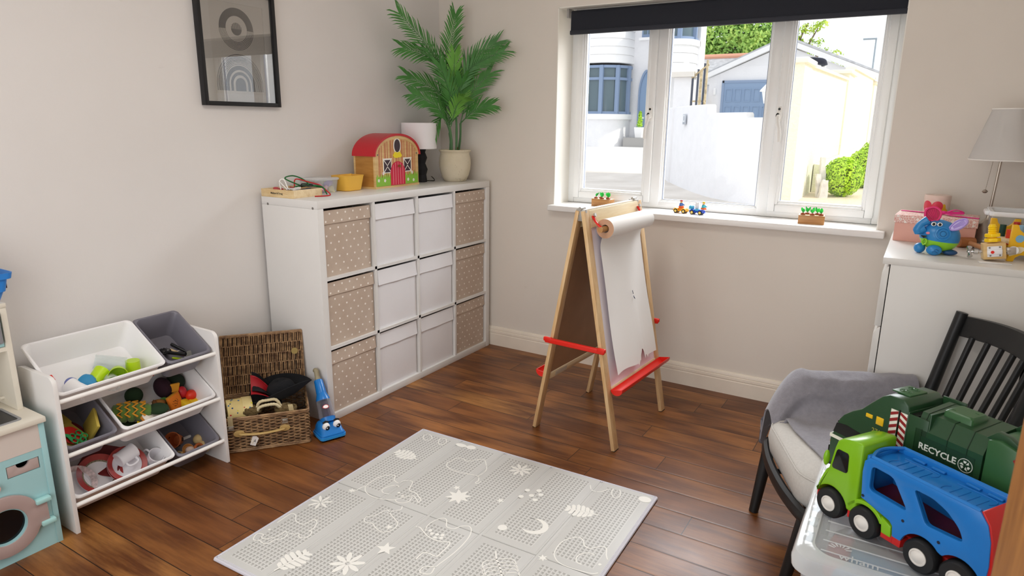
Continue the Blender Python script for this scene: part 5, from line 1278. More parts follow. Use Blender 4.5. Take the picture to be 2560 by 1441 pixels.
# local: -y faces the room, trunk towards -x
def shell(z0, z1, m, name, r=.062, sc=1.0):
    b = B(); R = []
    for k in range(13):
        z = z0 + (z1 - z0) * k / 12; q = math.sqrt(max(1e-7, r * r - z * z))
        R.append([(q * 1.10 * sc * math.cos(2 * PI * j / 36), q * .98 * sc * math.sin(2 * PI * j / 36), .070 + z + .10 * q * math.cos(2 * PI * j / 36) * -1 * .9) for j in range(36)])
    b.rings(R); return b.out(name, m, el)
shell(-.016, .0619, EB, 'upper_body'); shell(-.0619, -.016, EL, 'lower_body')
b = B(); b.tube(spline([(-.055, -.028, .098), (-.075, -.034, .088), (-.070, -.036, .108), (-.058, -.034, .122), (-.046, -.032, .130)], 5), [.019, .019, .018, .018, .017, .017, .016, .016, .015, .015, .014, .014, .014, .014, .014, .015, .015, .016, .017, .017, .015], 16); b.out('trunk', EB, el)
for x, y, r in ((-.060, -.020, 0), (-.012, -.052, 1), (.040, -.018, 2), (.02, .03, 3)):
    b = B(); b.ball((x, y, .020 if r != 2 else .012), (.020 if r == 0 else .026, .016 if r == 1 else .022, .020 if r != 2 else .011), 20, 14); b.out('foot', EB if r < 2 else mat('toy_dark_blue', '#1d4a7a', .4), el)
b = B(); b.tube([(-.012, -.0675, .022), (-.004, -.0682, .027), (.004, -.0675, .020)], .0015, 6); b.tube([(-.018, -.0672, .014), (-.008, -.068, .018), (.002, -.0675, .011)], .0015, 6); b.out('sole_lines', mat('toy_sole', '#1e5f96', .4), el)
b = B(); nn = Vector((.10, -.94, .2)).normalized(); c = Vector((.008, -.0535, .084)); Mx = Matrix.Translation(c) @ nn.to_track_quat('Z', 'Y').to_matrix().to_4x4()
b.M = Mx; b.lathe([(.027, -.006), (.026, .004), (.021, .006), (.019, .003), (.0165, .003), (.0155, .006), (.0005, .007)], 30); b.out('side_button', EB, el)
b = B(Mx); b.tube([(.010 * math.cos(2 * PI * k / 24), .010 * math.sin(2 * PI * k / 24), .0072) for k in range(24)], .0012, 6, True); b.out('button_ring', MATS['toy_sole'], el)
def ear(c, ax, m, m2, W, H, n, name):
    Mx = Matrix.Translation(Vector(c)) @ Vector(n).normalized().to_track_quat('Z', 'Y').to_matrix().to_4x4() @ Matrix.Rotation(rad(ax), 4, 'Z')
    P = spline([(-W * .35, 0, 0), (-W, H * .45, 0), (-W * .7, H * .9, 0), (0, H, 0), (W * .7, H * .85, 0), (W, H * .4, 0), (W * .35, 0, 0)], 6, True)
    b = B(Mx); b.prism([(p.x, p.y) for p in P], .010, holes=[[(p.x * .72, .10 * H + p.y * .78) for p in P]], bev=.002); e = b.out(name, m, el)
    b = B(Mx); b.prism([(p.x * .73, .09 * H + p.y * .79) for p in P], .003, TR(0, 0, .002)); b.out('inner_ear', m2, e)
    b = B(Mx)
    for k in range(5):
        x = (-.6 + .3 * k) * W * .8; b.tube([(x * .5, H * .2, .006), (x, H * .82, .006)], .0012, 6)
    b.out('ear_ribs', m, e)
ear((.030, -.035, .100), -50, EP, mat('violet_pale', '#d5c8f0', .5), .019, .068, (-.5, -.8, .35), 'ear')
ear((-.018, -.005, .125), 30, EM, mat('magenta_dark', '#b8164f', .5), .030, .060, (-.1, -.9, .25), 'ear')
b = B(); b.tube([(-.050, -.046, .060), (-.056, -.050, .048), (-.050, -.055, .038), (-.042, -.054, .042), (-.040, -.052, .052), (-.044, -.050, .060)], .0032, 8, True); b.out('teether_ring', EL, el)
for x in (-.026, -.006):
    b = B(); b.ball((x, -.046, .118), (.009, .006, .008), 16, 10); ey = b.out('eye', EYW, el)
    b = B(); b.ball((x, -.051, .1185), (.005, .003, .0055), 12, 8); b.out('pupil', BLK, ey)
b = B(); b.ball((-.040, -.050, .083), (.007, .003, .005)); b.out('cheek', mat('cheek_pink', '#e58aa0', .6), el)
b = B(); b.tube([(-.060, -.045, .070), (-.052, -.052, .068), (-.044, -.056, .072)], [.002, .005, .002], 8); b.out('mouth', BLK, el)

# lamp
SV = mat('brushed_nickel', '#b5aba0', .3, .85)
tl = thing('bedside_lamp', 'nickel table lamp with pleated white shade on the chest', 'lamp', (2.655, -.150, DZ))
b = B(); b.lathe([(.070, 0), (.071, .008), (.068, .016), (.062, .040), (.050, .062), (.032, .078), (.018, .090), (.009, .10), (.007, .12)], 40); b.out('lamp_foot', SV, tl)
b = B(); b.cyl((0, 0, .10), (.010, 0, .44), .006, seg=14); b.out('stem', SV, tl)
b = B(); R = []
for z, r in ((.345, .119), (.352, .119), (.545, .0655), (.553, .065)):
    R.append([((r + (.0016 if j % 2 else 0)) * math.cos(2 * PI * j / 120) + .013, (r + (.0016 if j % 2 else 0)) * math.sin(2 * PI * j / 120), z) for j in range(120)])
b.rings(R, cap0=False, cap1=False); bmesh.ops.solidify(b.bm, geom=list(b.bm.faces), thickness=.0012)
b.out('lamp_shade', mat('pleated_shade', '#f4f1ee', .85), tl, sharp=80)
b = B()
for z, r in ((.346, .1205), (.552, .0665)): b.tube([(r * math.cos(2 * PI * j / 60) + .013, r * math.sin(2 * PI * j / 60), z) for j in range(60)], .0028, 6, True)
b.out('shade_trim', mat('shade_trim', '#efece8', .7), tl)
b = B()
for k in range(30): b.ball((-.020 - .0003 * k, -.020, .345 - .0042 * k), .0017, 6, 4)
b.ball((-.030, -.020, .214), (.010, .010, .008), 16, 10); b.tube([(-.030 + .0095 * math.cos(2 * PI * j / 20), -.020 + .0095 * math.sin(2 * PI * j / 20), .214) for j in range(20)], .0018, 6, True); b.out('pull_chain', SV, tl)

# clear crate with white rim, behind the toys
ccr = thing('clear_crate', 'clear plastic crate with white rim in front of the nickel lamp', 'crate', (2.715, -.345, DZ), 0)
def csec(hx, hy, z): return [(x, y, z) for x, y in rrect(-hx, hx, -hy, hy, .015, 4)]
b = B(); b.rings([csec(.062, .085, 0), csec(.070, .095, .146), csec(.068, .093, .146), csec(.060, .083, .003)]); b.out('crate_wall', CLEAR, ccr)
b = B(); b.rings([csec(.078, .103, .140), csec(.080, .105, .144), csec(.078, .103, .158), csec(.064, .089, .156), csec(.066, .091, .140)], closed=True); b.box(-.092, -.070, -.05, .05, .137, .155, .006); b.out('rim', mat('rim_white', '#eef0f2', .25), ccr)
b = B(); b.tube([(-.03, .02, .02), (.03, -.03, .12)], .007, 8); o = one('plastic_straw', b, mat('straw_mauve', '#a9909a', .5), 'mauve tube leaning inside the clear crate', 'tube'); o.location = (2.715, -.345, DZ - .006)

# mallet
ml = thing('wooden_mallet', 'brown wooden toy mallet lying between elephant and bench', 'mallet', (2.578, -.385, DZ + .021), rad(30))
MW = wood('mallet_wood', '#9a5c33', '#b87a4b', .45, (4, 26, 26))
b = B(); b.tube([(-.032, 0, 0), (-.030, 0, 0), (.030, 0, 0), (.032, 0, 0)], [.019, .021, .021, .019], 24); b.out('mallet_head', MW, ml)
b = B(); b.tube([(.004, -.01, 0), (.018, -.13, -.010)], .0095, 14); b.out('handle', wood('mallet_handle', '#b5774a', '#cd966a', .45, (26, 4, 26)), ml)

# busy block with latch, tap and caster
bz = thing('busy_block', 'tilted wooden busy block with white latch plate, chrome tap and caster', 'busy board', (2.650, -.660, DZ + .036), rot=(rad(-4), rad(-9), rad(5)))
b = B(); b.box(-.034, .034, -.030, .030, -.028, .030, .0015); b.out('block', NAT, bz)
b = B(); b.box(-.023, .022, -.0345, -.030, -.019, .020, .003); b.box(-.024, .022, -.040, -.034, -.009, .008, .002); lt = b.out('latch_plate', mat('latch_white', '#eeedf0', .3), bz)
b = B(); b.cyl((-.008, -.0395, -.001), (-.008, -.0415, -.001), .0055, seg=18); b.out('red_button', REDP, lt)
b = B()
for x, z in ((-.016, .015), (.015, .016), (-.014, -.014), (.015, -.014)): b.cyl((x, -.034, z), (x, -.0362, z), .003, seg=12)
b.out('screw', MATS['screw_steel'], lt)
CHR = mat('chrome', '#d8d8da', .08, 1)
b = B(); b.tube([(-.034, -.004, .0), (-.045, -.004, .0), (-.047, -.004, .0), (-.060, -.004, .002), (-.062, -.004, .002), (-.070, -.004, .002)], [.006, .006, .010, .010, .006, .005], 18)
for a in (40, 130, 220, 310): c, s = math.cos(rad(a)), math.sin(rad(a)); b.tube([(-.072, -.004, .002), (-.074, -.004 + .016 * c, .002 + .016 * s), (-.073, -.004 + .024 * c, .002 + .024 * s)], [.005, .005, .0075], 12)
b.ball((-.074, -.004, .002), .008, 14, 10); b.out('tap', CHR, bz)
b = B(); b.box(.034, .050, -.020, .012, -.004, .000, .001); b.box(.040, .066, -.012, -.010, -.016, .010, .001); b.box(.040, .066, .004, .006, -.016, .010, .001); cs = b.out('caster_fork', SV, bz)
b = B(); b.cyl((.060, -.009, -.002), (.060, .003, -.002), .015, seg=24); b.out('caster_wheel', mat('caster_white', '#e9e9ea', .3), cs)
# yellow nut and bolt on the block
nb = thing('toy_nut_and_bolt', 'bright yellow plastic nut and bolt standing on the busy block', 'toy bolt', (2.643, -.660, DZ + .069), rot=(rad(-4), rad(-9), 0))
YB = mat('bright_yellow', '#ffd413', .35)
def hexa(r, rot=0): return [(r * math.cos(rot + k * PI / 3), r * math.sin(rot + k * PI / 3)) for k in range(6)]
b = B(); b.prism(hexa(.026), .014, bev=.003); b.out('bolt_head', YB, nb)
b = B(); b.prism(hexa(.027, .4), .013, TR(0, 0, .018), bev=.003); b.out('nut', YB, nb)
b = B(); b.lathe([(.0125, .012)] + [(.0125 + (.0015 if k % 2 else -.0008), .030 + .0035 * k) for k in range(9)] + [(.010, .064), (.0005, .065)], 24); b.out('thread', YB, nb)
# white and black tray edge under the block
b = B(); b.box(-.05, .05, -.012, .012, 0, .004, .0015); o = one('clothes_peg', b, mat('peg_white', '#e8e6e3', .4), 'flat white clip lying under the busy block', 'clip'); o.location = (2.655, -.725, DZ + .0003); o.rotation_euler = (0, 0, rad(10))

# pounding bench
pn_ = thing('pounding_bench', 'yellow pounding bench with coloured pegs at the right edge', 'pounding bench', (2.716, -.538, DZ), rad(16.7))
YBN = mat('bench_yellow', '#eab61e', .4)
endp = [(-.050, 0), (-.030, 0), (-.026, .014), (-.012, .024), (.012, .024), (.026, .014), (.030, 0), (.050, 0), (.050, .135), (.032, .135), (.026, .118), (.012, .106), (-.012, .106), (-.026, .118), (-.032, .135), (-.050, .135)]
for y in (-.100, .085):
    b = B(); b.prism(endp, .014, TR(0, y + .014, 0) @ XZ, bev=.002); e = b.out('end_board', YBN, pn_)
    if y < 0:
        b = B(); b.prism(circ(-.022, .085, .014, 24), .0008, TR(0, y - .0002, 0) @ XZ); b.out('blue_print', mat('print_blue', '#7fb4d6', .5), e)
        b = B(); P = spline([(-.047, .020, 0), (-.043, .032, 0), (-.034, .05, 0), (-.018, .056, 0), (.0, .05, 0), (-.01, .034, 0), (-.03, .026, 0)], 4, True); b.prism([(p.x, p.y) for p in P], .0008, TR(0, y - .0002, 0) @ XZ); b.out('leaf_print', mat('print_cream', '#f0e6c8', .5), e)
b = B(); b.box(-.044, .044, -.086, .086, .060, .074, .002); b.out('plank', PINE, pn_)
for x, y, m, dz in ((-.028, .035, mat('peg_green', '#173f33', .5), .030), (-.022, -.012, mat('peg_red', '#d8401f', .45), .018), (-.020, -.055, mat('peg_pink', '#e79aa0', .5), .022), (.022, .05, mat('peg_dark_red', '#b42a1d', .45), .040), (.020, .0, mat('peg_blue', '#8fbfe0', .5), .034), (.022, -.05, mat('peg_orange', '#e58a2a', .5), .026)):
    b = B(); b.cyl((x, y, .032 + dz), (x, y, .088 + dz), .0105, seg=20); b.out('peg', m, pn_)

# ------------------------------------------------------------------ armchair
ach = thing('spindle_armchair', 'black spindle-back armchair with pale grey cushion in the right corner', 'armchair', (2.36, -1.205, 0), rad(204.2))
BW = mat('black_stained_wood', '#1b1c1d', .42, bump=.08, bscale=30, stretch=(1, 1, .1))
b = B(); b.tube([(.300, -.218, .0), (.262, -.238, .27)], [.018, .024], 16); b.out('leg', BW, ach)
b = B(); b.tube([(.300, .218, .0), (.262, .238, .27)], [.018, .024], 16); b.out('leg', BW, ach)
for y in (-.21, .21): b = B(); b.tube([(-.330, y, .0), (-.255, y * 1.02, .27)], [.018, .024], 16); b.out('leg', BW, ach)
P = spline([(-.25, -.24, .265), (.0, -.285, .268), (.20, -.292, .27), (.262, -.265, .272), (.290, -.14, .272), (.298, 0, .272), (.290, .14, .272), (.262, .265, .272), (.20, .292, .27), (.0, .285, .268), (-.25, .24, .265)], 5)
b = B(); b.tube(P, .017, 8, flat=1.5); b.out('seat_frame', BW, ach)
b = B(); b.tube([(.262, -.21, .185), (-.24, -.21, .185)], .010, 10); b.tube([(.262, .21, .185), (-.24, .21, .185)], .010, 10); b.out('stretcher', BW, ach)
b = B(); b.box(-.25, .25, -.24, .24, .262, .274, .003); b.out('seat_board', BW, ach)
for y in (-.235, .235):
    b = B(); b.tube([(-.235, y, .262), (-.278, y, .52), (-.345, y, .845)], [.022, .021, .019], 12); b.out('back_post', BW, ach)
    b = B(); yy = y * 1.24; b.tube(spline([(-.335, yy * .97, .500), (-.2, yy, .506), (.05, yy, .512), (.19, yy * .99, .510)], 5), .026, 10, flat=.45); b.out('arm', BW, ach)
    b = B(); b.tube([(.15, yy, .50), (.19, yy * .98, .275)], .016, 12); b.out('arm_post', BW, ach)
    b = B(); b.tube([(-.272, y, .503), (-.300, yy * .97, .500)], .014, 10); b.out('arm_joint', BW, ach)
def bow(t): return -.052 * (1 - (2 * t - 1) ** 2)
b = B(); R = []
for k in range(21):
    t = k / 20; y = -.235 + .47 * t; x0 = -.343 + bow(t) * 1.2; zt = .832 + .012 * (1 - (2 * t - 1) ** 2); zb = .760 + .010 * (1 - (2 * t - 1) ** 2)
    R.append([(x0 + .010, y, zb), (x0 - .008, y, zb), (x0 - .024, y, zt), (x0 - .004, y, zt)])
b.rings(R); b.out('top_rail', BW, ach, sharp=30)
for k in range(7):
    t = (k + 1) / 8; y = -.235 + .47 * t
    b = B(); b.tube([(-.225 + bow(t) * .3, y * .94, .265), (-.335 + bow(t) * 1.2, y, .770)], .0105, 10); b.out('spindle', BW, ach)
CUSH = mat('pale_grey_upholstery', '#c3c0bb', .95, var=.06, vscale=120, bump=.35, bscale=420, bdist=.0015)
b = B()
def csh(x0, x1, hy, r, z): return [(x, y, z) for x, y in rrect(x0, x1, -hy, hy, r, 6)]
b.rings([csh(-.22, .262, .238, .09, .276), csh(-.23, .280, .256, .10, .292), csh(-.235, .290, .264, .11, .345), csh(-.233, .284, .258, .105, .385), csh(-.22, .262, .238, .095, .402), csh(-.15, .19, .17, .08, .410)])
cu = b.out('cushion', CUSH, ach, sharp=80)
b = B(); b.tube([(x, y, .389) for x, y in rrect(-.2325, .282, -.256, .256, .105, 6)], .0028, 6, True); b.out('piping', CUSH, cu)
# throw draped over the far arm and the seat
THR = mat('grey_fleece_throw', '#8b8991', .95, var=.10, vscale=60, bump=.6, bscale=260, bdist=.003, sheen=.3)
prof = [(-.385, .33), (-.388, .36), (-.386, .40), (-.376, .48), (-.350, .545), (-.300, .566), (-.255, .552), (-.235, .50), (-.222, .455), (-.180, .424), (-.12, .4165), (-.02, .418), (.08, .418), (.17, .417), (.215, .411)]
PS = spline([(0, y, z) for y, z in prof], 5)
b = B()
def throw(u, v):
    i = v * (len(PS) - 1); k = min(len(PS) - 2, int(i)); p = PS[k].lerp(PS[k + 1], i - k)
    on_seat = max(0, min(1, (p.y + .235) / .06))
    x1 = .245 - .035 * on_seat - .02 * math.sin(p.y * 9) * on_seat; x0 = -.250 + .045 * on_seat
    x = x0 + (x1 - x0) * u
    edge = max(0, (u - .8) / .2) ** 2 * (1 - on_seat)
    fold = noise.noise(Vector((x * 7, v * 9, 3.1))) * .013 + noise.noise(Vector((x * 19, v * 14, 8))) * .006
    nrm = Vector((0, -1, .3)) if p.y < -.33 else (Vector((0, .2, 1)) if p.y > -.2 or p.z > .53 else Vector((0, 1, .4)))
    q = Vector((x, p.y, p.z)) + nrm.normalized() * (abs(fold) if on_seat > .5 else fold + .008)
    q.z -= edge * .16 * (1 if p.z > .40 else .3); q.y += edge * .05; q.x += edge * .03
    q.z += .012 * math.sin(x * 30 + v * 20) * (1 - on_seat) * (p.z < .5)
    if on_seat > .5: q.z = max(q.z, .4165 - .012 * (x > .2))
    return q
b.surf(throw, 60, 75, .006); th = b.out('fleece_throw', THR, None, sharp=80); tag(th, 'grey fleece throw draped over the armchair seat and far arm', 'throw'); th.location = ach.location; th.rotation_euler = ach.rotation_euler

# ------------------------------------------------------------------ clear storage box and its trucks
LZ = .55
sb = thing('storage_box', 'large clear lidded storage box under the two toy trucks', 'storage box', (2.522, -1.915, 0))
FRO = clearmat('frosted_box', (.90, .93, .96), .10); FRL = clearmat('clear_ribbed_cover', (.93, .95, .97), .05); RIMF = clearmat('frosted_rim', (.85, .88, .91), .38)
def s2(hx, hy, z, r=.045): return [(x, y, z) for x, y in rrect(-hx, hx, -hy, hy, r, 6)]
HX, HY = .268, .292
b = B(); b.rings([s2(HX - .05, HY - .05, .0), s2(HX - .045, HY - .045, .006), s2(HX - .02, HY - .02, .49), s2(HX - .012, HY - .012, .50), s2(HX - .012, HY - .012, .525), s2(HX - .016, HY - .016, .525), s2(HX - .024, HY - .024, .49), s2(HX - .05, HY - .05, .010)]); b.out('box_wall', FRO, sb)
b = B(); b.rings([s2(HX, HY, .515), s2(HX + .002, HY + .002, .535), s2(HX - .004, HY - .004, LZ + .004), s2(HX - .012, HY - .012, LZ + .008), s2(HX - .040, HY - .040, LZ + .006), s2(HX - .046, HY - .046, LZ - .004), s2(HX - .042, HY - .042, LZ - .007), s2(HX - .014, HY - .014, LZ + .001), s2(HX - .006, HY - .006, .515)], closed=True); lr = b.out('lid_rim', RIMF, sb)
b = B(); b.box(-HX + .043, HX - .043, -HY + .043, HY - .043, LZ - .0035, LZ, .001)
b.out('lid_panel', FRL, sb)
b = B()
for k in range(11):
    y = -HY + .065 + k * .044; b.box(-HX + .055, HX - .055, y - .002, y + .002, LZ - .0002, LZ + .0016, .0008)
b.out('lid_ribs', RIMF, sb)
b = B()
for k in range(7): y = -.22 + k * .07; b.box(-HX + .010, -HX + .036, y, y + .045, LZ + .0065, LZ + .0078, .0006)
b.out('rim_slots', FRL, lr)
b = B(); b.text('wham', .034, TR(-.135, -HY + .062, LZ + .0002, 0, 0, 0), .0008); 
for k in range(7): a = rad(20 + 24 * k); b.prism([(.012 * math.cos(a - .1), .012 * math.sin(a - .1)), (.024 * math.cos(a - .05), .024 * math.sin(a - .05)), (.026 * math.cos(a + .1), .026 * math.sin(a + .1)), (.012 * math.cos(a + .1), .012 * math.sin(a + .1))], .0008, TR(-.175, -HY + .087, LZ))
b.out('embossed_lettering', mat('emboss_white', '#d7dadb', .4), sb)
for x0, y0, z0, dx, dy, dz, m, n, l in ((-.10, -.165, .40, .11, .09, .12, mat('bag_blue', '#3f8fb6', .35), 'blue_toy_bag', 'blue plastic toy bag seen through the box lid'), (-.175, -.13, .40, .035, .10, .12, mat('bag_red', '#b5494e', .45), 'red_toy_packet', 'red and white packet seen through the box lid'), (-.14, .0, .38, .07, .06, .10, mat('bag_navy', '#20283e', .3), 'navy_toy_packet', 'navy packet seen through the box lid'), (.08, -.02, .36, .11, .17, .13, mat('bag_charcoal', '#33353a', .5), 'charcoal_toy_bag', 'charcoal bag filling the right of the storage box'), (-.16, .13, .34, .06, .09, .15, mat('bag_white', '#d9d8dc', .5), 'white_toy_packet', 'white packet at the back of the storage box')):
    b = B(); rn = random.Random(n)
    t = bmesh.new(); bmesh.ops.create_uvsphere(t, u_segments=24, v_segments=14, radius=1)
    for v in t.verts:
        c = v.co; k = 1 + .10 * noise.noise(c * 2.2 + Vector((x0 * 30, 0, 0))); v.co = Vector((math.copysign(abs(c.x) ** .6, c.x) * dx * k, math.copysign(abs(c.y) ** .6, c.y) * dy * k, math.copysign(abs(c.z) ** .6, c.z) * dz * k))
    b.add(t); o = one(n, b, m, l, 'toy bag', 'bags inside the storage box', sharp=80); o.location = (2.522 + x0, -1.915 + y0, z0)

TBL = mat('truck_blue', '#1f78c8', .25); TGR = mat('truck_lime', '#7fb81c', .25); TRD = mat('truck_red', '#c4201f', .3); TYR = mat('tyre_black', '#17181a', .55); HUB = mat('hub_white', '#dcd8d2', .35)
def wheel(parent, x, y, r, w, out=-1, hub=.5):
    b = B(TR(x, y, r)); P = []
    for k in range(0, 49):
        a = 2 * PI * k / 48
    prof = [(r * .45, -w / 2), (r * .90, -w / 2), (r, -w * .30), (r, w * .30), (r * .90, w / 2), (r * .45, w / 2)]
    R = [[(q * (1 + (.012 if (k // 2) % 2 and abs(d) < w * .4 and q > r * .95 else 0)) * math.cos(2 * PI * k / 48), d, q * math.sin(2 * PI * k / 48)) for k in range(48)] for q, d in prof]
    b.rings(R); o = b.out('wheel', TYR, parent)
    b = B(TR(x, y, r)); f = out
    R = [[(q * math.cos(2 * PI * k / 32), f * (w / 2 + d), q * math.sin(2 * PI * k / 32)) for k in range(32)] for q, d in ((r * hub, -.004), (r * hub, .002), (r * hub * .86, .003), (r * hub * .80, .001), (r * hub * .55, .004), (r * hub * .25, .006), (.0004, .0065))]
    b.rings(R, cap0=False); b.out('hub', HUB, o)
ct = thing('toy_car_transporter', 'lime and blue toy car transporter standing nearest on the storage box', 'toy truck', (2.306, -1.991, LZ + .002), rad(-33.8))
CWD = .115
cab = [(-.042, .048), (-.040, .060), (-.034, .078)] + [(.0 + .0455 * math.cos(rad(a)), .0375 + .0455 * math.sin(rad(a))) for a in (178, 178)][:0]
hood = spline([(-.043, .052, 0), (-.038, .078, 0), (-.026, .112, 0), (-.022, .120, 0)], 3)
cabP = [(p.x, p.y) for p in hood] + [(-.017, .124), (-.012, .150), (-.006, .185), (-.001, .203), (.010, .213), (.032, .220), (.060, .2235), (.067, .220), (.068, .060), (.056, .045)]
arch_ = [(.0 + .044 * math.cos(rad(a)), .0375 + .044 * math.sin(rad(a))) for a in range(10, 171, 12)]
cabP = cabP + arch_
b = B(); b.prism(cabP, CWD, TR(0, CWD, 0) @ XZ, bev=.004); b.out('cab', TGR, ct, sharp=45)
for y, s in ((-.0012, 1), (CWD - .0008, 1)):
    b = B(); P = rrect(0, 1, 0, 1, .16, 4); Q = [((1 - v) * ((1 - u) * -.0085 + u * .036) + v * ((1 - u) * .001 + u * .0335), (1 - v) * ((1 - u) * .130 + u * .134) + v * .184 - .0) for u, v in P]
    b.prism(Q, .002, TR(0, y + .002, 0) @ XZ, bev=.0005); b.out('side_window', mat('truck_window', '#121519', .15), ct)
b = B(); b.prism([(-.0175, .130), (-.0105, .150), (-.004, .186), (-.0085, .186), (-.017, .150)], .085, TR(0, CWD - .015, 0) @ XZ); b.out('windscreen', MATS['truck_window'], ct)
for y in (-.004, CWD + .004):
    b = B(); b.ball((-.022, y, .150), (.007, .008, .020), 16, 12); b.out('mirror', TGR, ct)
for y in (0.0, CWD - .026):
    b = B(); P = [(.092 + .0535 * math.cos(rad(a)), .0375 + .0535 * math.sin(rad(a))) for a in range(25, 156, 8)] + [(.092 + .0435 * math.cos(rad(a)), .0375 + .0435 * math.sin(rad(a))) for a in range(155, 24, -8)]
    b.prism(P, .026, TR(0, y + .026, 0) @ XZ, bev=.002); b.prism([(.137, .040), (.160, .040), (.158, .066), (.132, .078)], .026, TR(0, y + .026, 0) @ XZ, bev=.002); b.out('fender', TGR, ct)
b = B(); b.box(-.036, .36, .030, CWD - .030, .028, .050, .004)
for x0, x1 in ((.046, .054), (.134, .165), (.160, .182)): b.box(x0, x1, .004, CWD - .004, .026, .046, .002)
b.box(-.043, -.034, .004, CWD - .004, .034, .052, .003); b.out('chassis', TRD, ct)
topz = .203
tr = [(.078, .096), (.152, .078), (.160, .070), (.163, .046), (.182, .046)] + [(.229 + .047 * math.cos(rad(a)), .0375 + .047 * math.sin(rad(a))) for a in range(165, 40, -10)] + [(.2690, .068)] + [(.309 + .047 * math.cos(rad(a)), .0375 + .047 * math.sin(rad(a))) for a in range(140, 14, -10)] + [(.358, .046), (.360, .10), (.355, .150), (.345, .182), (.327, topz)] + [(.115, topz + .002), (.086, .200), (.074, .188), (.072, .16)]
def rp(P, n=4, r=.010):
    O = []
    L = len(P)
    for i in range(L):
        p, a, c = Vector(P[i]), Vector(P[i - 1]), Vector(P[(i + 1) % L]); u = (a - p).normalized() * min(r, (a - p).length / 2.2); w = (c - p).normalized() * min(r, (c - p).length / 2.2)
        for k in range(n + 1): t = k / n; q = (p + u) * (1 - t) ** 2 + p * 2 * t * (1 - t) + (p + w) * t * t; O.append((q.x, q.y))
    return O
h1 = rp([(.093, .184), (.146, .182), (.188, .121), (.094, .124)], 4, .012); h2 = rp([(.194, .180), (.235, .180), (.268, .168), (.296, .145), (.308, .120), (.230, .114)], 4, .010)
for y in (0, CWD - .010):
    b = B(); b.prism(tr, .010, TR(0, y + .010, 0) @ XZ, holes=[h1, h2], bev=.0015); sd_ = b.out('trailer_side', TBL, ct, sharp=30)
    b = B(); yy = -.0006 if y == 0 else CWD + .0006
    for x, z in ((.082, .103), (.182, .096), (.262, .093)): b.cyl((x, yy, z), (x, yy + .0012, z), .0035, seg=14)
    b.out('screw_hole', mat('hole_navy', '#0f1a30', .6), sd_)
    if y == 0:
        b = B()
        for h in (h1, h2):
            c = (sum(p[0] for p in h) / len(h), sum(p[1] for p in h) / len(h)); b.prism([(c[0] + (p[0] - c[0]) * 1.05, c[1] + (p[1] - c[1]) * 1.06) for p in h], .004, TR(0, .0135, 0) @ XZ, holes=[h])
        b.out('hole_lip', TBL, sd_)
b = B(); b.box(.078, .330, .009, CWD - .009, .186, .192, .001); dk = b.out('top_deck', TBL, ct)
b = B()
for y in (.004, CWD - .004): b.tube([(.090, y, topz), (.327, y, topz)], .0045, 8)
b.tube([(.090 , .004, topz)] + [(.090 - .018 * math.sin(PI * k / 10), .004 + (CWD - .008) * k / 10, topz) for k in range(1, 10)] + [(.090, CWD - .004, topz)], .0045, 8); b.out('deck_rail', TBL, ct)
b = B()
for x0 in (.105, .225):
    for y0, y1 in ((.024, .090),):
        b.tube(spline([(x0 + .085, y0 + .008, .1925), (x0 + .012, y0 + .004, .1925), (x0, y0 + .022, .1925), (x0 + .006, y1 - .026, .1925)], 5), .0012, 6); b.tube(spline([(x0 + .006, y1 - .004, .1925), (x0 + .075, y1, .1925), (x0 + .09, y1 - .012, .1925), (x0 + .085, y1 - .03, .1925)], 5), .0012, 6)
        for k in range(4): b.box(x0 + .020 + .018 * k, x0 + .0215 + .018 * k, y0 + .012, y1 - .012, .192, .1932)
        b.box(x0 + .0, x0 + .018, .0125, .0165, .192, .1935); b.box(x0 + .050, x0 + .068, .0125, .0165, .192, .1935)
        for k in range(2): b.box(x0 + .015 + .045 * k, x0 + .045 + .045 * k, .096, .106, .192, .197, .002)
b.out('deck_mouldings', TBL, dk)
b = B(); b.prism([(.078, .108), (.19, .098), (.34, .085), (.34, .080), (.19, .090), (.078, .100)], CWD - .02, TR(0, CWD - .01, 0) @ XZ); b.out('inner_deck', mat('inner_deck_red', '#7c1a20', .35), ct)
b = B(); b.box(.072, .080, .009, CWD - .009, .098, .200, .002); b.out('trailer_front', TBL, ct)
b = B(); b.prism([(.3275, topz), (.332, topz + .001), (.349, .182), (.359, .150), (.365, .10), (.363, .050), (.358, .050), (.359, .10), (.353, .150), (.343, .182)], CWD - .006, TR(0, CWD - .003, 0) @ XZ, bev=.001); b.out('rear_ramp', TRD, ct)
for x in (0, .092, .229, .309):
    wheel(ct, x, .010, .0375, .030, -1); wheel(ct, x, CWD - .010, .0375, .030, 1)

# green recycling truck
rt = thing('toy_recycling_truck', 'dark green toy recycling truck standing behind the blue transporter', 'toy truck', (2.389, -1.866, LZ + .002), rad(-33.8))
DG = mat('truck_green', '#24452a', .3); DG2 = mat('truck_green_top', '#2f5a33', .35); TBK = mat('truck_black', '#0d100f', .2)
GW = .130
cabg = [(-.138, .050), (-.139, .118), (-.134, .134), (-.129, .150), (-.119, .182), (-.108, .198), (-.085, .218), (-.060, .234), (-.035, .262), (-.010, .288), (.008, .299), (.046, .300), (.060, .290), (.064, .262), (.064, .050)]
b = B(); b.prism(cabg, GW, TR(0, GW, 0) @ XZ, bev=.005); b.out('cab', DG, rt, sharp=40)
b = B(); b.box(-.146, -.10, .004, GW - .004, .040, .098, .006); b.out('bumper', TBK, rt)
for y in (.014, GW - .014): b = B(); b.ball((-.139, y, .108), (.005, .010, .007)); b.out('headlight', mat('amber_lens', '#e0a422', .2), rt)
b = B()
for y in (-.0008, GW - .0012): b.prism([(-.131, .142), (-.123, .170), (-.095, .174), (-.030, .166), (-.012, .158), (-.012, .142)], .002, TR(0, y + .002, 0) @ XZ)
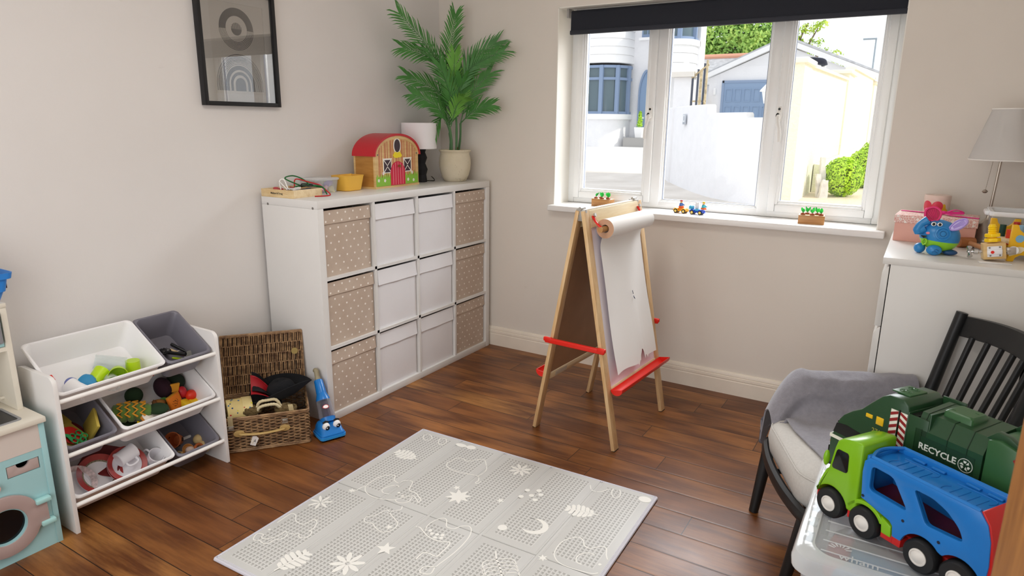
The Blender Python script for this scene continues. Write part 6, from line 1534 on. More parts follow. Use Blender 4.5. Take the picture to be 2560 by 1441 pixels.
b.prism([(-.1365, .142), (-.128, .172), (-.1255, .172), (-.134, .142)], GW - .02, TR(0, GW - .01, 0) @ XZ); b.out('window_band', TBK, rt)
b = B(); b.box(-.1395, -.02, -.0008, .0006, .124, .133); b.box(-.1400, -.137, .002, GW - .002, .124, .133); b.out('white_stripe', mat('decal_white', '#e6e4d8', .4), rt)
b = B(); b.box(-.045, -.026, -.002, .002, .220, .2305, .002); b.box(-.016, .004, -.0015, .001, .212, .233, .003); b.out('amber_light', mat('amber_lens_2', '#e6b91e', .25), rt)
b = B(); b.text('271', .0165, TR(-.012, -.0006, .193) @ Matrix(((1, 0, 0, 0), (0, 0, -1, 0), (0, 1, 0, 0), (0, 0, 0, 1))), .0006); b.out('number', mat('number_gold', '#b8b04a', .4), rt)
b = B(); b.box(-.008, .040, .030, .095, .299, .303, .003); rv = b.out('roof_plate', DG2, rt)
b = B()
for y in (.048, .078):
    b.tube([(.016 + .014 * math.cos(2 * PI * k / 20), y + .010 * math.sin(2 * PI * k / 20), .303) for k in range(20)], .0012, 6, True)
    for k in range(3): a = 2 * PI * k / 3; b.tube([(.016, y, .303), (.016 + .008 * math.cos(a), y + .006 * math.sin(a), .3035)], .0014, 5)
b.out('fan_vents', DG2, rv)
DCR = mat('hazard_red', '#8e1f23', .4); DCW = MATS['decal_white']
for x0, x1, dirn in ((.019, .038, 1), (.0435, .061, -1)):
    b = B(); b.box(x0, x1, -.0012, .0, .085, .268)
    o = b.out('hazard_strip', DCW, rt)
    b = B(); n = 11
    for k in range(n):
        z = .088 + k * .0168; dz = .010 * dirn
        P = [(x0, z - dz / 2), (x1, z + dz / 2), (x1, z + dz / 2 + .0085), (x0, z - dz / 2 + .0085)]
        P = [(x, min(.268, max(.085, q))) for x, q in P]; b.prism(P, .0006, TR(0, -.0011, 0) @ XZ)
    b.out('hazard_stripes', DCR, o)
b = B(); b.box(.0385, .043, -.0006, .0002, .06, .272); b.box(.066, .082, .004, GW - .004, .05, .272); b.out('gap_strip', TBK, rt)
# open hopper between cab and body
b = B()
for q in ((.060, .064, .0, GW, .05, .276), (.112, .116, .0, GW, .05, .290), (.060, .116, GW - .006, GW, .05, .296), (.064, .112, 0, .005, .05, .272)): b.box(*q, .0015)
b.box(.062, .114, .003, GW - .003, .20, .205); b.out('hopper', DG, rt)
bodyp = [(0, .05), (0, .246), (.018, .284), (GW - .018, .292), (GW, .250), (GW, .05)]
b = B(); b.rings([[(x, y, z) for y, z in bodyp] for x in (.084, .086, .234, .236)]); b.out('body', DG, rt, sharp=20)
b = B()
for x in (.098, .158, .202): b.rings([[(x + dx, y + (-.0012 if y < .06 else .0012), z + .0012) for y, z in bodyp] for dx in (0, .0016)])
b.out('body_seams', mat('truck_seam', '#16301a', .4), rt, sharp=20)
b = B(); b.rings([[(x, y, z) for x, y in rrect(.118 + i, .186 - i, .034 + i, .098 - i, .006, 3)] for z, i in ((.283, 0), (.298, .002), (.302, .006))]); b.box(.128, .136, .05, .052, .3018, .3026); b.box(.165, .173, .075, .077, .3018, .3026); b.out('hatch', DG2, rt)
b = B(); tail = [(.238, .05), (.238, .286), (.262, .292), (.300, .282), (.340, .215), (.348, .05)]
b.prism(tail, GW - .004, TR(0, GW - .002, 0) @ XZ, bev=.004); b.out('tailgate', DG2, rt, sharp=30)
for y in (.010, GW - .026):
    b = B(); b.prism([(.230, .285), (.250, .306), (.275, .303), (.300, .288), (.285, .283)], .016, TR(0, y + .016, 0) @ XZ, bev=.001); b.out('bracket', DG, rt)
b = B(); b.prism([(.292, .262), (.330, .208), (.333, .214), (.297, .268)], .0008, TR(0, .0018, 0) @ XZ); b.out('hazard_edge', DCR, rt)
b = B(); b.box(.096, .222, -.0008, .0004, .176, .232); dcl = b.out('decal_panel', mat('decal_green', '#1c3a24', .35), rt)
TXM = Matrix(((1, 0, 0, 0), (0, 0, -1, 0), (0, 1, 0, 0), (0, 0, 0, 1)))
b = B(); b.text('RECYCLE', .0215, TR(.1410, -.0010, .2075) @ TXM, .0006, 'CENTER', .0004)
b.prism(circ(.205, .2075, .0160, 36), .0006, TR(0, -.0008, 0) @ XZ, holes=[circ(.205, .2075, .0148, 36)])
for k in range(3):
    a0 = rad(90 + 120 * k)
    A_ = lambda r, a: (.205 + r * math.cos(a0 + rad(a)), .2075 + r * math.sin(a0 + rad(a)))
    b.prism([A_(.0115, 25), A_(.0105, -12), A_(.0055, -6), A_(.0065, 34)], .0006, TR(0, -.0008, 0) @ XZ)
    b.prism([A_(.0125, -30), A_(.0030, -25), A_(.0085, -62)], .0006, TR(0, -.0008, 0) @ XZ)
b.out('lettering', mat('lettering_white', '#dfe5dd', .45), dcl, sharp=20)
for x in (-.085, .150, .225):
    wheel(rt, x, .012, .040, .030, -1); wheel(rt, x, GW - .012, .040, .030, 1)
# ------------------------------------------------------------------ things on the cube shelf and the sill
tr_ = thing('lacing_tray', 'shallow pine tray of lacing shapes at the near end of the cube shelf', 'tray', (-.282, -1.365, 1.12), rad(2))
TYW = wood('tray_pine', '#d3b27c', '#ecd6a8', .5, (5, 5, 26), 1.6, .08)
for q in ((-.108, .108, -.097, -.088), (-.108, .108, .088, .097)):
    b = B(); b.box(q[0], q[1], q[2], q[3], .0, .038, .001); w_ = b.out('tray_side', TYW, tr_)
    if q[2] < -.09:
        b = B(); b.text('Melissa & Doug', .013, TR(.0, -.0974, .020) @ TXM if False else TR(0, -.0974, .020) @ Matrix(((1, 0, 0, 0), (0, 0, -1, 0), (0, 1, 0, 0), (0, 0, 0, 1))), .0005, 'CENTER', .0002); b.out('lettering', BLK, w_)
for x in (-.108, .099):
    b = B(); b.box(x, x + .009, -.088, .088, 0, .038, .001); b.out('tray_end', PINE, tr_)
b = B(); b.box(-.10, .10, -.09, .09, .002, .008); b.out('tray_base', NAT, tr_)
TRM = TR(-.282, -1.365, 1.12, 0, 0, rad(2))
def intray(o, loc, rot=(0, 0, 0)):
    M = TRM @ TR(*loc, *[rad(a) for a in rot]); o.location = M.to_translation(); o.rotation_euler = M.to_euler(); return o
def gonshape(kind):
    if kind == 'heart': return [(.0016 * 16 * math.sin(t) ** 3, .0016 * (13 * math.cos(t) - 5 * math.cos(2 * t) - 2 * math.cos(3 * t) - math.cos(4 * t))) for t in [2 * PI * k / 30 for k in range(30)]]
    if kind == 'fish': return [(p.x, p.y) for p in spline([(-.03, 0, 0), (-.01, .016, 0), (.016, .008, 0), (.03, .018, 0), (.028, -.016, 0), (.016, -.008, 0), (-.01, -.016, 0)], 4, True)]
    return [(r * math.cos(a), r * math.sin(a)) for a, r in [(PI * k / 5, .028 if k % 2 else .015) for k in range(10)]]
for k, (kind, m, loc, rot, lab) in enumerate((('heart', RED, (-.05, -.045, .030), (15, 10, 20), 'red wooden heart lacing shape at the wall side of the tray'), ('fish', mat('lace_blue', '#25408c', .4), (.055, -.05, .026), (-6, 8, 40), 'navy wooden fish lacing shape at the tray front'), ('star', mat('lace_red2', '#b02335', .4), (-.02, .03, .030), (10, 14, 0), 'dark red wooden star lacing shape in the tray middle'), ('fish', YEL, (.0, .01, .024), (0, 6, 100), 'yellow wooden fish lacing shape under the white lace'), ('star', mat('lace_white', '#e8e5e0', .5), (.045, -.015, .034), (14, -10, 30), 'white wooden star lacing shape beside the navy fish'), ('heart', mat('lace_navy2', '#1f2a55', .4), (.045, .055, .028), (0, -6, 70), 'navy wooden heart lacing shape under the green lace'))):
    b = B(); b.prism(gonshape(kind), .006, bev=.001); intray(one('lacing_shape', b, m, lab, 'lacing shape', 'lacing shapes in the tray'), loc, rot)
GRN = mat('green_lace', '#1f6b34', .7); RDL = mat('red_lace', '#c22a2a', .7); WHL = mat('white_lace', '#efedea', .75)
def lace(name, P, m, lab, r=.0032):
    b = B(); b.tube(spline(P, 8), r, 8); return intray(one(name, b, m, lab, 'lace', 'laces in the tray', sharp=80), (0, 0, 0))
lace('green_lace', [(.03, .03, .05), (-.02, -.02, .085), (-.03, .04, .095), (.0, .08, .075), (.05, .06, .050), (.02, .0, .045), (.06, .03, .052), (.09, .105, .04), (.115, .112, .03), (.10, .125, .022), (.118, .118, .006), (.10, .10, .045), (.03, .04, .05)], GRN, 'green lace looping high over the pine tray')
lace('red_lace', [(.02, .0, .045), (.0, .03, .080), (.04, .075, .065), (.09, .10, .050), (.12, .115, .024), (.14, .12, .004), (.16, .07, .0035), (.135, .02, .0035)], RDL, 'red lace trailing over the corner of the pine tray')
lace('black_lace', [(.05, .02, .046), (.02, .05, .056), (.06, .08, .052), (.08, .04, .050), (.04, .01, .052)], mat('black_lace', '#1f1c22', .7), 'black lace coiled under the green lace')
lace('white_lace', [(-.01, -.06, .035), (-.02, -.055, .075), (.0, -.045, .082), (.03, -.05, .040), (.02, -.02, .036), (.05, .0, .044), (.07, -.02, .040), (-.03, -.03, .04), (-.015, -.058, .070), (.035, -.06, .036)], WHL, 'white lace twisted upright at the front of the tray')
# clear box of pastel shapes
cb = thing('clear_sorting_box', 'small clear box of pastel shapes between tray and yellow tub', 'box', (-.300, -1.168, 1.12), rad(0))
b = B(); b.rings([[(x, y, z) for x, y in rrect(-hx, hx, -hy, hy, .012, 4)] for hx, hy, z in ((.055, .072, 0), (.062, .080, .068), (.060, .078, .068), (.053, .070, .003))]); b.out('box_wall', CLEAR, cb)
b = B(); b.rings([[(x, y, z) for x, y in rrect(-hx, hx, -hy, hy, .012, 4)] for hx, hy, z in ((.066, .084, .066), (.067, .085, .074), (.060, .078, .078))]); b.out('lid_sheet', clearmat('milky_lid', (.92, .92, .95), .30), cb)
for k, (c, loc, kind) in enumerate((('#e79ad0', (-.02, -.03, .03), 0), ('#b9a3ea', (.02, .045, .045), 1), ('#f0b3c0', (.025, .02, .02), 2), ('#f3e7b4', (.03, .05, .014), 1), ('#a9d8b0', (-.03, -.05, .045), 0), ('#f0a6c8', (.035, -.03, .03), 2), ('#9db6d8', (.0, .02, .02), 0))):
    b = B()
    if kind == 0: b.cyl((0, -.012, 0), (0, .012, 0), .018, seg=20)
    elif kind == 1: b.box(-.016, .016, -.024, .024, -.009, .009, .003)
    else: b.tube([(-.005, -.025, 0), (0, .0, .008), (.004, .025, 0)], .010, 12)
    o = one('pastel_shape', b, mat('pastel_%d' % k, c, .55), ('pink', 'violet', 'salmon', 'cream', 'mint', 'rose', 'powder blue')[k] + ' pastel shape inside the clear box on the shelf', 'toy shape', 'pastel shapes in the clear box'); o.location = (-.300 + loc[0], -1.168 + loc[1], 1.12 + loc[2]); o.rotation_euler = (.2 * k, .1 * k, .4 * k)
yt = thing('yellow_tub', 'yellow plastic tub between the clear box and the toy barn', 'tub', (-.262, -1.000, 1.12), rad(3))
b = B(); b.rings([[(x, y, z) for x, y in rrect(-hx, hx, -hy, hy, .022, 5)] for hx, hy, z in ((.045, .055, 0), (.050, .061, .004), (.060, .074, .078), (.062, .076, .082), (.057, .071, .083), (.047, .058, .006))]); b.out('tub_wall', mat('tub_yellow', '#f0bd4c', .4), yt)
b = B(); b.tube([(-.03, -.02, .066), (.02, .02, .075)], .018, 14); o = one('yellow_scoop', b, mat('scoop_yellow', '#e8b03a', .5), 'amber yellow piece showing at the rim of the yellow tub', 'toy'); o.location = (-.268, -1.0, 1.118)

# carrot planters on the sill
CAR = mat('carrot_brown', '#9c4a22', .5); LFG = mat('felt_leaf', '#4fd06a', .8)
def planter(label, loc, rz, m, group):
    o = thing('carrot_planter', label, 'toy planter', loc, rz)
    b = B(); b.box(-.062, .062, -.032, .032, 0, .044, .0015); b.out('block', m, o)
    b = B(); b.box(-.060, .060, -.030, .030, .0438, .0446); b.out('planter_top', PINE, o)
    return o
WDK = wood('walnut_stripe', '#a9713c', '#cd9a5f', .4, (2, 3, 24), 1.4, .05)
pls = [planter('striped wooden carrot planter on the sill behind the easel', (.745, .125, .998), rad(-6), WDK, 0), planter('striped wooden carrot planter at the right end of the sill', (1.930, .080, .998), rad(7), WDK, 0)]
for i, p in enumerate(pls):
    rn = random.Random(20 + i)
    for k, (x, y) in enumerate(((-.042, -.012), (.002, -.016), (.044, -.012), (-.022, .014), (.026, .014))):
        c = thing('toy_carrot', '%s toy carrot of the planter %s' % (('front left', 'front middle', 'front right', 'rear left', 'rear right')[k], ('behind the easel', 'at the right sill end')[i]), 'toy carrot', group='toy carrots in the planters')
        b = B(); b.lathe([(.0125, 0), (.0125, .003), (.010, .0075), (.005, .0105), (.0005, .0115)], 18); b.out('carrot_crown', CAR, c)
        b = B()
        for j in range(4):
            a = rn.uniform(0, 6.28); L = rn.uniform(.026, .036); tl_ = rn.uniform(.25, .7)
            d = Vector((math.cos(a) * math.sin(tl_), math.sin(a) * math.sin(tl_), math.cos(tl_))); s = d.cross(Vector((0, 0, 1))).normalized(); bb_ = Vector((0, 0, .009))
            V = [bb_, bb_ + d * L * .45 + s * .0075, bb_ + d * L * .8 + s * .006, bb_ + d * L, bb_ + d * L * .8 - s * .006, bb_ + d * L * .45 - s * .0075]; b.f([b.v(q) for q in V])
        bmesh.ops.solidify(b.bm, geom=list(b.bm.faces), thickness=.0016)
        b.out('carrot_leaves', LFG, c)
        M = TR(*p.location, 0, 0, p.rotation_euler.z) @ TR(x, y, .0446); c.location = M.to_translation(); c.rotation_euler = (0, 0, rn.uniform(0, 6))

# little brick-built cars with figures
WHY = mat('wheel_yellow', '#f0cf6a', .4)
def brickcar(name, label, loc, m, m2):
    o = thing(name, label, 'toy car', loc, rad(-7))
    b = B(); b.box(-.036, .036, -.015, .015, .010, .020, .003)
    for x in (-.0235, .0235):
        P = [(x + .0165 * math.cos(rad(a)), .0115 + .0165 * math.sin(rad(a))) for a in range(0, 181, 20)] + [(x + .0125 * math.cos(rad(a)), .0115 + .0125 * math.sin(rad(a))) for a in range(180, -1, -20)]
        for y in (-.019, .013): b.prism(P, .007, TR(0, y + .007, 0) @ XZ)
        b.box(x - .012, x + .012, -.014, .014, .018, .028, .003)
    b.box(.034, .048, -.004, .004, .010, .014, .001); b.out('car_body', m, o)
    b = B(); b.box(-.012, .012, -.012, .012, .020, .030, .002); b.out('seat', m2, o)
    for x in (-.0235, .0235):
        for y in (-.0165, .0165):
            wv = B(); wv.cyl((x, y - .004, .0115), (x, y + .004, .0115), .0115, seg=24); tw_ = wv.out('wheel', TYR, o)
            wv = B(); wv.cyl((x, y - .0045, .0115), (x, y + .0045, .0115), .0072, seg=20); wv.out('hub', WHY, tw_)
    return o
brickcar('toy_brick_car', 'small yellow brick car on the window sill carrying a red-hatted figure', (1.240, .096, .998), mat('brick_yellow', '#f2ae22', .3), mat('brick_orange', '#ee7d1c', .35))
brickcar('toy_brick_car', 'small blue brick car hooked behind the yellow one on the sill', (1.337, .084, .998), mat('brick_blue', '#1647b8', .3), mat('brick_azure', '#35a5cf', .35))
b = B(); b.box(-.012, .012, -.011, .011, 0, .017, .001)
for x in (-.006, .006): b.cyl((x, 0, .017), (x, 0, .0195), .0035, seg=12)
o = one('azure_brick', b, mat('brick_azure', '#35a5cf', .35), 'azure toy brick on the front of the blue brick car', 'toy brick'); o.location = (1.303, .090, 1.0262)
b = B(); b.box(-.010, .010, -.010, .010, 0, .034, .001)
for x in (-.005, .005):
    for y in (-.005, .005): b.cyl((x, y, .034), (x, y, .0365), .0032, seg=12)
o = one('white_brick', b, mat('brick_white', '#e9e8ea', .3), 'tall white toy brick standing on the blue brick car', 'toy brick'); o.location = (1.333, .098, 1.0282)
def figure(name, label, loc, legs, shirt, head, hat):
    o = thing(name, label, 'toy figure', loc, rad(-20))
    b = B(); b.box(-.010, .012, -.010, .010, 0, .010, .002); b.box(.006, .014, -.010, .010, -.001, .006, .002); b.out('legs', legs, o)
    b = B(); b.rings([[(x, y, z) for x, y in rrect(-h * .7, h * .7, -h, h, .003, 3)] for h, z in ((.0105, .010), (.0085, .026))])
    for s in (-1, 1): b.tube([(0, s * .009, .024), (.006, s * .012, .017), (.013, s * .010, .015)], .0034, 8)
    b.out('torso', shirt, o)
    b = B(); b.lathe([(.0045, .026), (.0065, .028), (.0068, .036), (.0055, .039), (.0005, .0395)], 18); b.out('head', mat(head, '#f0c08a' if head == 'fig_skin' else '#f3cf1c', .4), o)
    b = B()
    for s in (-1, 1): b.ball((.0064, s * .0024, .034), .0007, 6, 4)
    b.out('face_dots', BLK, o)
    b = B(); b.lathe([(.0075, .0365), (.0078, .039), (.006, .0425), (.0005, .0435)], 18)
    if hat is RED: b.box(.003, .011, -.005, .005, .0365, .038, .001)
    b.out('hat' if hat is RED else 'hair', hat, o); return o
figure('toy_driver', 'little figure with red cap and blue dungarees on the yellow car', (1.240, .096, 1.0282), mat('fig_orange', '#e2621c', .4), mat('fig_blue', '#3f6fb8', .4), 'fig_skin', RED)
figure('toy_passenger', 'little yellow-haired figure in turquoise at the tail of the blue car', (1.372, .080, 1.0285), mat('fig_orange', '#e2621c', .4), mat('fig_turquoise', '#35b3c4', .4), 'fig_skin', mat('fig_hair', '#e5c21c', .5))
# ------------------------------------------------------------------ outside: front gardens and houses over the road
REN = mat('white_render', '#e9e9ec', .9, var=.03, vscale=4, bump=.5, bscale=14, bdist=.02); FRB = mat('house_frame_blue', '#8296b4', .5); FRB2 = mat('garage_blue', '#7f98b8', .5)
GLS = mat('house_glass', '#5e7079', .08); SIL = mat('house_sill', '#f1f1f2', .6)
def height(x, y):
    k = max(0, min(1, (y - 13.5) / 8.5)); k = k * k * (3 - 2 * k)
    t = max(0, min(1, (-2.5 - x) / 2))
    r = max(0, min(1, (y - 11) / 18))
    return -.03 + .66 * k * t + .55 * r * (1 - t)
def ground_mat():
    m = bpy.data.materials.new('front_ground'); t = NT(m)
    sp = t.n('SeparateXYZ'); t.l(t.co(), sp.inputs[0]); x, y = sp.outputs[0], sp.outputs[1]
    wob = t.math('MULTIPLY', t.math('SUBTRACT', t.noise(.5, 3), .5), 1.2)
    g1 = t.math('MULTIPLY', t.math('LESS_THAN', x, -2.6), t.math('GREATER_THAN', t.math('ADD', y, wob), 15.6)); g2 = t.math('GREATER_THAN', x, .15)
    pv = t.ramp(t.noise(.7, 5), [(.35, lin('#cfc8c0')), (.65, lin('#e3ddd6'))])
    sh_ = t.ramp(t.noise(40, 5, None, .8), [(.35, lin('#a9a7a4')), (.5, lin('#e9e8e6')), (.7, lin('#fbfbfa'))])
    cm = t.ramp(t.noise(45, 5, None, .8), [(.3, lin('#b29a80')), (.5, lin('#e6d6be')), (.7, lin('#f7efe2'))])
    t.l(t.mix(g2, t.mix(g1, pv, sh_), cm), t.b.inputs['Base Color']); t.b.inputs['Roughness'].default_value = .95
    t.bump(t.noise(30, 4), .5, .03); return m
b = B()
NX, NY = 40, 46
V = [[b.v((-30 + 44 * i / NX, .36 + 49 * j / NY, height(-30 + 44 * i / NX, .36 + 49 * j / NY))) for j in range(NY + 1)] for i in range(NX + 1)]
for i in range(NX):
    for j in range(NY): b.f([V[i][j], V[i + 1][j], V[i + 1][j + 1], V[i][j + 1]])
struct(b.out('ground', ground_mat()))
# --- white rendered house with rounded bay
hs = thing('white_house', 'white rendered house with rounded bay and grey-blue windows over the road', 'house', (-8.5, 22.6, .5))
HMt = TR(8.5, -22.6, -.5)
b = B(HMt); b.box(-14, -5.42, 22.6, 23.3, -.1, 6.4); b.out('wall', REN, hs)
b = B(HMt); b.box(-14.3, -5.2, 22.2, 23.6, 6.4, 6.6); b.out('roof', mat('slate_dark', '#7c7f86', .7), hs)
def bayring(cx0, cx1, yf, r, z, o=0):
    P = [(cx0 - o, 22.65), (cx0 - o, yf + r)]
    for k in range(1, 10): a = PI + PI / 2 * k / 9; P.append((cx0 + r + (r + o) * math.cos(a), yf + r + (r + o) * math.sin(a)))
    for k in range(0, 10): a = 1.5 * PI + PI / 2 * k / 9; P.append((cx1 - r + (r + o) * math.cos(a), yf + r + (r + o) * math.sin(a)))
    P.append((cx1 + o, 22.65)); return [(x, y, z) for x, y in P]
def bay(x0, x1, yf, r, zs, winz, name, sid):
    bo = bpy.data.objects.new(name, None); COL.objects.link(bo); bo.parent = hs
    b = B(HMt)
    for za, zb in zs: b.rings([bayring(x0, x1, yf, r, za), bayring(x0, x1, yf, r, zb)])
    b.out('bay_wall', REN, bo)
    b = B(HMt)
    for za, zb in sid:
        n = max(2, int((zb - za) / .27))
        for k in range(n): z = za + (zb - za) * k / n; dz = (zb - za) / n; b.rings([bayring(x0, x1, yf, r, z, .05), bayring(x0, x1, yf, r, z + dz * .97, .015)])
    b.out('siding', SIL, bo)
    for za, zb in winz:
        b = B(HMt); b.rings([bayring(x0, x1, yf, r, za, -.06), bayring(x0, x1, yf, r, zb, -.06)]); b.out('glazing', GLS, bo)
        b = B(HMt)
        for z in (za, zb - .10, za + (zb - za) * .70): b.rings([bayring(x0, x1, yf, r, z, .01), bayring(x0, x1, yf, r, z + .10, .01)])
        prof_ = bayring(x0, x1, yf, r, 0, 0)[1:-1]; L = [0]
        for p, q in zip(prof_, prof_[1:]): L.append(L[-1] + math.dist(p, q))
        n = max(3, int(L[-1] / .62))
        for k in range(n + 1):
            s = L[-1] * k / n; i = max(i for i in range(len(L)) if L[i] <= s + 1e-6); i = min(i, len(prof_) - 2); t = (s - L[i]) / max(1e-6, L[i + 1] - L[i]); p = Vector(prof_[i]).lerp(Vector(prof_[i + 1]), t)
            b.box(p.x - .075, p.x + .075, p.y - .06, p.y + .06, za, zb)
        b.out('window_frame', FRB, bo)
        b = B(HMt); b.rings([bayring(x0, x1, yf, r, za - .20, .10), bayring(x0, x1, yf, r, za, .10)]); b.out('bay_sill', SIL, bo)
bay(-12.8, -8.06, 21.3, .95, [(-.05, 1.70), (3.80, 5.30)], [(1.88, 3.72)], 'lower_bay', [(3.82, 5.6)])
bay(-7.0, -5.52, 21.5, .7, [(3.3, 4.40)], [(4.55, 5.6)], 'upper_bay', [(3.4, 4.42)])
b = B(HMt); P = [(-7.66, .95), (-7.02, .95), (-7.02, 2.55)] + [(-7.34 + .32 * math.cos(PI * k / 16), 2.55 + .98 * math.sin(PI * k / 16)) for k in range(1, 16)] + [(-7.66, 2.55)]
b.prism(P, .08, TR(0, 22.60, 0) @ XZ); do = b.out('front_door', FRB2, hs)
b = B(HMt); b.prism([(x + (-.06 if x < -7.34 else .06), z + (.06 if z > 2.6 else 0)) for x, z in P], .10, TR(0, 22.58, 0) @ XZ, holes=[P]); b.out('door_arch', FRB, do)
b = B(HMt); b.box(-7.40, -7.28, 22.505, 22.53, 1.75, 2.95); b.box(-7.16, -7.06, 22.505, 22.53, 1.2, 2.9); b.out('door_glass', mat('door_glass', '#cfe0e4', .1), do)
b = B(HMt); b.box(-7.58, -7.44, 22.50, 22.53, 1.72, 1.78); b.out('letterbox', SIL, do)
b = B(HMt); b.box(-7.95, -6.6, 21.7, 22.6, .5, .98); b.out('step', mat('step_grey', '#a7a5a3', .9), hs)
b = B(HMt); b.box(-7.72, -7.28, 22.55, 22.64, 4.78, 5.6); wi = b.out('upper_window', FRB, hs)
b = B(HMt); b.box(-7.66, -7.52, 22.54, 22.56, 4.9, 5.6); b.box(-7.47, -7.34, 22.54, 22.56, 4.9, 5.6); b.out('pane', GLS, wi)
b = B(HMt); b.box(-7.80, -7.20, 22.45, 22.62, 4.68, 4.78); b.out('sill', SIL, wi)
def leafball(b, c, r, n, s, rn, shell=.75, squash=(1, 1, 1)):
    for k in range(n):
        z = rn.uniform(-1, 1); a = rn.uniform(0, 2 * PI); q = math.sqrt(1 - z * z); d = Vector((q * math.cos(a), q * math.sin(a), z)); rr = r * (shell + (1 - shell) * rn.random())
        p = Vector(c) + Vector((d.x * squash[0], d.y * squash[1], d.z * squash[2])) * rr
        u = Vector((rn.gauss(0, 1), rn.gauss(0, 1), rn.gauss(0, 1))).normalized(); w_ = (d + u * .8).normalized(); u = w_.cross(u).normalized(); l = rn.uniform(.6, 1.3) * s
        e = u.cross(w_).normalized(); V = [p - e * l * .35, p + u * l, p + e * l * .35, p - u * l * .3]; b.f([b.v(x) for x in V])
def leafmat(name, c0, c1, c2):
    m = bpy.data.materials.new(name); t = NT(m)
    t.l(t.ramp(t.noise(1.5 if 'tree' in name else 14, 5, None, .8), [(.35, lin(c0)), (.5, lin(c1)), (.68, lin(c2))]), t.b.inputs['Base Color']); t.b.inputs['Roughness'].default_value = .7
    return m
BOX_ = leafmat('box_leaf', '#86b32a', '#b6e030', '#dcf95c'); TRL = leafmat('tree_leaf', '#5f8f42', '#9cc45c', '#d8e87c'); TRL2 = leafmat('tree_leaf_bright', '#7da33a', '#b2cf45', '#dfe96a'); BRK = mat('bark', '#7b6a5c', .9)
pt = thing('potted_conifer', 'small clipped conifer in a white pot by the blue front door', 'potted plant', (-7.42, 22.05, .985))
b = B(); b.prism([(-.17, -.17), (.17, -.17), (.17, .17), (-.17, .17)], .40); 
for v in b.bm.verts:
    k = .72 + .28 * (v.co.z / .40); v.co.x *= k; v.co.y *= k
b.out('pot', SIL, pt)
b = B(); rn = random.Random(3)
for k in range(9): leafball(b, (0, 0, .44 + .065 * k), .135 - .009 * k, 90, .04, rn, .6)
b.out('foliage', BOX_, pt, recalc=False)
# --- white garden wall curving down to the cream pillar
gw = thing('white_garden_wall', 'low white roughcast garden wall with stepped top across the road', 'garden wall', (-1.4, 10.9, 0))
GM = TR(1.4, -10.9, 0)
PL = spline([(-4.2, 15.6, 0), (-3.64, 14.3, 0), (-2.63, 12.45, 0), (-1.42, 10.86, 0), (-.37, 10.02, 0), (-.1, 10.0, 0)], 10)
def wtop(p): return 1.93 if p.x < -1.78 else (1.745 if p.x < -.83 else 1.645)
b = B(GM); R = []
for i, p in enumerate(PL):
    d = (PL[min(i + 1, len(PL) - 1)] - PL[max(i - 1, 0)]).normalized(); n = Vector((-d.y, d.x, 0)); z = wtop(p)
    zs = [z]
    if i and wtop(PL[i - 1]) != z: R.append([tuple(p - d * .02 + n * k) [:2] + (h,) for k, h in ((-.0, -.3), (-.0, wtop(PL[i - 1]) - .03), (.03, wtop(PL[i - 1])), (.17, wtop(PL[i - 1])), (.2, wtop(PL[i - 1]) - .03), (.2, -.3))])
    R.append([tuple(p + n * k)[:2] + (h,) for k, h in ((-.0, -.3), (-.0, z - .03), (.03, z), (.17, z), (.2, z - .03), (.2, -.3))])
b.rings(R); b.out('wall_panel', REN, gw, sharp=50)
pq = B(TR(0, 0, 0)); ps = thing('house_plaque', 'grey house sign plaque on the white garden wall', 'sign', (-2.60, 12.36, 1.62), rad(-58))
b = B(); b.box(-.11, .11, -.03, .0, -.12, .12, .008); b.out('plate', mat('plaque_grey', '#b9bfc8', .5), ps)
b = B(); b.box(-.085, .085, -.034, -.03, -.06, .095); b.out('sign_panel', mat('plaque_light', '#d9dee4', .4), ps)
b = B(); b.box(-.015, .01, -.037, -.034, -.03, .075); b.box(.03, .05, -.037, -.034, -.03, .075); b.box(-.075, .075, -.034, -.032, -.105, -.075); b.out('sign_marks', mat('plaque_mark', '#9aa3b0', .5), ps)
gp = thing('gate_pillar', 'white gate pillar with stone cap beside the metal gate', 'pillar', (-3.10, 13.75, 0))
b = B(); b.box(-.22, .22, -.2, .2, -.2, 2.66, .01); b.out('shaft', REN, gp)
b = B(); b.rings([[(sx * h, sy * h, z) for sx, sy in ((-1, -1), (1, -1), (1, 1), (-1, 1))] for h, z in ((.29, 2.66), (.29, 2.78), (.02, 3.05))]); b.out('cap', mat('cap_stone', '#e0dcd6', .9, bump=.5, bscale=20, bdist=.02), gp)
gt = thing('metal_gate', 'tall barred metal side gate between pillar and garage', 'gate', (-2.70, 13.6, 0))
b = B()
for x in (-.16, -.03, .12): b.box(x - .022, x + .022, -.02, .02, 1.5, 2.72 + .9 * (x + .16))
b.out('gate_bars', mat('gate_dark', '#4b5262', .6), gt)
b = B()
b.box(.01, .08, -.01, .01, 1.4, 2.80); b.box(.16, .20, -.03, .03, 1.4, 3.05); b.tube([(-.2, 0, 2.62), (.22, 0, 2.95)], .03, 6); b.box(-.2, .2, -.015, .015, 2.05, 2.09); b.out('gate_panel', mat('gate_cream', '#cdbb98', .7, var=.4, vscale=9), gt)
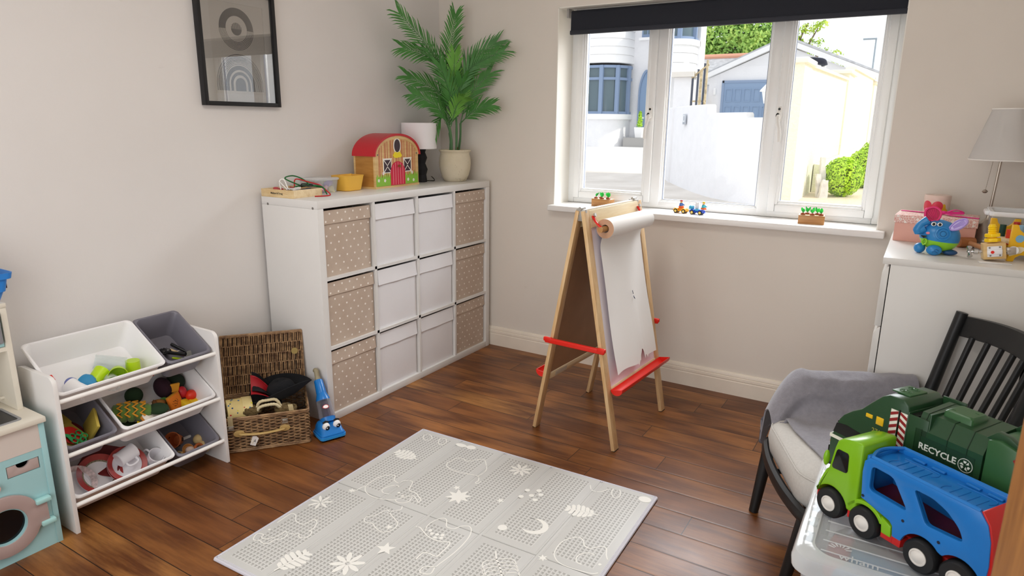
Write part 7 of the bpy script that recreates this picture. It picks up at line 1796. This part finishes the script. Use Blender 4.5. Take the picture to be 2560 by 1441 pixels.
# --- cream wall running up the hill
cw = thing('cream_boundary_wall', 'tall cream roughcast boundary wall with capped pillars right of the white wall', 'boundary wall', (.1, 14, 0))
CM = TR(-.1, -14, 0)
CRE = mat('cream_roughcast', '#f3f0dc', .95, var=.06, vscale=20, bump=.9, bscale=22, bdist=.03); CAPM = mat('cream_cap', '#efeadb', .8)
b = B(CM); b.box(.02, .22, 11.0, 17.8, -.3, 2.62); b.box(.02, .22, 19.3, 31, -.3, 3.0)
for v in b.bm.verts:
    w_ = CM.inverted() @ v.co
    if w_.z > 1: v.co.z += .018 * (w_.y - 11)
b.out('wall_panel', CRE, cw)
for y0, y1, z, nm in ((10.15, 11.05, 2.62, 0), (17.8, 19.3, 2.93, 1), (27.2, 28.6, 3.15, 2)):
    b = B(CM); b.box(-.14, .26, y0, y1, -.3, z); b.out('pillar_shaft', CRE, cw)
    b = B(CM); b.box(-.22, .33, y0 - .12, y1 + .12, z, z + .10, .02); b.out('pillar_cap', CAPM, cw)
for y0, y1, z in ((11.1, 17.7, 2.62), (19.4, 27.1, 3.15)):
    b = B(CM); b.rings([[(x, y, zz) for x, zz in ((-.03, 0), (.28, 0), (.28, .06), (.12, .10), (-.03, .06))] for y in (y0, y1)])
    for v in b.bm.verts:
        w_ = CM.inverted() @ v.co; v.co.z += z + .018 * (w_.y - y0)
    b.out('coping', CAPM, cw)
pw = thing('garden_kerb_wall', 'low rounded rendered kerb wall behind the clipped box balls', 'kerb', (.5, 13, 0))
b = B(TR(-.5, -13, 0)); b.rings([[(x, y, z + .012 * (y - 13)) for x, z in ((.24, -.2), (.50, -.2), (.50, .58), (.44, .64), (.24, .66))] for y in (13.0, 13.1, 30)]); b.out('kerb_body', CRE, pw)
for i, (x, y, r, l) in enumerate(((.90, 12.55, .41, 'nearest clipped round box bush on the gravel across the road'), (1.22, 14.5, .46, 'middle clipped round box bush of the row'), (1.30, 17.3, .52, 'farthest clipped round box bush of the row'))):
    o = thing('box_ball_bush', l, 'bush', (x, y, height(x, y)), group='clipped box balls')
    b = B(); rn = random.Random(40 + i); leafball(b, (0, 0, r * 1.02), r, 3600, .05, rn, .80, (1, 1, 1.05)); b.out('foliage', BOX_, o, recalc=False)
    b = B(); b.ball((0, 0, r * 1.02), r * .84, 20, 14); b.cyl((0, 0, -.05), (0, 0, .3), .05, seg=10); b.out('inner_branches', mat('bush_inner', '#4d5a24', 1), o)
STN = mat('pale_slate', '#d9d6d2', .9, var=.2, vscale=5, bump=.5, bscale=12, bdist=.02)
for x, y, w_, h_, tl_, l in ((.545, 12.30, .10, .86, -.06, 'tall thin pale slate standing at the kerb end'), (.60, 12.05, .12, .40, .05, 'short pale slate standing beside the nearest box bush'), (.52, 12.12, .08, .52, -.12, 'narrow leaning slate between two other slates')):
    b = B(); t = bmesh.new(); bmesh.ops.create_cube(t, size=1); bmesh.ops.subdivide_edges(t, edges=t.edges, cuts=4, use_grid_fill=True)
    for v in t.verts: c = v.co.copy(); v.co = Vector((c.x * w_ * (1.2 - c.z * .5), c.y * .07, (c.z + .5) * h_)) + Vector((noise.noise(c * 3 + Vector((x * 50, 0, 0))) * .03, 0, noise.noise(c * 2) * .03))
    b.add(t); o = one('standing_slate', b, STN, l, 'stone', 'standing slates'); o.location = (x, y, height(x, y) - .02); o.rotation_euler = (0, tl_, .5)
lt_ = thing('wall_lantern', 'white lantern on the garden wall half hidden behind the window mullion', 'lantern', (-.335, 10.08, 1.60))
b = B(); b.cyl((0, 0, 0), (0, 0, .30), .02, seg=10); b.out('lantern_post', SIL, lt_)
b = B(); b.lathe([(.06, .30), (.11, .52)], 6); b.out('lantern_glass', mat('lantern_glass', '#dfe3e6', .2), lt_)
b = B(); b.lathe([(.15, .52), (.14, .55), (.04, .66), (.0005, .67)], 6); b.out('lantern_roof', SIL, lt_)
# --- garage with blue door
ga = thing('garage', 'white gabled garage with blue panelled door behind the white garden wall', 'garage', (-3.0, 27, .6))
AM = TR(3.0, -27, -.6)
b = B(AM); b.prism([(-6.2, .2), (.2, .2), (.2, 3.38), (-3.2, 4.72), (-6.2, 3.50)], .3, TR(0, 27.3, 0) @ XZ); b.box(-6.2, -5.9, 27.3, 33, .2, 3.4); b.out('gable_wall', REN, ga)
b = B(AM); b.prism([(-6.55, 3.38), (-3.2, 4.78), (.6, 3.22), (.6, 3.42), (-3.2, 5.00), (-6.55, 3.58)], .25, TR(0, 27.05, 0) @ XZ); b.out('fascia', SIL, ga)
b = B(AM); b.prism([(-6.6, 3.58), (-3.2, 5.02), (.65, 3.42), (.65, 3.50), (-3.2, 5.12), (-6.6, 3.66)], 6, TR(0, 33.05, 0) @ XZ); b.out('roof', mat('slate_roof', '#b9babd', .8, var=.2, vscale=5), ga)
b = B(AM); b.box(-5.55, -3.1, 26.92, 26.99, .8, 3.30); gd = b.out('garage_door', FRB2, ga)
b = B(AM); b.box(-5.62, -5.52, 26.90, 27.0, .8, 3.38); b.box(-5.6, -3.0, 26.90, 27.0, 3.28, 3.38); b.out('door_frame', FRB, gd)
b = B(AM)
for i in range(6):
    for j in range(3):
        x = -5.45 + .39 * i; z = 1.05 + .72 * j; b.prism(rrect(x, x + .29, z, z + .55, .02, 3), .03, TR(0, 26.92, 0) @ XZ, holes=[rrect(x + .035, x + .255, z + .035, z + .515, .02, 3)])
b.out('panel_moulding', FRB2, gd)
b = B(AM); b.box(-5.97, -5.87, 26.9, 27.0, 2.78, 3.08, .02); b.out('wall_light', SIL, ga)
b = B(AM); b.box(-6.5, -6.2, 26.6, 26.64, 1.2, 2.75); b.out('side_fence', mat('fence_tan', '#e2c078', .8), ga)
r2 = thing('neighbouring_roof', 'grey slate roof with orange ridge tiles behind the garage', 'roof', (-6.5, 31, 3))
b = B(TR(6.5, -31, -3)); b.rings([[(-9.2, y, z) for y, z in ((30, 3.4), (32.5, 4.86), (35, 3.4))], [(-4.2, y, z) for y, z in ((30, 3.4), (32.5, 4.86), (35, 3.4))]]); b.out('slates', MATS['slate_roof'], r2)
b = B(TR(6.5, -31, -3)); b.tube([(-9.2, 32.5, 4.9), (-4.2, 32.5, 4.9)], .13, 8); b.out('ridge_tiles', mat('ridge_orange', '#e0a58a', .8), r2)
b = B(TR(6.5, -31, -3)); b.box(-7.0, -6.8, 30.9, 31.1, 3.95, 4.1); b.out('roof_vent', mat('vent_dark', '#5f6266', .8), r2)
b = B(TR(6.5, -31, -3)); b.box(-9.0, -4.3, 30.4, 34.6, .4, 3.6); b.out('house_wall', REN, r2)
# padded frame over the cream wall
pf_ = thing('padded_frame', 'black padded pole arching over the cream wall', 'garden frame', (-.6, 15.2, 3.0))
b = B(TR(.6, -15.2, -3.0)); b.tube(spline([(-.75, 15.5, 3.06), (-.6, 15.4, 3.09), (-.35, 15.3, 3.09), (-.12, 15.2, 3.04), (-.07, 15.2, 2.95)], 6), [.085] * 20 + [.075] * 5, 12); b.out('foam_sleeve', mat('foam_black', '#2a2d3a', .9, bump=.5, bscale=60), pf_)
b = B(TR(.6, -15.2, -3.0)); b.cyl((-.07, 15.2, 3.0), (-.07, 15.2, .3), .035, seg=10); b.out('white_pole', SIL, pf_)
# street lamp and trees
sl = thing('street_lamp', 'thin grey street lamp against the sky', 'street lamp', (-1.22, 45, 2.5))
b = B(); b.tube([(.04, 0, -2), (0, 0, 4.25)], [.07, .045], 8); b.out('post', mat('lamp_grey', '#9aa6b2', .6), sl)
b = B(); b.box(-.72, .05, -.08, .08, 4.22, 4.32, .02); b.out('lamp_head', MATS['lamp_grey'], sl)
def tree(name, label, loc, blobs, m, seed, limbs):
    o = thing(name, label, 'tree', loc, group='trees behind the garage'); rn = random.Random(seed)
    b = B()
    for c, r, n, s, q in blobs: leafball(b, c, r, n, s, rn, .35, q)
    b.out('crown', m, o, recalc=False)
    b = B(); b.tube([(0, 0, -6), (0, 0, 0)], [.35, .25], 10)
    for p in limbs: b.tube(spline([(0, 0, -1)] + p, 4), [.12 * (1 - .8 * i / (4 * len(p))) for i in range(4 * len(p) + 1)], 6)
    b.out('trunk', BRK, o)
tree('dense_tree', 'dense green tree filling the window behind the garage roof', (-8.8, 40, 6.2), [((0, 0, .6), 2.0, 2600, .22, (1.25, .8, .9)), ((-1.6, .3, -.3), 1.5, 1700, .22, (1, .8, .8)), ((1.6, -.2, .2), 1.5, 1700, .22, (1, .8, .9)), ((0, .4, -1.0), 1.8, 1500, .22, (1.3, .7, .6)), ((.5, .3, 2.2), 1.6, 1300, .22, (1.2, .8, .8))], TRL, 1, [[(-1, 0, .6), (-1.8, 0, 1.2)], [(.8, 0, .5), (1.7, 0, 1.3)], [(0, 0, 1.5), (.2, 0, 2.5)]])
tree('sparse_tree', 'sparse bright tree with open branches against the sky', (-4.6, 38, 5.0), [((.0, 0, .2), 1.0, 1500, .16, (1, .8, .9)), ((-.5, 0, 1.0), .9, 800, .16, (1, .8, .9)), ((.6, 0, -.2), .7, 600, .15, (1, .8, .7)), ((.5, 0, 1.7), .55, 110, .15, (1.2, .7, .7)), ((1.1, 0, 1.9), .4, 60, .15, (1.2, .7, .6)), ((1.0, 0, 1.0), .5, 60, .14, (1, .7, .6)), ((1.9, 0, .3), .55, 60, .14, (1, .6, .6)), ((2.2, 0, -.2), .5, 70, .14, (1, .6, .6)), ((1.4, 0, .5), .4, 30, .14, (1, .6, .6))], TRL2, 2, [[(.5, 0, .6), (1.0, 0, 1.7)], [(.9, 0, .1), (1.5, 0, .3), (2.3, 0, -.1)], [(.1, 0, 1.0), (.5, 0, 2.0)]])
